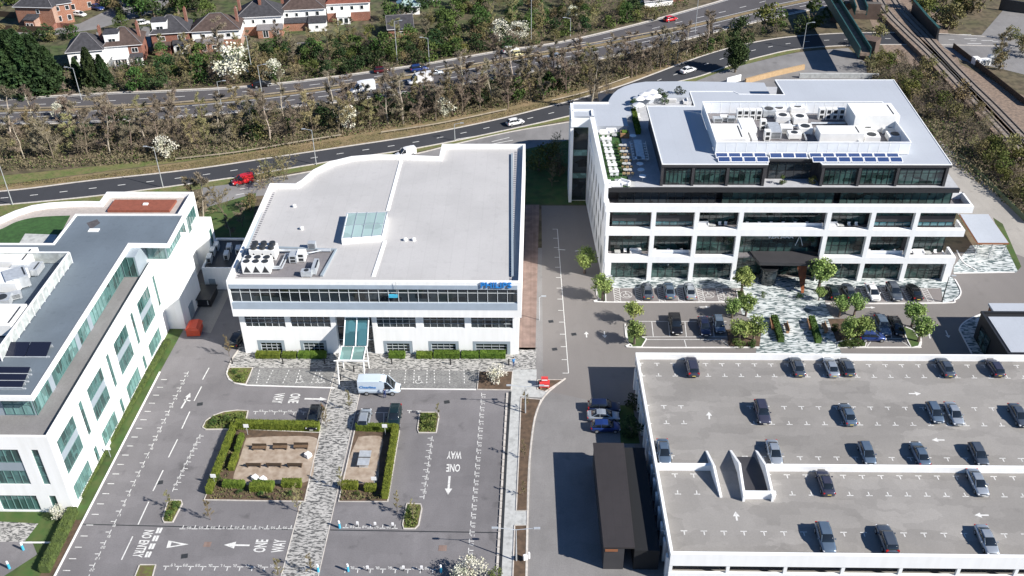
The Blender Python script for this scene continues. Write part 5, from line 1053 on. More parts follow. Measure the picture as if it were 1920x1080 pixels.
def leafed(seed, h, w_, n, size, trunk_h, m, bark='bark', nm='tree', clumps=11, droop=0., fill=.35, base=.25):
    "broadleaf crown: leaf faces gathered in clumps of uneven size with gaps between them"
    g = np.random.default_rng(seed); r = empty(nm, (0,0,0)); tb = MB(); tips = []
    branches(tb, Vector((0,0,0)), Vector((0,0,1)), max(trunk_h,.3), max(.05,h*.022), 2, g, tips, .5, .35); tb.build('trunk', M[bark], r)
    V = []; cc = []
    for k in range(clumps):
        a = g.uniform(0, 2*pi); zz = base+(1-base)*g.random(); rad = (w_/2)*math.sqrt(max(.05, 1-(2*(zz-base)/(1-base)-1)**2))*g.uniform(.35,.8)
        cc.append((rad*math.cos(a), rad*math.sin(a), h*zz*.9, w_*g.uniform(.14,.28)))
    tot = sum(c[3]**2 for c in cc)
    for cx, cy, cz, cr_ in cc:
        k = max(6, int(n*cr_**2/tot)); u = g.normal(0,1,(k,3)); u /= np.linalg.norm(u,axis=1)[:,None]; rr_ = cr_*(1-fill*g.random(k)**1.5)[:,None]; u[:,2] *= .8
        V.append(quads(np.array([cx,cy,cz])+u*rr_, size, g))
    V = np.concatenate(V); V[:,2] = np.maximum(V[:,2], .05); link('crown', qmesh('crown', V, M[m]), r); return r
def bare(seed, h, w_, m='twig', bark='bark', ntw=900, nm='bare_tree', tw=.05, stems=1):
    "leafless tree: leading trunk, side limbs all the way up and a loose haze of thin twigs"
    g = np.random.default_rng(seed); r = empty(nm, (0,0,0)); tb = MB(); tips = []
    for s in range(stems):
        base = Vector((g.normal(0,.35)*(stems>1), g.normal(0,.35)*(stems>1), 0)); p = base; d = Vector((g.normal(0,.06+.22*(stems>1)), g.normal(0,.06+.22*(stems>1)), 1)).normalized(); n = 7; rad = h*(.0165 if stems == 1 else .009)
        for k in range(n):
            q = p+d*h/n*.95; tb.tube(p, q, rad*(1-k/n*.85), rad*(1-(k+1)/n*.85), n=5, caps=False)
            if k >= (1 if stems == 1 else 0):
                for j in range(g.integers(2,4)):
                    a = g.uniform(0,2*pi); L_ = (w_*.5)*(1.15-k/n*.8)*g.uniform(.55,1.1); e = Vector((math.cos(a), math.sin(a), g.uniform(.35,1.1))).normalized(); s0 = p+(q-p)*g.random(); m1 = s0+e*L_*.5; e2 = (e+Vector(g.normal(0,.3,3))).normalized(); m2 = m1+e2*L_*.5
                    tb.tube(s0, m1, rad*.38*(1-k/n*.6), rad*.22*(1-k/n*.6), n=3, caps=False); tb.tube(m1, m2, rad*.22*(1-k/n*.6), rad*.08, n=3, caps=False); tips += [(s0+(m1-s0)*.5, m1), (m1, m2), (m1, m2)]
            d = (d+Vector(g.normal(0,.09,3))).normalized(); p = q
    tb.build('trunk', M[bark], r); k = len(tips); per = max(1, ntw//k); V = []
    for p, q in tips:
        for i in range(per):
            t = g.random(); a = p+(q-p)*t; d = (q-p).normalized()*.5+Vector(g.normal(0,.75,3)); d.z += .2; d.normalize(); L_ = g.uniform(.3,1.1)*h*.07; s = Vector(g.normal(0,1,3)); s -= s.dot(d)*d; s.normalize(); s *= tw/2; e = a+d*L_; V += [a-s, a+s, e+s*.5, e-s*.5]
    link('twigs', qmesh('twigs', np.array([tuple(v) for v in V]), M[m]), r); return r
def conifer(seed, h, w_, n, m='leafdark'):
    g = np.random.default_rng(seed); r = empty('conifer', (0,0,0)); tb = MB(); tb.tube((0,0,0),(0,0,h*.9), h*.02, h*.006, n=6); tb.build('trunk', M['bark'], r)
    t = g.random(n)**.75; zz = h*(.06+.94*t); rad = w_/2*(1-t)**.75*(.62+.38*g.random(n))+.15; a = g.random(n)*2*pi; lob = 1+.22*np.sin(a*5+zz*1.7)+.15*np.sin(a*9-zz*2.3)
    c = np.stack([rad*lob*np.cos(a), rad*lob*np.sin(a), zz-rad*.18],1); link('crown', qmesh('crown', quads(c, .42, g, 0, 1.1), M[m]), r); return r
# prototypes (each is used, then copied)
PRO = {}
PRO['shrub'] = [leafed(i+10, 1., 1., 620, .075, .15, 'leaf', nm='bush', clumps=9, base=.15) for i in range(3)]
PRO['darkshrub'] = [leafed(i+20, 1., 1., 700, .07, .15, 'leafdark', nm='bush', clumps=9, base=.12) for i in range(3)]
PRO['olive'] = [leafed(i+30, 1., 1., 560, .065, .2, 'leafolive', nm='bush', clumps=12, base=.15, fill=.7) for i in range(3)]
PRO['yellow'] = [leafed(i+40, 1., 1., 620, .065, .2, 'leafy', nm='bush', clumps=12, base=.15, fill=.6) for i in range(2)]
PRO['tree'] = [leafed(i+50, 1., .8, 1100, .055, .3, 'leaf', nm='broadleaf_tree', clumps=16, base=.2) for i in range(2)]
PRO['blossom'] = [leafed(i+60, 1., .9, 850, .05, .25, 'blossom', nm='blossom_tree', clumps=15, base=.18, fill=.7) for i in range(3)]
PRO['bare'] = [bare(i+70, 9., 6., ntw=2300, tw=.065) for i in range(5)]
PRO['bareg'] = [bare(i+80, 9., 5.5, 'twig_g', ntw=2100, tw=.065) for i in range(3)]
PRO['barepale'] = [bare(i+90, 9., 5., 'twig', 'barkpale', 1900, tw=.06) for i in range(3)]
PRO['baresh'] = [bare(i+100, 9., 11., 'twig', ntw=2000, nm='bare_shrub', tw=.09, stems=3) for i in range(4)]
PRO['bareshg'] = [bare(i+110, 9., 10., 'twig_g', ntw=1900, nm='bare_shrub', tw=.09, stems=3) for i in range(2)]
PRO['conifer'] = [conifer(i+120, 10., 5., 5200) for i in range(2)]
PRO['ball'] = [leafed(i+130, 1., .74, 2000, .05, .42, 'leafbright', nm='young_tree', clumps=26, base=.42, fill=.75) for i in range(3)]
PRO['ivy'] = [leafed(150, 16., 8., 6500, .42, 4., 'leafdark', nm='broadleaf_tree', clumps=46, base=.1, fill=.6)]
PRO['low'] = [leafed(i+140, 1., 1.6, 500, .10, .1, 'leaf', nm='low_plant', clumps=12, base=.05, fill=.7) for i in range(2)]
UNIT = {'ivy':16.,'bare':9.,'bareg':9.,'barepale':9.,'baresh':9.,'bareshg':9.,'conifer':10.}
USED = set(); pr2 = random.Random(11)
def plant(kind, px, h, label, cat='tree', group=None, wf=1., z=0., xy=None):
    protos = PRO[kind]; i = pr2.randrange(len(protos)); p = protos[i]; u = UNIT.get(kind, 1.); s = h/u
    x, y = xy or P(px[0], px[1], z); o = put(p, id(p) in USED, (x, y, z), pr2.uniform(0, 6.28), label, cat, group, (s*wf, s*wf, s)); USED.add(id(p)); return o
def belt(rows, kinds, desc, place, cat, group, hr, jitter=(8,5), wf=(.85,1.2)):
    "plant along pixel polylines; labels count from the left"
    pts = []
    for line, n in rows:
        for i in range(n):
            t = (i+.5)/n*(len(line)-1); k = int(t); f = t-k; k2 = min(k+1, len(line)-1); x = line[k][0]+(line[k2][0]-line[k][0])*f+pr2.uniform(-jitter[0],jitter[0]); y = line[k][1]+(line[k2][1]-line[k][1])*f+pr2.uniform(-jitter[1],jitter[1]); pts.append((x,y))
    pts.sort(); cnt = {}; 
    for x, y in pts:
        k = pr2.choice(kinds); c = cnt[k] = cnt.get(k,0)+1
        plant(k, (x,y), pr2.uniform(*hr[k]), '%s %s from the left, %s' % (ordn(c), desc[k], place), cat[k], group, pr2.uniform(*wf))
HR = {'shrub':(3,5.5),'darkshrub':(3.5,6.5),'olive':(3,5.5),'yellow':(3,5.),'tree':(6,9),'bare':(8,12),'bareg':(7,10.5),'barepale':(8.5,13),'baresh':(2.8,5.0),'bareshg':(2.8,4.6),'blossom':(4,6)}
DE = {'shrub':'rounded green bush','darkshrub':'dark evergreen bush','olive':'olive-brown thin bush','yellow':'yellow-green bush','tree':'green broadleaf tree','bare':'bare brown tree','bareg':'budding bare tree','barepale':'bare tree with pale trunk','baresh':'low bare brown thicket','bareshg':'low budding thicket','blossom':'white blossoming tree'}
CA = {k:('tree' if k in ('tree','bare','bareg','barepale','blossom') else 'bush') for k in HR}
# belt A: between dual carriageway and slip road
belt([([(-20,256),(200,250),(400,238),(640,213),(830,187),(1000,158),(1150,129),(1270,103)], 38),([(-20,270),(200,262),(400,250),(640,226),(830,198),(1000,170),(1130,140)], 32),([(-20,296),(180,285),(330,275),(480,258),(640,238),(800,212),(930,190)], 32)],
     ['baresh','baresh','baresh','bareshg','baresh','olive','baresh','bareshg','baresh','bareshg','darkshrub'], DE, 'between the main roads', CA, 'growth between the dual carriageway and slip road', HR, (9,7))
belt([([(-10,300),(200,290),(400,272),(640,246),(830,217),(1000,186),(1140,156),(1270,120)], 44),([(10,262),(300,249),(640,221),(900,183),(1130,141)], 34),([(0,244),(300,232),(640,205),(900,165),(1150,122)], 9)],
     ['bare','bare','barepale','bareg','bare'], DE, 'between the main roads', CA, 'trees between the dual carriageway and slip road', HR, (10,8))
belt([([(460,262),(640,232),(800,206),(1010,178),(1070,160)], 12)], ['shrub','darkshrub'], DE, 'along the tree belt foot', CA, 'green bushes along the tree belt', HR)
# belt B: north of the dual carriageway
belt([([(250,166),(400,156),(560,146),(700,128),(850,106),(1000,82),(1130,54),(1230,32)], 46),([(240,148),(400,138),(560,128),(700,110),(850,88),(1000,62),(1130,34),(1250,8)], 42),([(480,118),(600,108),(720,96),(850,66),(1000,40),(1120,12)], 32),([(800,45),(900,28),(1000,16),(1100,-6)], 20),([(860,20),(980,-5),(1080,-25)],12)],
     ['shrub','darkshrub','darkshrub','baresh','bareshg','olive','shrub','yellow','tree'], DE, 'beyond the dual carriageway', CA, 'growth beyond the dual carriageway', dict(HR, tree=(5,7.5), shrub=(3,5), darkshrub=(3.2,5.5)), (9,6))
belt([([(330,140),(520,132),(700,110),(860,70),(1000,45),(1130,20)], 14)], ['bareg','bare'], DE, 'beyond the dual carriageway', CA, 'trees beyond the dual carriageway', dict(HR, bare=(6,9)), (12,8))
# gardens and street trees behind the houses
belt([([(230,18),(300,2),(380,-4),(440,-8)], 8),([(240,35),(330,22),(380,20)], 5),([(720,40),(790,20),(860,8)], 6),([(120,-30),(260,-40),(500,-60),(800,-60)], 12)], ['tree','darkshrub','shrub'], DE, 'behind the row of houses', CA, 'trees behind the houses', dict(HR, tree=(8,11), darkshrub=(5,8), shrub=(5,7)), (8,5))
GD = ['shrub','darkshrub','bareshg','baresh','shrub','olive','tree','yellow']
belt([([(230,152),(330,140),(420,132),(520,118),(620,104),(720,92)], 30),([(290,128),(400,118),(500,100),(600,88),(700,72)], 22),([(170,150),(230,142),(270,132)], 6),([(660,75),(720,55),(760,40),(830,30),(900,10)], 10)], GD, DE, 'in the back gardens', CA, 'growth in the back gardens', dict(HR, tree=(4.5,6.5), shrub=(2,4), darkshrub=(2.5,4.5), olive=(2,4), baresh=(2.5,4.5), bareshg=(2.5,4.5), yellow=(2,3.5)), (9,5))
belt([([(290,110),(430,104),(560,90),(680,70)], 10)], ['bare','bareg'], DE, 'in the back gardens', CA, 'bare trees in the back gardens', dict(HR, bare=(6,9), bareg=(5,8)), (12,5))
belt([([(0,62),(60,72),(100,78),(140,66)], 9),([(220,62),(300,52),(360,46),(430,40)], 8),([(-10,20),(20,8),(40,-5)], 5),([(190,8),(220,20),(240,36)], 5)], ['shrub','darkshrub','tree','olive'], DE, 'around the houses', CA, 'growth around the houses', dict(HR, tree=(5,7), shrub=(2,4), darkshrub=(2.5,5)), (8,4))
plant('bare', (415,112), 11, 'large spreading bare tree in front of the wide white house', 'tree', None, 1.2)
# dark conifer hedge lower left of the houses
for i, (x, y, h) in enumerate(((2,176,15),(22,175,14),(42,173,15.5),(62,172,14.5),(82,170,14),(102,168,11),(12,158,14),(50,158,14),(85,160,12))): plant('conifer', (x,y), h, 'dark tall evergreen in the dense row at the left edge, %s from the left' % ordn(i+1), 'tree', 'dense evergreen row at the left edge', 1.25)
for i, (x, y, h, lb_) in enumerate(((178,170,11,'dark cone-shaped evergreen right of the white gabled house at left'),(200,168,9,'shorter dark evergreen beside the taller cone-shaped one'),(150,158,7,'small dark evergreen in front of the white gabled house at left'))): plant('conifer', (x,y), h, lb_, 'tree')
# railway side, right
belt([([(1655,150),(1710,185),(1755,235)], 12),([(1690,140),(1745,180),(1800,235),(1860,300),(1925,360)], 22),([(1740,150),(1800,200),(1860,262),(1915,318)], 14),([(1820,275),(1870,322),(1930,385)], 9),([(1620,130),(1680,125),(1740,130)], 10)],
     ['bareshg','olive','baresh','yellow','baresh'], DE, 'beside the railway', CA, 'growth between the largest office and the railway', dict(HR, olive=(3.5,6), yellow=(3.,5.), baresh=(3.,5), bareshg=(3.,5.2)), (9,8))
belt([([(1715,20),(1760,45),(1800,58)], 8),([(1745,5),(1800,20),(1845,20)], 8),([(1700,-25),(1800,-20),(1860,-10)], 8)], ['olive','yellow','shrub','olive'], DE, 'beyond the railway', CA, 'bushes beyond the railway', dict(HR, olive=(5,8), yellow=(4,7)), (8,6))
belt([([(1895,70),(1925,120)], 4),([(1860,110),(1880,130)], 3)], ['yellow','bareg','olive'], DE, 'by the side road at the right edge', CA, 'trees by the side road', HR, (8,6))
# slip road bits
plant('ivy', (1378,136), 15.5, 'tall ivy-covered dark tree standing alone beside the slip road', 'tree', None, .8)
for x, y, h, k, lb_ in ((1432,58,8,'yellow','bright green bushy tree in the wedge between the main roads'),(1458,60,6,'shrub','lower green tree just right of the bright bushy one'),(1524,56,8,'shrub','round green tree left of the rail bridge'),(1500,62,5,'darkshrub','dark bush left of the round green tree by the rail bridge'),
      (1560,40,7,'darkshrub','dark bush in the shade of the rail bridge'),(1650,60,8,'bareg','bare tree between the rail bridge and the main tracks'),(1640,90,6,'olive','olive bush between the rail bridge and the main tracks'),(1600,20,6,'tree','green tree between the two rail bridges')): plant(k, (x,y), h, lb_, 'tree')
belt([([(1180,150),(1240,122),(1300,100),(1340,88)], 9)], ['bare','baresh','barepale'], DE, 'above the slip road', CA, 'bare growth near the largest office', HR)
belt([([(1290,105),(1400,72),(1480,64)], 8),([(1300,90),(1390,64)],5)], ['baresh','shrub','bareshg'], DE, 'on the slip road bend', CA, 'growth by the slip road bend', dict(HR, shrub=(2,4), baresh=(3,5)))
plant('barepale', (1108,205), 14, 'largest bare pale-limbed tree just left of the biggest office', 'tree', None, 1.); plant('baresh', (1132,192), 5, 'small bare thicket at the foot of the biggest pale-limbed tree', 'bush')
for x, y, h, k, lb_ in ((383,418,11,'barepale','tall bare birch right of the brown-roofed wing of the left office'),(372,412,10,'bareg','second bare birch beside the tall one behind the left office'),(432,443,5,'barepale','small bare tree on the shaded lawn behind the annex'),(455,425,5,'bare','small dark bare tree on the shaded lawn left of the pale roof'),
       (515,345,6,'bareshg','low budding thicket right of the red van'),(540,335,6.5,'bareshg','taller budding thicket behind the pale-roofed office, near the red van'),(498,352,5,'bareshg','budding thicket nearest the red van'),(420,398,6,'bareshg','budding bush on the lawn behind the left office'),(470,395,4,'olive','olive bush against the corner of the pale-roofed office'),
       (1010,320,5,'yellow','yellow-green bush at the top of the shaded lawn between offices'),(1030,310,5.5,'yellow','larger yellow-green bush on the lawn between the offices'),(1045,295,5,'bareshg','budding bush by the service road corner, between the offices'),(1035,350,4.5,'bareg','small tree on the shaded lawn between the offices'),(1050,330,5,'olive','olive tree against the left wall of the largest office')): plant(k, (x,y), h, lb_, 'tree')
# blossom
for x, y, h, lb_, z in ((441,153,10,'big white blossoming tree beyond the dual carriageway',0),(653,240,5.5,'white blossoming tree left of centre on the slip road verge',0),(835,218,4.5,'white blossoming tree right of centre on the slip road verge',0),(313,296,5,'small white blossoming tree above the slip road at left',0),(515,148,5,'sparse pale blossoming bush right of the big white tree',0),
         (940,78,6,'left one of two pale blossoming trees beyond the dual carriageway',0),(975,74,5.5,'right one of two pale blossoming trees beyond the dual carriageway',0),(115,222,4,'faint pale blossoming tree near the left edge of the dual carriageway',0),(1072,36,4,'small pale blossoming bush near the top of the planting',0),
         (931,716,3.2,'rounded white blossoming bush on the bare soil bed',.1),(885,1082,3.4,'large white blossoming bush at the bottom edge of the car park',0),(862,1090,2.6,'smaller blossoming bush left of the one at the bottom edge',0),(112,972,2.2,'small white blossoming bush at the corner of the left office',.03)): plant('blossom', (x,y), h, lb_, 'tree', z=z, wf=1.15)
plant('yellow', (930,1085), 1.8, 'low yellow-green bush beside the blossom at the bottom edge', 'bush')
# forecourt lollipop trees
for x, y, h, lb_, z in ((1096,512,5.2,'round young tree in the building shadow left of the largest office',.03),(1129,563,5.,'young tree at the left end of the front parking bays',.1),(1187,606,4.2,'farther young tree on the left planted island of the forecourt',.1),(1189,645,4.4,'nearer young tree on the left planted island of the forecourt',.1),
      (1390,549,5.2,'young tree at the left foot of the entrance glazing',.1),(1372,596,4.,'upper left of the four young trees left of the mosaic plaza',.05),(1398,592,4.2,'upper right of the four young trees left of the mosaic plaza',.05),(1385,643,4.6,'lower left of the four young trees left of the mosaic plaza',.05),(1412,638,4.6,'lower right of the four young trees left of the mosaic plaza',.05),
      (1534,545,6.4,'tallest young tree just right of the entrance',.05),(1573,594,4.,'upper left of the four young trees right of the mosaic plaza',.05),(1601,592,4.2,'upper right of the four young trees right of the mosaic plaza',.05),(1590,641,4.6,'lower left of the four young trees right of the mosaic plaza',.05),(1612,638,4.6,'lower right of the four young trees right of the mosaic plaza',.05),
      (1709,612,4.8,'farther young tree on the right planted island of the forecourt',.1),(1722,640,5.,'nearer young tree on the right planted island of the forecourt',.1),(1535,563,2.6,'low bushy tree under the tallest young tree',.05)): plant('ball', (x,y), h, lb_, 'tree', 'young round trees on the forecourt', z=z, wf=1.0)
for i, (x, y, h, w_, lb_) in enumerate(((1383,648,1.3,1.6,'green bush bed at the lower left of the mosaic plaza'),(1410,649,1.2,1.6,'green bush bed right of the one at the lower left of the plaza'),(1590,648,1.3,1.6,'green bush bed at the lower right of the mosaic plaza'),(1566,620,1.3,1.5,'bush against the upper right bed of the mosaic plaza'),(1431,557,1.1,1.,'small round clipped bush on the plaza left of the entrance'),(1498,560,1.3,1.,'small dark bush on the plaza right of the entrance'),(1608,648,1.2,1.6,'bush right of the bed at the lower right of the plaza'),
      (1390,556,1.2,1.2,'low hedge plant left of the plaza beside the bays'),(1185,765,2.8,1.,'dark tree in shade against the deck wall, farther one'),(1184,818,3.4,1.,'dark tree in shade against the deck wall, nearer one'))): plant('darkshrub' if i in (5,8,9) else 'shrub', (x,y), h, lb_, 'bush', None, w_)
# low planting on islands and beds
for x, y, h, lb_ in ((440,700,.7,'low green planting on the island before the front paving'),(450,708,.6,'second low clump on the island before the front paving'),(400,795,.8,'left clump on the quarter-round planted island'),(425,788,.9,'middle clump on the quarter-round planted island'),(450,787,.9,'right clump on the quarter-round planted island'),
      (797,786,.9,'upper clump on the small island right of the parked cars'),(808,800,.9,'lower clump on the small island right of the parked cars'),(330,950,.8,'upper clump on the island near the bottom left'),(317,968,.8,'lower clump on the island near the bottom left'),(768,958,.9,'upper clump on the island below the right garden'),(764,972,.8,'lower clump on the island below the right garden'),
      (450,925,.6,'left clump on the soil south of the left garden'),(490,928,.6,'middle clump on the soil south of the left garden'),(545,928,.6,'right clump on the soil south of the left garden'),(670,928,.6,'clump on the soil south of the right garden'),(410,900,.9,'clump inside the left end of the hedged garden'),(420,860,.9,'second clump inside the left end of the hedged garden')): plant('low', (x,y), h, lb_, 'plant', 'low planting on islands and beds', z=.1)
# thin saplings along the paved footpath
for i, (x, y, h) in enumerate(((612,800,4.5),(655,770,4.),(560,960,4.8),(640,920,4.),(583,1075,3.6),(525,1085,4.),(745,960,3.6),(430,668,4.2),(395,975,4),(320,955,3.5),(775,975,3.8),(985,770,4),(983,860,3.6),(980,930,3.),(820,788,3.2),(120,800,.1))):
    if h > 1: plant('bareg', (x,y), h, '%s thin budding sapling of the car park, counted outward from the paved path' % ordn(i+1), 'tree', 'thin saplings in the car park', .62)
# undergrowth: twiggy scrub under the belts (nobody could count it)
def fill(name, polys, n, size, m, hmax, seed, label, cat='undergrowth', aspect=.35):
    g = np.random.default_rng(seed); C_ = []
    for (top, bot), w_ in polys:
        k = int(n*w_); t = g.random(k)*(len(top)-1); i = t.astype(int); f = t-i; s = g.random(k)
        T_ = np.array(top); B_ = np.array(bot); a = T_[i]*(1-f)[:,None]+T_[np.minimum(i+1,len(top)-1)]*f[:,None]; b = B_[i]*(1-f)[:,None]+B_[np.minimum(i+1,len(bot)-1)]*f[:,None]; q = a*(1-s)[:,None]+b*s[:,None]
        xy = np.array([P(x,y) for x,y in q]); cl = .5+.5*np.sin(xy[:,0]*.45+np.sin(xy[:,1]*.3)*2)*np.cos(xy[:,1]*.38+np.sin(xy[:,0]*.21)*2)
        C_.append(np.column_stack([xy, g.random(k)**1.6*hmax*(.25+.75*cl)]))
    o = link(name, qmesh(name, quads(np.concatenate(C_), size, g, 0, aspect), M[m])); return tag(o, label, cat, kind='stuff')
bA = ([(-60,240),(200,234),(400,222),(640,197),(830,170),(1000,142),(1150,113),(1285,84),(1430,50)], [(-60,326),(180,312),(330,303),(500,282),(650,256),(830,225),(1000,192),(1170,150),(1400,80)])
bB = ([(-60,120),(200,120),(400,112),(560,104),(700,84),(850,50),(1000,24),(1150,-10),(1300,-40)], [(-60,182),(200,172),(400,162),(560,152),(700,132),(850,107),(1000,82),(1150,52),(1290,14)])
bR = ([(1620,110),(1700,120),(1760,150),(1830,215),(1920,300)], [(1640,170),(1700,220),(1760,290),(1840,350),(1960,440)])
bS = ([(1720,20),(1770,60),(1800,110),(1900,200)], [(1770,0),(1860,0),(1960,110),(2000,200)])
fill('undergrowth', [(bA,.55),(bB,.25),(bR,.2)], 75000, .55, 'scrub', 2.0, 3, 'brown twiggy undergrowth under the trees beside the main roads and the railway')
fill('leafy_undergrowth', [(bA,.3),(bB,.55),(bR,.15)], 26000, .38, 'leaf', 1.6, 4, 'patchy green undergrowth beneath the bushes beside the main roads', aspect=.8)
gr3 = ([(-60,352),(167,330),(350,306),(513,281),(640,262),(923,215),(1100,172)], [(-60,358),(167,338),(350,318),(513,294),(640,275),(923,225),(1100,181)])
fill('rough_grass', [(gr3,1.)], 9000, .3, 'leafolive', .35, 6, 'rough tufted grass on the verge above the slip road', 'grass', .3)
isl = lambda T_, B_: (T_, B_)
fill('island_planting', [(isl([(432,692),(470,692)],[(438,718),(458,719)]),.2),(isl([(400,782),(462,774)],[(386,804),(455,803)]),.35),(isl([(789,776),(819,776)],[(787,810),(816,810)]),.2),(isl([(318,941),(338,941)],[(308,978),(322,978)]),.12),(isl([(765,948),(787,948)],[(758,990),(780,990)]),.13)], 3600, .26, 'leafy', .55, 9, 'low green ground cover on the kerbed islands of the car park', 'ground cover', .8)
fill('bed_planting', [(isl([(400,916),(570,920)],[(392,936),(566,938)]),.6),(isl([(640,922),(722,924)],[(638,938),(720,938)]),.3),(isl([(444,815),(455,815)],[(395,925),(420,925)]),.3)], 1500, .3, 'olivebits', .5, 10, 'sparse dry ground cover on the soil beds round the gardens', 'ground cover', .6)
# clipped hedges of the garden
for pts, w_, h, lb_ in ((([(443,802),(600,806)]),1.0,1.3,'long clipped hedge along the top of the left garden'),([(441,802),(392,928)],.8,1.1,'long clipped hedge down the left side of the left garden'),([(668,806),(740,808)],.8,1.1,'clipped hedge along the top of the right garden'),([(743,806),(722,937)],.85,1.2,'long clipped hedge down the right side of the right garden'),
      ([(455,820),(445,850)],.7,.9,'short inner hedge at the upper left of the left garden'),([(444,856),(434,884)],.8,.9,'short inner hedge below the upper left one in the left garden'),([(420,912),(460,914)],.9,1.,'left piece of broken hedge along the bottom of the left garden'),([(470,919),(512,920)],1.,1.1,'front middle piece of hedge along the bottom of the left garden'),([(474,912),(515,913)],.8,.9,'back middle piece of hedge along the bottom of the left garden'),([(530,911),(566,912)],.9,1.1,'right piece of hedge along the bottom of the left garden'),
      ([(641,915),(672,916)],.9,1.1,'left piece of hedge along the bottom of the right garden'),([(684,919),(706,920)],.9,1.,'right piece of hedge along the bottom of the right garden'),([(316,640),(205,830)],.8,.6,'low hedge along the foot of the left office'),([(200,842),(146,940)],.9,.6,'low hedge at the near end of the left office foot'),([(140,962),(85,1075)],1.2,1.2,'tall hedge at the bottom left beside the car park line')):
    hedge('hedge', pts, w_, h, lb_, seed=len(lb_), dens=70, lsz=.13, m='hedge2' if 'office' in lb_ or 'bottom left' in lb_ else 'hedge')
for i, (x, y) in enumerate(((1460,610),(1530,612))):
    hedge('hedge', [(x-10,y-12),(x+4,y+32)], .9, .9, ('narrow planted hedge between benches on the left half of the plaza','narrow planted hedge between benches on the right half of the plaza')[i], seed=60+i, lsz=.2, m='leaf')
# ================================================================== VEHICLES
# body section profiles along the length: (x, half width, sill z, belt z) and cabin (x, half width at belt, half width at roof, belt z, roof z)
SPEC = {
 'hatch': dict(L=4.2, body=[(-2.1,.62,.35,.75),(-2.0,.80,.22,.92),(-1.5,.86,.2,.96),(0,.88,.2,.93),(.9,.87,.2,.90),(1.5,.84,.2,.80),(1.95,.74,.24,.66),(2.1,.55,.35,.55)], cab=[(-1.98,.66,.58,.93,1.05),(-1.55,.76,.62,.95,1.42),(-.4,.8,.64,.94,1.48),(.35,.8,.62,.92,1.42),(1.15,.74,.6,.88,.92)], rr=(-1.5,.3)),
 'saloon': dict(L=4.7, body=[(-2.35,.62,.35,.75),(-2.25,.80,.22,.94),(-1.7,.86,.2,.98),(0,.90,.2,.93),(1.0,.88,.2,.90),(1.7,.85,.2,.80),(2.2,.74,.24,.66),(2.35,.55,.35,.55)], cab=[(-1.75,.66,.56,.95,1.0),(-1.05,.78,.6,.96,1.38),(-.3,.8,.62,.94,1.44),(.35,.8,.6,.92,1.38),(1.25,.74,.6,.88,.92)], rr=(-1.0,.3)),
 'suv': dict(L=4.7, body=[(-2.35,.70,.45,.9),(-2.25,.86,.32,1.08),(-1.6,.92,.3,1.12),(0,.94,.3,1.08),(1.0,.93,.3,1.06),(1.7,.90,.3,.96),(2.25,.80,.34,.80),(2.35,.6,.45,.65)], cab=[(-2.2,.72,.64,1.08,1.2),(-1.85,.82,.68,1.1,1.66),(-.4,.86,.7,1.08,1.74),(.35,.86,.68,1.07,1.68),(1.1,.8,.66,1.02,1.08)], rr=(-1.8,.3)),
 'pickup': dict(L=5.3, body=[(-2.65,.85,.45,.98),(-2.6,.92,.35,1.05),(-1.0,.94,.32,1.08),(0,.95,.3,1.08),(1.2,.94,.3,1.08),(2.0,.92,.32,1.0),(2.5,.84,.36,.85),(2.65,.6,.45,.7)], cab=[(-1.0,.80,.70,1.08,1.2),(-.85,.84,.7,1.08,1.72),(.1,.86,.7,1.08,1.78),(.6,.85,.68,1.07,1.72),(1.35,.8,.66,1.04,1.1)], rr=(-.8,.6)),
 'van': dict(L=4.4, body=[(-2.2,.80,.3,1.0),(-2.15,.86,.24,1.05),(-1,.88,.22,1.05),(0,.88,.22,1.03),(.9,.87,.22,1.0),(1.5,.84,.22,.9),(2.0,.76,.26,.72),(2.2,.58,.35,.58)], cab=[(-2.19,.84,.74,1.0,1.76),(-1.5,.86,.76,1.04,1.82),(-.2,.86,.76,1.03,1.82),(.5,.85,.72,1.01,1.74),(1.35,.76,.62,.96,1.0)], rr=(-2.1,.4)),
 'bigvan': dict(L=6.2, body=[(-3.1,.98,.45,1.2),(-3.05,1.0,.38,1.25),(-1,1.0,.35,1.25),(0,1.0,.35,1.25),(1.8,.99,.35,1.22),(2.4,.95,.36,1.08),(2.9,.86,.4,.9),(3.1,.66,.5,.7)], cab=[(-3.09,.97,.90,1.2,2.6),(-2.0,.98,.92,1.24,2.68),(.3,.98,.92,1.24,2.68),(1.2,.97,.86,1.23,2.5),(2.3,.88,.72,1.16,1.2)], rr=(-3.0,1.1)),
}
def loft(mb, rings, close=True, mi=0):
    n = len(rings[0]); vs = [p for r in rings for p in r]; fs = []
    for i in range(len(rings)-1):
        for k in range(n): a = i*n+k; b = i*n+(k+1)%n; fs.append((a,b,b+n,a+n))
    if close: fs += [tuple(range(n-1,-1,-1)), tuple(range((len(rings)-1)*n, len(rings)*n))]
    mb.add(vs, fs, mi)
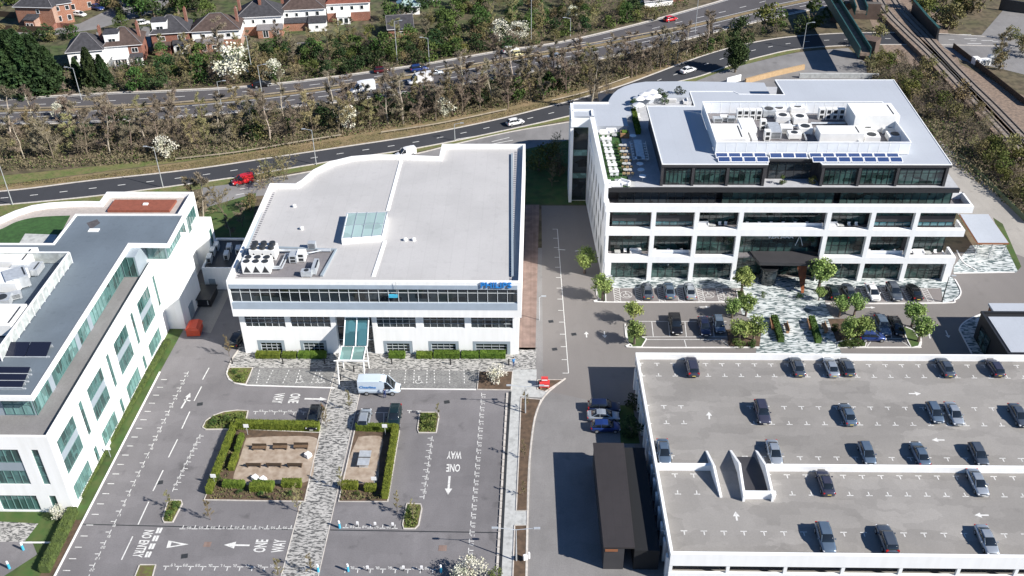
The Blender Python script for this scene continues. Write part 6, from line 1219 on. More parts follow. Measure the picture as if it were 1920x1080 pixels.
def make_vehicle(kind, paint, nm='parked_car', roofrails=False):
    S_ = SPEC[kind]; r = empty(nm, (0,0,0)); b = MB(); rings = []
    def interp(tab, x):
        for a, c in zip(tab, tab[1:]):
            if a[0] <= x <= c[0]: t = (x-a[0])/(c[0]-a[0]); t2 = t*t*(3-2*t); return [a[k]*(1-t2)+c[k]*t2 for k in range(1, len(a))]
        return list(tab[-1][1:])
    B_ = S_['body']; N = 15
    for i in range(N):
        x = B_[0][0]+(B_[-1][0]-B_[0][0])*(.5-.5*math.cos(pi*i/(N-1))*1.0); w_, z0, z1 = interp(B_, x)
        rings.append([(x,-w_*.9,z0),(x,-w_,z0+(z1-z0)*.3),(x,-w_,z0+(z1-z0)*.72),(x,-w_*.93,z1-.02),(x,-w_*.7,z1+.02),(x,w_*.7,z1+.02),(x,w_*.93,z1-.02),(x,w_,z0+(z1-z0)*.72),(x,w_,z0+(z1-z0)*.3),(x,w_*.9,z0)])
    loft(b, rings)
    if kind == 'pickup': b.box(-2.55,-1.1,-.92,-.86,1.05,1.12); b.box(-2.55,-1.1,.86,.92,1.05,1.12)
    bo = b.build('body', PAINT[paint], r, smooth=True)
    if kind == 'pickup': q = MB(); q.box(-2.5,-1.1,-.8,.8,1.09,1.125); q.build('load_bed', M['blackp'], r)
    # glass greenhouse, then painted roof and pillars standing just off it
    c = MB(); C_ = S_['cab']; rg = []; N = 9
    for i in range(N):
        x = C_[0][0]+(C_[-1][0]-C_[0][0])*i/(N-1); wb, wr, z0, z1 = interp(C_, x); z1 = max(z1, z0+.03)
        rg.append([(x,-wb,z0-.04),(x,-(wb+wr)/2,(z0+z1)/2+.02),(x,-wr,z1-.04),(x,-wr*.8,z1),(x,wr*.8,z1),(x,wr,z1-.04),(x,(wb+wr)/2,(z0+z1)/2+.02),(x,wb,z0-.04)])
    solid = kind in ('van','bigvan'); loft(c, rg); c.build('windscreen_and_windows', M['carglass'], r, smooth=True)
    rf_ = MB(); x0, x1 = S_['rr']; rg2 = []
    for i in range(6):
        x = x0+(x1-x0)*i/5; wb, wr, z0, z1 = interp(C_, x); e = .022; rg2.append([(x,-wr-e,z1-.07),(x,-wr*.8,z1+e),(x,wr*.8,z1+e),(x,wr+e,z1-.07),(x,wr*.9,z1-.1),(x,-wr*.9,z1-.1)])
    loft(rf_, rg2); rf_.build('roof_panel', PAINT[paint], r, smooth=False)
    def pillar(xb, xt):
        wb, wr, z0, z1 = interp(C_, xb); wb2, wr2, z02, z12 = interp(C_, xt)
        for s in (-1,1): pl = MB(); pl.tube((xb, s*(wb+.0), z0-.02), (xt, s*(wr2+.0), z12-.03), .045, n=4); pl.build('pillar', PAINT[paint], r)
    pillar(C_[-1][0]-.05, C_[3][0]+.05); pillar(C_[0][0]+.05, C_[1][0]+.05); pillar((C_[0][0]+C_[3][0])*.5+.15, (C_[0][0]+C_[3][0])*.5+.15)
    if solid:
        sp = MB(); xs = C_[0][0]-.01; xe = C_[3][0]-.35; rg3 = []
        for i in range(6):
            x = xs+(xe-xs)*i/5; wb, wr, z0, z1 = interp(C_, max(C_[0][0], x)); e = .025; rg3.append([(x,-wb-e,z0-.05),(x,-(wb+wr)/2-e,(z0+z1)/2+.02),(x,-wr-e,z1-.04),(x,-wr*.8,z1+e),(x,wr*.8,z1+e),(x,wr+e,z1-.04),(x,(wb+wr)/2+e,(z0+z1)/2+.02),(x,wb+e,z0-.05)])
        loft(sp, rg3); sp.build('cargo_body', PAINT[paint], r, smooth=False)
    L_ = S_['L']; wy = B_[3][1]; rw_ = .33 if kind not in ('suv','pickup','bigvan') else .38
    wb_ = L_*.3
    for xx in (-wb_, wb_*1.05):
        for s in (-1, 1):
            t = MB(); t.tube((xx, s*(wy-.20), rw_), (xx, s*(wy+.015), rw_), rw_, n=14); wo = t.build('wheel', M['rubber'], r); h = MB(); h.tube((xx, s*(wy+.016), rw_), (xx, s*(wy+.03), rw_), rw_*.62, n=10); h.build('rim', M['steel'], wo)
    zf = B_[-2][3]-.1; zr = B_[1][3]-.15
    for s in (-1, 1):
        t = MB(); t.rbox(L_/2-.2, s*wy*.66, zf-.06, .22, .34, .13, -s*.35); t.build('headlight', M['lamp_w'], r); t = MB(); t.rbox(-L_/2+.1, s*wy*.72, zr-.08, .12, .32, .17 if kind != 'suv' else .3, s*.15); t.build('tail_light', M['lamp_r'], r)
        t = MB(); t.rbox(C_[-1][0]-.55, s*(wy+.1), C_[-1][3]-.02, .14, .2, .14, 0); t.build('door_mirror', PAINT[paint], r)
    t = MB(); t.box(L_/2-.04, L_/2+.012, -.26, .26, .42, .53); t.build('number_plate', M['plate'], r); t = MB(); t.box(-L_/2-.012, -L_/2+.04, -.26, .26, .55, .66); t.build('number_plate', M['plate_y'], r)
    t = MB(); t.box(L_/2-.12, L_/2-.0, -.5, .5, .56 if kind != 'bigvan' else .6, .64 if kind != 'bigvan' else .8); t.build('grille', M['blackp'], r)
    return r
VP = {}
def vehicle(kind, paint, px, deg, label, z=.03, cat='car', nm=None, s=1., group=None, xy=None):
    "deg: heading of the nose, 0 = +x (right), 90 = away from the camera"
    nm = nm or ('parked_car' if cat == 'car' else 'van'); k = (kind, paint, nm)
    used_ = k in VP
    if not used_: VP[k] = make_vehicle(kind, paint, nm)
    x, y = xy or P(px[0], px[1], z); return put(VP[k], used_, (x, y, z), math.radians(deg), label, cat, group, s)
DG = 'cars on the rooftop deck'; zd = 4.205
def dk(kind, paint, px, deg, lab):
    x, y = P(px[0], px[1]+3, zd)
    if 855 < px[1] < 872: x, y = P(px[0]-2, px[1]-4, zd)[0], 94.3
    vehicle(kind, paint, None, deg, lab, zd, group=DG, s=.94, xy=(x, y))
for a in (('suv','purple',(1297,690),90,'dark plum car alone near the left of the farthest deck row'),('saloon','grey',(1494,689),90,'dark grey car left of the silver one in the farthest deck row'),('saloon','silver',(1557,690),90,'silver car in the farthest deck row'),('hatch','grey',(1587,690),90,'dark grey car directly right of the silver one in the farthest deck row'),
          ('saloon','grey',(1771,690),90,'grey car second from the right in the farthest deck row'),('hatch','purple',(1864,691),90,'dark plum car at the right end of the farthest deck row'),
          ('suv','purple',(1428,776),-90,'dark plum car left in the second deck row'),('saloon','slate',(1588,779),90,'slate-blue car alone in the middle of the second deck row'),('hatch','slate',(1751,776),-90,'slate-blue car left of the silver one in the second deck row'),('saloon','silver',(1787,778),-90,'silver car in the second deck row'),('saloon','grey',(1908,781),-90,'dark car cut by the right edge in the second deck row'),
          ('saloon','slate',(1247,864),-90,'slate-blue car in the left corner behind the middle wall of the deck'),('saloon','silver',(1454,863),-90,'silver car behind the middle wall right of the ramp'),('hatch','slate',(1628,864),-90,'slate-blue car behind the middle wall, third from the left'),('saloon','slate',(1728,867),90,'slate-green car behind the middle wall, second from the right'),('hatch','grey',(1836,864),-90,'dark grey car behind the middle wall at the right end'),
          ('saloon','purple',(1546,907),90,'dark plum car in front of the middle wall of the deck'),('saloon','silver',(1831,907),-90,'silver car in front of the middle wall of the deck'),
          ('suv','slate',(1546,1012),-90,'slate-blue car left in the nearest deck row'),('suv','grey',(1661,1014),90,'dark grey car middle of the nearest deck row'),('saloon','silver',(1848,1015),-90,'silver car right in the nearest deck row')): dk(*a)
for kind, paint, px, deg, lab in (('saloon','grey',(1213,550),90,'dark car left of the three in front of the largest office, left side'),('saloon','slate',(1254,549),90,'slate car middle of the three in front of the largest office, left side'),('saloon','silver',(1293,550),90,'silver car right of the three in front of the largest office, left side'),
          ('hatch','teal',(1560,552),90,'dark car nearest the entrance in the right front bays'),('saloon','grey',(1591,551),90,'dark grey car second from the entrance in the right front bays'),('saloon','white',(1635,553),-90,'white car in the right front bays'),('suv','grey',(1675,553),-90,'large dark car right of the white one in the right front bays'),('saloon','black',(1713,552),90,'black car at the right end of the right front bays'),
          ('saloon','navy',(1320,617),-90,'navy car left of the pair in the lower left bays'),('hatch','slate',(1347,613),-90,'slate-blue car right of the pair in the lower left bays'),('hatch','blue',(1634,636),0,'bright blue car nose by the lower right bays, half behind trees'),('suv','slate',(1653,617),-90,'slate-silver car left of the pair in the lower right bays'),('saloon','black',(1680,616),-90,'black car right of the pair in the lower right bays'),
          ('hatch','silver',(684,790),90,'silver hatchback behind the hedge of the right garden'),('suv','teal',(740,788),-90,'dark green car parked right of the silver hatchback'),('suv','black',(590,790),-90,'black car beside the paved path behind the left garden hedge'),
          ('suv','navy',(1132,769),0,'navy car farthest of three side by side in the deck shadow'),('saloon','silver',(1131,785),0,'silver car middle of three side by side in the deck shadow'),('hatch','blue',(1135,805),0,'blue car nearest of three side by side in the deck shadow'),('hatch','black',(447,640),80,'dark car in shade at the left corner of the office with blue letters')):
    vehicle(kind, paint, px, deg, lab, .05, group='cars parked at ground level')
vehicle('pickup','black',(1266,613),-90,'black pickup alone in the lower left bays of the forecourt', .05, 'pickup', 'pickup_truck')
# traffic
def hd(a, b): A, B_ = P(*a), P(*b); return math.degrees(math.atan2(B_[1]-A[1], B_[0]-A[0]))
s1 = hd((880,254),(1000,228)); s2 = hd((600,166),(800,136))
vehicle('hatch','white',(966,233),s1,'small white car driving on the slip road', .045, nm='moving_car'); vehicle('suv','black',(491,162),s2,'black car at the left on the far carriageway', .045, nm='moving_car')
vehicle('hatch','darkred',(716,135),s2,'dark red car on the far edge of the dual carriageway', .045, nm='moving_car'); vehicle('suv','blue',(786,133),s2,'blue car ahead of the dark red one on the dual carriageway', .045, nm='moving_car'); vehicle('saloon','silver',(814,140),s2,'silver car beside the blue one on the dual carriageway', .045, nm='moving_car')
vehicle('suv','white',(957,98),s2+4,'white car on the far carriageway right of centre', .045, nm='moving_car'); vehicle('hatch','cream',(972,104),s2+4,'small cream car overlapping the white one on the far carriageway', .045, nm='moving_car')
vehicle('saloon','silver',(1040,110),s2+185,'silver car among bare trees on the near carriageway', .045, nm='moving_car'); vehicle('hatch','red',(1257,39),s2+8,'small red car farthest away on the dual carriageway', .045, nm='moving_car')
vehicle('saloon','white',(1290,135),hd((1250,150),(1320,128)),'white car on the slip road bend behind the largest office', .045, nm='moving_car'); vehicle('hatch','black',(1170,178),hd((1150,180),(1220,158))+180,'dark car on the slip road just past the curved roof', .045, nm='moving_car')
vehicle('bigvan','white',(680,172),s2+180,'white box van left one on the near carriageway', .045, 'van', 'moving_van'); vehicle('bigvan','white',(788,156),s2+180,'white panel van right one on the near carriageway', .045, 'van', 'moving_van')
vehicle('van','white',(761,292),s1+180,'white small van on the service road behind the pale roof', .03, 'van', 'small_van'); vehicle('van','red',(456,343),s1+180,'red small van with a light emblem on the service road', .03, 'van', 'small_van')
for px, lab, c, k, d in (((183,18),'blue car parked in a driveway by the brick houses','blue','suv',-30),((268,46),'white car parked behind the grey dormer house','white','hatch',20),((230,130),'dark blue car between the two houses at the left','navy','hatch',60),((150,30),'white car parked by the bay windows of the brick houses','white','hatch',-20)): vehicle(k, c, px, d, lab, .02)
# delivery van with its blue lettering
dv = vehicle('bigvan','vanblue',(713,734),0,'white long high-roof delivery van with blue lettering on its side, across the bays', .04, 'van', 'delivery_van', s=1.)
def side_word(txt, parent, x, y, z, size, m, sx_=1.):
    me = word(None, txt, (0,0), size, 0, 1, 1, 0, .004, .012); me.materials.append(M[m]); o = bpy.data.objects.new('lettering', me); COL.objects.link(o); o.parent = parent; me.transform(Matrix.Translation((x,y,z)) @ Matrix.Rotation(pi/2, 4, 'X') @ Matrix.Diagonal((sx_,1,1,1)))
side_word('Clearline', dv, -1.6, -1.035, 1.62, .62, 'sign_blue', 1.1)
# ================================================================== HOUSES
def house(px, w_, d_, h, rh, ang, wallm, roofm, label, hip=.35, windows=(), chim=(), lower=None, lowm=None, ext=(), dormer=None, z=.01, cat='house', upper=None):
    "px: pixel of the near wall's ground centre; local -y is the near wall"
    x, y = P(px[0], px[1]); r = empty('house', (x, y, z), ang, label, cat); b = MB()
    if lower: b.box(-w_/2,w_/2,0,d_,lower,h); b.build('wall', M[wallm], r); b = MB(); b.box(-w_/2,w_/2,0,d_,0,lower-.003); b.build('ground_floor_wall', M[lowm], r)
    else: b.box(-w_/2,w_/2,0,d_,0,h); b.build('wall', M[wallm], r)
    if upper: b = MB(); b.box(upper[0],upper[1],-.06,-.004,upper[2],upper[3]); b.build('rendered_panel', M[upper[4]], r)
    o = .4; W2 = w_/2+o; q = MB(); hx = (d_/2)*hip*2 if hip else 0; hx = min(hx, w_/2-.3)
    q.add([(-W2,-o,h-.1),(W2,-o,h-.1),(W2,d_+o,h-.1),(-W2,d_+o,h-.1),(-W2+hx,d_/2,h+rh),(W2-hx,d_/2,h+rh)], [(0,1,5,4),(1,2,5),(2,3,4,5),(3,0,4),(0,3,2,1)]); ro_ = q.build('roof', M[roofm], r)
    q = MB(); 
    for a, c in (((-W2,-o,h-.08),(-W2+hx,d_/2,h+rh+.03)),((W2,-o,h-.08),(W2-hx,d_/2,h+rh+.03)),((-W2+hx,d_/2,h+rh+.03),(W2-hx,d_/2,h+rh+.03))): q.tube(a, c, .1, n=5)
    q.build('ridge_tiles', M[roofm] if 'red' in roofm else M['roofgrey'], r); q = MB(); q.box(-W2,W2,-o-.12,-o,h-.2,h-.08); q.build('gutter', M['whitep'], r)
    for cx, cy in chim:
        q = MB(); q.rbox(cx, cy, h+.2, .7, .9, rh+.9); [q.cyl(cx, cy+k, h+rh+1.1, h+rh+1.5, .13, n=8) for k in (-.25,.25)]; q.build('chimney', M['brick'], ro_)
    def win(x0, z0, ww, hh, y=0., par=r):
        f = MB(); t = .09; f.box(x0,x0+t,y-.07,y-.003,z0,z0+hh); f.box(x0+ww-t,x0+ww,y-.07,y-.003,z0,z0+hh); f.box(x0+t,x0+ww-t,y-.07,y-.003,z0,z0+t); f.box(x0+t,x0+ww-t,y-.07,y-.003,z0+hh-t,z0+hh); n = max(1, round(ww/.8))
        for k in range(1, n): c = x0+ww*k/n; f.box(c-.04,c+.04,y-.065,y-.004,z0+t,z0+hh-t)
        wo = f.build('window', M['whitep'], par); g = MB(); g.box(x0+.05,x0+ww-.05,y-.03,y-.002,z0+.05,z0+hh-.05); g.build('pane', M['glass'], wo)
    for wn in windows: win(*wn)
    for (x0, x1, dep, hh, m_, rm, wins) in ext:
        e = MB(); e.box(x0,x1,-dep,-.01,0,hh); eo = e.build('rear_extension', M[m_], r); e = MB(); e.add([(x0-.2,-dep-.2,hh),(x1+.2,-dep-.2,hh),(x1+.2,-.02,hh+.7),(x0-.2,-.02,hh+.7),(x0-.2,-dep-.2,hh-.12),(x1+.2,-dep-.2,hh-.12),(x1+.2,-.02,hh-.12),(x0-.2,-.02,hh-.12)], [(0,1,2,3),(4,5,1,0),(5,6,2,1),(7,4,0,3),(7,6,5,4)]); e.build('extension_roof', M[rm], eo)
        for wn in wins: win(wn[0], wn[1], wn[2], wn[3], -dep, eo)
    if dormer:
        x0, x1, m_ = dormer; dmr = MB(); dmr.box(x0,x1,.9,d_*.5,h-.1,h+rh*.86); do = dmr.build('dormer', M[m_], r); dmr = MB(); dmr.box(x0-.15,x1+.15,.75,d_*.52,h+rh*.86,h+rh*.86+.15); dmr.build('dormer_roof', M['slate'], do); win((x0+x1)/2-.9, h+.45, 1.8, 1.1, .9, do)
    return r
A = lambda d: math.radians(d)
house((168,132),8.6,8.5,5.3,3.2,A(14),'white','slate','white house with steep slate hipped roof behind the dark evergreens at left',.8,[(-3,3,1.,1.3),(-1.2,3,1.,1.3),(2.4,3.2,.8,1.),(-2,.6,1.2,1.6)],[(3.8,5)])
house((238,122),9.2,9,5.4,3.2,A(12),'brick','browntile','brown-roofed house with small flat dormer and white bay window',.7,[(2.,3.2,1.6,1.3)],[(3.9,4.2)],upper=(-4.6,1.2,.0,5.2,'white'),ext=((-2.6,.8,1.6,2.4,'white','whiteb',[(-2.3,.5,1.4,1.7),(-.7,.5,1.3,1.7)]),(1.6,4.4,1.2,2.3,'white','slate',[(1.9,.3,1.,1.8),(3.1,.3,1.,1.8)])),dormer=(-4.2,-.6,'white'))
house((325,98),9.6,9,5.4,3.2,A(10),'brick','slate','red-brick house with large pale dormer and slate roof',.7,[(-3.2,3.2,1.9,1.3),(1.9,3.2,1.9,1.4)],[(3.9,6.2)],ext=((.6,4.7,1.6,2.6,'whiteb','slate',[(1.2,.3,1.9,1.9)]),(-4.2,-.2,2.2,2.3,'brick','browntile',[])),dormer=(-4.3,-.4,'whiteb'))
house((410,92),12.5,8.5,5.2,3.2,A(8),'white','browntile','wide white house behind the large bare garden tree',.6,[(-4,3.2,1.2,1.1),(-1,3.2,1.2,1.1),(2.6,3.2,1.2,1.1)],[(5.4,4.6)],lower=2.6,lowm='brick2',ext=((-5.2,1.6,2.0,2.4,'brick2','roofgrey',[(-3.8,.3,1.2,1.8),(-1.2,.8,1.2,1.1)]),))
house((492,66),12.,8.8,5.4,3.3,A(8),'white','slate','white semi-detached pair with slate roof, left of the brown-roofed pair',.6,[(-5,3.3,.9,1.),(-2.3,3.4,.8,1.1),(.6,3.3,.9,1.1),(3.4,3.3,.9,1.1)],[(-5.6,4.4),(.2,3.2)],lower=2.5,lowm='brick2',ext=((-.8,5.8,2.6,2.4,'brick2','roofgrey',[(.6,.2,1.5,2.),(3.6,1.,1.4,1.2)]),))
house((572,52),12.,8.8,5.4,3.3,A(8),'white','browntile','white semi-detached pair with brown roof in the middle of the row',.6,[(-5,3.3,.9,1.1),(-2.3,3.3,.9,1.1),(.6,3.3,.9,1.3),(3.4,3.3,1.,1.3)],[(-5.8,4.4),(0,3.2)],ext=((1.4,6.2,3.6,2.6,'white','slate',[(3.2,.9,.9,.9)]),(-5.8,1.2,2.4,2.4,'brick2','slate',[])))
house((655,40),12.,8.8,5.4,3.3,A(8),'white','redtile','white house with partly red roof at the right of the semi-detached row',.55,[(-5,3.3,1.,1.2),(-2.2,3.3,1.,1.2),(.6,3.3,1.,1.2),(3.4,3.3,1.,1.2)],[(-5.6,4.4)],lower=2.6,lowm='brick',ext=((-3.2,.4,2.4,2.3,'white','whiteb',[(-2.8,.3,1.2,1.6),(-1.3,.3,1.2,1.6)]),))
house((752,70),6.6,7.5,2.6,2.4,A(10),'brick2','slate','small brown brick outbuilding with a gabled slate roof and one white window',0,[(-.6,.8,1.3,.9)])
house((768,28),6,5,2.6,1.8,A(10),'white','skyl','white conservatory behind the small brick outbuilding',.5,[(-2.6,.5,1.2,1.6),(-1.,.5,1.2,1.6),(.8,.5,1.2,1.6)],cat='conservatory')
house((795,6),9,8,5,3,A(10),'white','redtile','white house at the far top behind the conservatory',.5,[(-3,3,1.,1.1),(1,3,1.,1.1)],[(2,4)])
house((573,104),2.8,3.2,1.9,1.,A(12),'brick','slate','small slate-roofed garden shed below the semi-detached row',0,cat='shed')
house((72,50),11.,10,5.8,3.2,A(-4),'brick2','slate','large orange brick house with projecting gable at the upper left',.45,[(.6,3.8,1.,1.2)],[(1.,4.5)],ext=((-2.0,1.0,3.,3.,'brick2','slate',[(-1.6,.6,.9,1.4),(-.4,.6,.9,1.4)]),))
house((124,44),5.,10,5.8,3.,A(28),'brick2','slate','narrow orange brick house wing with white bays at the upper left',.3,[(-1.8,3.8,1.1,1.3),(.8,3.8,1.1,1.3),(-1.8,.8,1.1,1.6),(.8,.8,1.1,1.6)])
house((160,20),9,9,5.6,3.,A(28),'brick2','slate','second brick house with white window bays beyond the large orange one',.3,[(-3.6,3.6,1.1,1.3),(-1.6,3.6,1.1,1.3),(1.,3.6,1.1,1.3),(-3.6,.8,1.1,1.6),(1.,.8,1.1,1.6)])
house((1255,4),9,8,3,2.6,A(15),'brick','browntile','low brown-roofed building at the top centre beyond the dual carriageway',.2)
house((1235,12),9,5,2.,1.6,A(18),'white','roofgrey','long low grey roof at the top centre edge',.1,cat='garage')
def wallrun(name, pts, h, th, m, label, cat='fence', z=0.):
    q = W(cr(pts,4)) if len(pts) > 2 else W(pts)
    if name == 'crash_barrier':
        r = empty(name, (*q[0],0), 0, label, cat); b = MB(); b.ribbon(q, .1, .48, .24); b.build('rail', M['barrier'], r, world=True); b = MB(); dashes(b, q, .1, 2.9, .1, .5); b2 = MB()
        for i in range(0, len(b.v), 4): b2.rbox(b.v[i][0], b.v[i][1], 0, .1, .1, .48)
        return b2.build('posts', M['barrier'], r, world=True)
    b = MB(); b.ribbon(q, th, z, h); return tag(b.build(name, M[m]), label, cat)
wallrun('garden_fence', [(-20,58),(40,60),(100,62)], 1.8, .2, 'darkwood', 'dark brown garden fence below the large orange brick house'); wallrun('garden_fence', [(-20,30),(30,34)], 1.8, .15, 'darkwood', 'short dark fence behind the lawn at the top left')
wallrun('garden_wall', [(100,62),(108,52),(140,54)], 1.4, .25, 'brick', 'red brick garden wall beside the large orange brick house', 'wall')
S('house_street', 'asph_serv', [(-40,62),(100,66),(180,55),(300,20),(330,-10),(260,-20),(200,20),(150,44),(60,62),(-40,56)], .02)
S('driveway', 'asph_serv', [(180,60),(186,100),(200,108),(206,70)], .024); S('driveway', 'asph_serv', [(262,50),(270,90),(284,88),(280,50)], .024); S('driveway', 'asph_serv', [(345,40),(352,80),(366,78),(362,40)], .024)
# timber hoarding, walls and odd things around the roads
wallrun('hoarding', [(1397,157),(1450,143),(1507,130)], 1.3, .5, 'tan', 'tan timber hoarding behind the largest office', 'hoarding'); wallrun('white_barrier', [(1362,158),(1388,151)], 1.6, .3, 'whiteb', 'short white barrier at the left end of the tan hoarding', 'barrier')
wallrun('low_wall', [(1498,146),(1590,146),(1646,147)], 1.2, .6, 'pave_pale', 'pale low wall along the back of the largest office', 'wall')
wallrun('crash_barrier', [(330,302),(440,290),(560,270),(640,257)], .7, .08, 'galv', 'left crash barrier beside the slip road', 'crash barrier'); wallrun('crash_barrier', [(715,252),(820,236),(950,209)], .7, .08, 'galv', 'middle crash barrier beside the slip road', 'crash barrier'); wallrun('crash_barrier', [(1035,192),(1100,176),(1180,148)], .7, .08, 'galv', 'right crash barrier beside the slip road', 'crash barrier')
wallrun('crash_barrier', [(0,208),(330,196),(640,163),(980,108),(1280,53)], .75, .08, 'galv', 'long crash barrier along the middle of the dual carriageway', 'crash barrier')
wallrun('track_fence', [(1797,297),(1850,345),(1925,420)], 1.1, .06, 'fencegreen', 'green mesh fence between the concrete lane and the railway scrub'); wallrun('track_fence', [(1786,90),(1850,140),(1925,200)], 1.4, .12, 'darkwood', 'dark fence beside the tracks at the right edge')
# rail bridge with green parapets over the slip road, and the girder wall, its black side standing in for shade
BR = empty('rail_bridge', P3(1590,90), 0, 'narrow rail bridge with green parapets crossing the slip road', 'bridge')
def bridge(root, a, b, w_, z, hpar, m, m2='ballast', lo_side=True):
    A_, B_ = P(*a,z), P(*b,z); t = MB(); t.ribbon([A_,B_], w_, z-.8, .8); t.build('deck', M[m2], root, world=True)
    for s in (-1,1):
        q = MB(); q.ribbon(offs([A_,B_], s*w_/2), .3, z-1.2, hpar+1.2); q.build('parapet', M[m], root, world=True)
bridge(BR, (1552,-14), (1622,99), 2.6, 6., 1.3, 'greensteel'); ab = MB(); x, y = P(1626,108); ab.rbox(x,y,0,4,4,5.2,-.6); x, y = P(1570,40); ab.rbox(x,y,0,3.5,2.5,5.2,-.6); ab.build('abutment', M['darkbrick'], BR, world=True)
B2 = empty('rail_bridge', P3(1610,10), 0, 'second shaded rail bridge behind the narrow green one', 'bridge'); bridge(B2, (1600,-20), (1615,20), 3., 6., 1.2, 'greensteel'); ab = MB(); x, y = P(1612,34); ab.rbox(x,y,0,10,2,4.5,-.1); ab.build('abutment', M['darkbrick'], B2, world=True)
B3 = empty('girder_wall', P3(1730,60), 0, 'long plate-girder wall coloured black for shade, with green top beside the main tracks', 'girder wall'); g_ = MB(); pts = [P(1708,28),P(1732,58),P(1754,82)]; g_.ribbon(pts, .5, .01, 4.2); g_.build('girder', M['black'], B3, world=True); g_ = MB(); g_.ribbon(pts, .7, 4.2, .2); g_.build('top_flange', M['greensteel'], B3, world=True)  # black colour stands in for the shadow on the girder face
WB = empty('yard_wall', P3(1880,16), 0, 'dark boarded yard wall with a small colourful sign at the top right', 'wall'); q = MB(); q.ribbon([P(1872,18),P(1925,26)], .4, .01, 3.2); q.build('boarding', M['black'], WB, world=True); q = MB(); A_, B_ = P(1898,21), P(1916,24); q.ribbon([(A_[0],A_[1]-.3),(B_[0],B_[1]-.3)], .06, 1.2, 1.2); q.build('sign', M['cyan'], WB, world=True); q = MB(); q.ribbon([(A_[0],A_[1]-.36),(A_[0]+1.2,A_[1]-.4)], .06, 1.9, .6); q.build('sign_emblem', M['flower_y'], WB, world=True)
for i, (px, lb_, w_, h) in enumerate((((1842,122),'white equipment cabin beside the tracks',3.2,1.6),((1828,120),'green-white equipment case left of the cabin',1.4,1.8),((1856,118),'small grey cabinet right of the cabin',1.2,2.))): acbox('equipment_cabinet', px, .02, w_, 1.6, h, lb_, .2, 'unitw', 'louvre', 'cabinet')
# ================================================================== LAMP POSTS
def lamp(px, h, lab, arm=1.6, side=1, double=False, ang=0., dark=False):
    x, y = P(*px); r = empty('street_lamp', (x,y,0), ang, lab, 'lamp post', 'lamp posts'); q = MB(); q.cyl(0,0,0,h,.11,.06,8); q.build('pole', M['galv' if not dark else 'fan'], r); hd_ = MB()
    for s in ((1,-1) if double else (side,)):
        a = MB(); a.tube((0,0,h-.05),(s*arm,0,h+.25),.05,.04,n=6); a.build('arm', M['galv'], r); l = MB(); l.rbox(s*(arm+.3),0,h+.2,.75,.28,.12); l.build('lamp_head', M['galv'], r)
for px, h, lb_, sd in (((153,187),8,'lamp post left of the dark evergreens by the dual carriageway',-1),((475,148),11,'tall lamp post right of the big white blossoming tree',-1),((491,174),7,'lamp post beside the black car on the dual carriageway',1),((745,118),11,'tall lamp post in front of the small brick outbuilding',1),((805,121),7,'lamp post right of the brick outbuilding at the carriageway edge',-1),
     ((996,75),11,'tall lamp post rising above the planting beyond the carriageway',1),((1069,68),5,'curved lamp post near the top of the planting',-1),((593,309),8,'lamp post on the slip road right of the red van',-1),((853,264),4,'slim post on the grass between slip road and service road',1),((306,352),9,'lamp post above the brown-roofed wing',-1),((24,384),10,'leaning lamp post at the left edge of the slip road',-1),
     ((1303,62),10,'lamp post among the trees above the slip road bend',1),((1505,92),7,'lamp post by the wide slip road junction',1),((418,214),8,'lamp post in the tree belt right of the left birches',1)): lamp(px, h, lb_, 1.4, sd)
lamp((968,1052), 5.6, 'double-armed lamp post in the soil bed at the bottom', 2.2, double=True); lamp((985,775), 5., 'double-armed lamp post at the top of the long soil bed', 2.0, double=True); lamp((1011,600), 4.5, 'low lamp post on the brick path beside the office', .4); lamp((1132,566), 5, 'dark slim lamp post at the left end of the front bays', .5, dark=True); lamp((1766,566), 5., 'dark slim lamp post at the right end of the front bays', .4, dark=True)
# ================================================================== PEOPLE
def person(px, z, rz, top, legs, lab, pose=0.):
    "standing figure: one skinned body, clothes and hair as pieces"
    x, y = P(px[0],px[1],z); r = empty('person', (x,y,z), rz, lab, 'person')
    J = [((0,0,.98),.15),((0,.0,1.22),.155),((0,0,1.43),.13),((0,.01,1.54),.06),((0,.03,1.64),.10),((0,.03,1.74),.075),
         ((.2,0,1.42),.07),((.27,.03,1.14),.05),((.26,.22+pose,.98),.036),((.26,.30+pose,.95),.04),((-.2,0,1.42),.07),((-.27,.0,1.14),.05),((-.28,.12,.90),.036),((-.28,.16,.83),.04),
         ((.1,0,.9),.1),((.11,.04,.5),.075),((.11,.0,.08),.05),((.12,.14,.04),.045),((-.1,0,.9),.1),((-.12,-.04,.5),.075),((-.13,-.1,.08),.05),((-.14,.04,.04),.045)]
    E_ = [(0,1),(1,2),(2,3),(3,4),(4,5),(2,6),(6,7),(7,8),(8,9),(2,10),(10,11),(11,12),(12,13),(0,14),(14,15),(15,16),(16,17),(0,18),(18,19),(19,20),(20,21)]
    me = bpy.data.meshes.new('body'); me.from_pydata([j[0] for j in J], E_, []); o = bpy.data.objects.new('body', me); COL.objects.link(o); sk_ = o.modifiers.new('s','SKIN')
    for v, j in zip(me.skin_vertices[0].data, J): v.radius = (j[1], j[1]*.8)
    me.skin_vertices[0].data[0].use_root = True; o.modifiers.new('u','SUBSURF').levels = 1; bpy.context.view_layer.update()
    m2 = bpy.data.meshes.new_from_object(o.evaluated_get(bpy.context.evaluated_depsgraph_get())); o.modifiers.clear(); o.data = m2; m2.materials.clear(); [m2.materials.append(M[k] if k in M else k) for k in ('skin', top, legs, 'shoe')]
    for p in m2.polygons:
        c = p.center; p.material_index = 3 if c.z < .1 else (2 if c.z < .97 and abs(c.x) < .22 else (1 if c.z < 1.5 and not (c.z < .99 and abs(c.x) > .22) else 0)); p.use_smooth = True
    o.parent = r; h = MB(); h.ball(0,.01,1.73,.105,.09); h.build('hair', M['hair'], r, smooth=True); return r
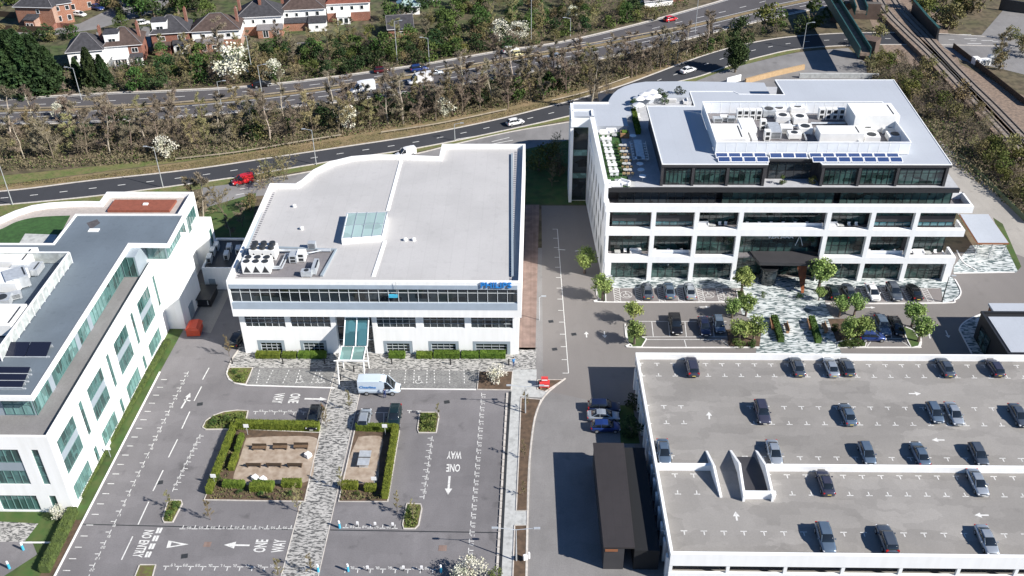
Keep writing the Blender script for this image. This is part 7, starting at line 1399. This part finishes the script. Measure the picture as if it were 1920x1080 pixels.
person((722,746), .04, 0, 'navy', 'navy', 'person in navy work clothes standing by the side of the delivery van', .1)
person((963,687), .04, .6, 'bluep', 'navy', 'person in a blue jacket and dark trousers at the right end of the front paving', .05)
# ================================================================== SMALL THINGS AT GROUND LEVEL
def bollard(px, lab, h=.95):
    x, y = P(*px); r = empty('bollard', (x,y,.034), 0, lab, 'bollard', 'black bollards along the front paving'); q = MB(); q.cyl(0,0,0,h,.11,.1,10); q.build('post', M['blackp'], r); q = MB(); q.cyl(0,0,h,h+.12,.14,.09,10); q.build('cap', M['blackp'], r)
for i, (x, y) in enumerate(((436,682),(531,682),(609,682),(735,683),(845,684),(954,684),(639,712),(664,697))): bollard((x,y), '%s black bollard from the left along the paving before the blue-lettered office' % ordn((1,2,3,6,7,8,4,5)[i]))
def charger(px, lab):
    x, y = P(*px); r = empty('marker_post', (x,y,.03), 0, lab, 'post', 'white and blue posts'); q = MB(); q.cyl(0,0,0,.9,.16,.14,10); q.build('post', M['cyan'], r); q = MB(); q.cyl(0,0,.9,1.25,.15,.12,10); q.build('cap', M['whitep'], r)
for px, lb_ in (((637,990),'white and blue post beside the paved path, farther right one'),((597,1072),'white and blue post beside the paved path at the bottom edge'),((653,1071),'white and blue post left in the bottom bay row'),((827,1073),'white and blue post right in the bottom bay row'),((44,1031),'farther white and blue post at the bottom left corner'),((18,1066),'nearer white and blue post at the bottom left corner'),((403,903),'white and blue post outside the left garden hedge')): charger(px, lb_)
for i, (x, y) in enumerate(((671,988),(704,989),(737,990),(690,1071),(757,1071),(791,1071),(1,1))[:6]):
    xx, yy = P(x,y); r = empty('marker_post', (xx,yy,.03), 0, '%s cream-topped marker post, right half of the car park, far row counted first' % ordn(i+1), 'post', 'cream marker posts'); q = MB(); q.cyl(0,0,0,.5,.05,n=6); q.build('post', M['fan'], r); q = MB(); q.rbox(0,0,.5,.28,.16,.4); q.build('cap', M['whitep'], r)
def board(px, h, w_, hh, lab, z=.1):
    x, y = P(*px); r = empty('sign_board', (x,y,z), 0, lab, 'sign', None); q = MB(); q.cyl(0,0,0,h,.04,n=6); q.build('post', M['galv'], r); q = MB(); q.rbox(0,-.05,h-.1,w_,.06,hh); q.build('panel', M['whitep'], r)
for px, lb_ in (((404,910),'white square sign on a post at the lower left of the garden hedge'),((465,816),'small white sign on a post above the left garden hedge'),((723,816),'small white sign on a post behind the right garden hedge'),((703,915),'white square sign at the lower right of the right garden'),((208,858),'white sign on a post in the strip beside the left office')): board(px, 1.5, .7, .6, lb_)
def bench(x, y, rz, lab, m='darkwood', g='timber benches in the left garden', z=.11, L_=2.0):
    r = empty('bench', (x,y,z), rz, lab, 'bench', g); q = MB(); q.box(-L_/2,L_/2,-.25,.22,.40,.46); q.build('seat', M['benchwood' if m == 'darkwood' else 'wood_bench'], r); q = MB(); q.box(-L_/2,L_/2,.2,.27,.5,.9); q.build('backrest', M[m], r)
    for s in (-1,1): q = MB(); q.box(s*L_*.42-.05,s*L_*.42+.05,-.22,.22,0,.4); q.build('leg', M[m], r)
for i, (x, y) in enumerate(((487,844),(526,843),(565,842),(477,876),(515,876),(554,876))): bench(*P(x,y), 0 if i < 3 else pi, '%s bench from the left in the %s row of the left garden' % (ordn(i % 3+1), 'far' if i < 3 else 'near'))
for i, (x, y, rz) in enumerate(((1447,612,1.5),(1474,618,-1.6),(1517,612,1.5),(1545,618,-1.6))): bench(*P(x,y), rz, 'pale timber bench on the mosaic plaza, %s from the left' % ordn(i+1), 'wood_bench', 'pale benches on the plaza', .05, 2.4)
def simple(name, px, z, lab, cat, parts):
    x, y = P(px[0],px[1],z); r = empty(name, (x,y,z), parts[0][2] if len(parts[0]) > 3 else 0, lab, cat)
    for pn, m, *rest in parts:
        fn = rest[-1]; q = MB(); fn(q); q.build(pn, M[m], r)
    return r
simple('game_table', (684,866), .11, 'grey outdoor games table on the gravel of the right garden', 'table', [('table_top','galv',lambda q: q.box(-.8,.8,-1.4,1.4,.72,.8)),('net','blackp',lambda q: q.box(-.85,.85,-.02,.02,.8,.93)),('leg','galv',lambda q: (q.box(-.6,.6,-1.1,-1.0,0,.72)))])
for px, lb_ in (((578,856),'white cube seat tilted near the right edge of the left garden gravel'),((479,899),'white cube seat with grey top near the bottom of the left garden'),((494,902),'crumpled white sack beside the cube seat in the left garden')): simple('cube_seat', px, .11, lb_, 'seat', [('seat','whitep',.4,lambda q: q.rbox(0,0,.05,.8,.8,.55,.5,0,.92)),('foot','blackp',lambda q: q.rbox(0,0,0,.6,.6,.05,.5))])
simple('barrier', (1021,724), .1, 'stacked red and white road barrier on the triangular soil bed', 'barrier', [('base','redp',lambda q: q.rbox(0,0,.1,1.5,.9,.75)),('upper_panel','redp',lambda q: q.rbox(0,.2,.9,1.0,.5,.6)),('stripe','whitep',lambda q: (q.rbox(0,-.46,.35,1.3,.03,.2), q.rbox(0,-.07,1.1,.85,.03,.2))),('foot','timber',lambda q: (q.rbox(-.55,-.5,0,.18,.6,.14), q.rbox(.55,-.5,0,.18,.6,.14)))])
simple('junction_box', (985,1052), .1, 'white twin-box sign lying near the double lamp in the bottom soil bed', 'box', [('box','whitep',lambda q: q.rbox(0,0,.3,.5,.3,.8,.4)),('panel','whitep',lambda q: q.rbox(.45,.2,.3,.2,.25,1.,.4))])
# ================================================================== TERRACE AND BALCONY FURNITURE
TP = {}
def proto(key, maker):
    if key in TP: return TP[key], True
    TP[key] = maker(); return TP[key], False
def mk_chair(m):
    def f():
        r = empty('chair', (0,0,0)); q = MB(); q.box(-.24,.24,-.24,.24,.4,.47); q.build('seat', M[m], r); q = MB(); q.box(-.24,.24,.2,.26,.47,.85); q.build('backrest', M[m], r)
        for a in (-.2,.2):
            for b in (-.2,.2): q = MB(); q.box(a-.02,a+.02,b-.02,b+.02,0,.4); q.build('leg', M['steel'], r)
        return r
    return f
def mk_table(w_, d_, h, m, rd=False):
    def f():
        r = empty('table', (0,0,0)); q = MB(); q.cyl(0,0,h-.05,h,w_/2,n=16) if rd else q.box(-w_/2,w_/2,-d_/2,d_/2,h-.05,h); q.build('table_top', M[m], r); q = MB(); q.cyl(0,0,.04,h-.05,.05,n=6); q.build('leg', M['steel'], r); q = MB(); q.cyl(0,0,0,.04,.28,n=10); q.build('base', M['steel'], r); return r
    return f
def mk_sofa(m):
    def f():
        r = empty('sofa', (0,0,0)); q = MB(); q.box(-.9,.9,-.4,.4,.12,.42); q.build('seat', M[m], r); q = MB(); q.box(-.9,.9,.3,.48,.42,.8); q.build('backrest', M[m], r)
        for s in (-1,1): q = MB(); q.box(s*.9-.1,s*.9+.1,-.4,.4,.12,.6); q.build('armrest', M[m], r)
        return r
    return f
ZT_ = 17.04
def furn(key, maker, x, y, z, rz, lab, cat, group=None): p, u = proto(key, maker); return put(p, u, (x,y,z), rz, lab, cat, group)
for i in range(6):     # left lawn rows
    y = 322-i*11.; y = 328-i*12.3; x, y = P(1147-i*3.0+4, y, ZT_)
    rn = ordn(i+1)
    furn('lt', mk_table(1.6,.9,.74,'whitep'), x-.0, y, ZT_, 0, 'white table of the left terrace row, %s from the near end' % rn, 'table', 'white tables on the terrace lawn')
    for k, (dx, dy, rz, w2) in enumerate(((-.45,.75,0,'far left'),(.45,.75,0,'far right'),(-.45,-.75,pi,'near left'),(.45,-.75,pi,'near right'))): furn('lc', mk_chair('whitep'), x+dx, y+dy, ZT_, rz, 'white chair at the %s of the %s white terrace table' % (w2, rn), 'chair', 'white chairs on the terrace lawn')
for i in range(5):
    for j in range(2):
        px, py = 1173+j*8.5-i*2.1, 327-i*11.6; x, y = P(px, py, ZT_); w3 = 'left' if j == 0 else 'right'
        furn('bt', mk_table(.9,.9,.74,'pave_pale',True), x, y+.4, ZT_, 0, 'small pale round table, %s column, %s row from the near end of the lawn' % (w3, ordn(i+1)), 'table', 'round tables on the terrace lawn')
        for k, s in enumerate((-1,1)): furn('bc', mk_chair('tan'), x+s*.35, y-.55, ZT_, pi, 'tan chair at the %s side of round terrace table, %s column, %s row' % ('left' if k == 0 else 'right', w3, ordn(i+1)), 'chair', 'tan chairs on the terrace lawn')
for px, rz, lb_ in (((1134,252),0,'white sofa farthest left on the far end of the terrace lawn'),((1146,249),0,'white sofa right of the farthest one on the lawn'),((1136,264),pi,'white sofa nearest in the far seating group'),((1141,348),pi/2,'white sofa at the near left corner of the terrace lawn'),((1156,350),0,'white sofa right of the one at the near corner of the lawn'),((1170,346),-.6,'white sofa at the near right corner of the terrace lawn')): x, y = P(*px,ZT_); furn('so', mk_sofa('whitep'), x, y, ZT_, rz, lb_, 'sofa', 'sofas on the terrace lawn')
for px, lb_ in (((1152,256),'square white coffee table in the far seating group on the lawn'),((1158,342),'pale round coffee table near the near edge of the lawn')): x, y = P(*px,ZT_); furn('ct', mk_table(1.,1.,.4,'pave_pale'), x, y, ZT_, 0, lb_, 'table')
x, y = P(1172,255,ZT_); simple('kiosk', (1171,256), ZT_, 'small timber planter box by the corner of the raised pale roof', 'planter', [('box','timber',lambda q: q.box(-.8,.8,-.8,.8,0,.9)),('planting','hedge',lambda q: q.box(-.5,.5,-.5,.5,.9,1.1))])
xt, yt = P(1198,287,ZT_); simple('long_table', (1198,290), ZT_, 'long narrow high table in the shade of the penthouse', 'table', [('table_top','galv',lambda q: q.box(-.7,.7,-3.8,3.8,.98,1.05)),('leg','steel',lambda q: (q.box(-.5,-.4,-3.5,-3.4,0,.98), q.box(.4,.5,3.4,3.5,0,.98)))])
for k in range(7):
    for s in (-1,1): furn('st', mk_chair('whitep'), xt+s*1.15, yt-3.2+k*1.0, ZT_, -s*pi/2, 'stool on the %s side of the long shaded table, %s from the near end' % ('left' if s < 0 else 'right', ordn(k+1)), 'stool', 'stools at the long table')
for i, (px, py) in enumerate(((1186,264),(1196,306),(1199,317),(1201,328),(1204,340))): x, y = P(px,py,ZT_); furn('ht', mk_table(1.2,1.2,1.05,'whitep',True), x, y, ZT_, 0, '%s round white high table from the far end along the shaded terrace' % ordn(i+1), 'table', 'high tables on the shaded terrace')
# parasols and loungers at the far curved terrace
def mk_parasol():
    r = empty('parasol', (0,0,0)); q = MB(); q.cyl(0,0,0,2.3,.04,n=6); q.build('pole', M['steel'], r); q = MB(); q.cyl(0,0,2.0,2.45,1.15,.08,14); q.build('canopy', M['whitep'], r, smooth=False); return r
for i, (px, py) in enumerate(((1197,195),(1207,187),(1221,182),(1228,190),(1215,193),(1196,207))): x, y = P(px,py+8,ZT_); furn('pa', mk_parasol, x, y, ZT_, 0, '%s white parasol counted from the left of the far curved terrace' % ordn(i+1), 'parasol', 'white parasols on the far terrace')
for i, (px, py, rz) in enumerate(((1247,182,0),(1258,184,pi),(1266,180,0),(1284,186,-pi/2),(1290,178,-pi/2),(1196,216,pi/2))): x, y = P(px,py+6,ZT_); furn('so2', mk_sofa('whitep'), x, y, ZT_, rz, '%s white sofa of the far curved terrace, counted from its middle' % ordn(i+1), 'sofa', 'sofas on the far terrace')
hedge('planter_hedge', [P(1187,212-0,ZT_),P(1197,252,ZT_)], .8, 1.0, 'narrow planted divider running down the terrace behind the penthouse', z=ZT_, world=True, seed=91, lsz=.22)
for (px, py, h, k, lb_) in ((1240,188,2.4,'darkshrub','dark potted palm on the far terrace, left one'),(1273,184,2.4,'darkshrub','dark potted palm on the far terrace, right one'),(1246,195,1.6,'shrub','round green pot plant under the left palm'),(1188,206,2.2,'shrub','bushy plant at the far end of the terrace divider'),(1467,346,1.6,'shrub','potted shrub left of the recessed penthouse door'),(1523,345,1.5,'yellow','yellowish potted shrub right of the recessed penthouse door')): plant(k, (px,py), h, lb_, 'plant', z=ZT_)
for i, (px, py) in enumerate(((1162,285),(1166,297),(1169,309),(1172,321),(1158,273))): plant('shrub', (px-2,py), .9, 'small round bush on the terrace lawn between the table rows, %s' % ordn(i+1), 'plant', 'small bushes between the terrace tables', z=ZT_)
# balconies of the white frame
def balc(level, items):
    for x, kind, lb_ in items:
        z = level; furn({'c':'lc','t':'ct','s':'so'}[kind], {'c':mk_chair('whitep'),'t':mk_table(1.,1.,.4,'pave_pale'),'s':mk_sofa('whitep')}[kind], x, 143.1, z, 0, lb_, {'c':'chair','t':'table','s':'sofa'}[kind], 'furniture on the balconies')
LV = ((4.56,'lower balcony level'),(9.96,'upper balcony level'))
for lv, nm_, xs in ((4.56,'lower',[(14.5,'t'),(15.8,'c'),(16.8,'c'),(17.6,'s'),(20.9,'c'),(23.2,'c'),(25.4,'c'),(57.4,'c'),(59.6,'c'),(61.6,'c'),(64.6,'c'),(65.8,'s'),(67.4,'t'),(68.6,'c')]),(9.96,'upper',[(28.6,'s'),(30.2,'t'),(31.4,'c'),(32.4,'c'),(36,'c'),(38,'c'),(40,'c'),(42,'c'),(44,'c'),(46,'c'),(50.2,'s'),(51.6,'t'),(53,'c'),(54.2,'c')])):
    cn_ = {}
    for x, k in xs: cn_[k] = cn_.get(k,0)+1; balc(lv, [(x, k, '%s white %s from the left on the %s balconies of the largest office' % (ordn(cn_[k]), {'c':'chair','t':'low table','s':'sofa'}[k], nm_))])
# anything still unused keeps out of the picture: remove idle prototypes
for k, lst in PRO.items():
    for p in lst:
        if id(p) not in USED:
            for c in list(p.children): bpy.data.objects.remove(c)
            bpy.data.objects.remove(p)
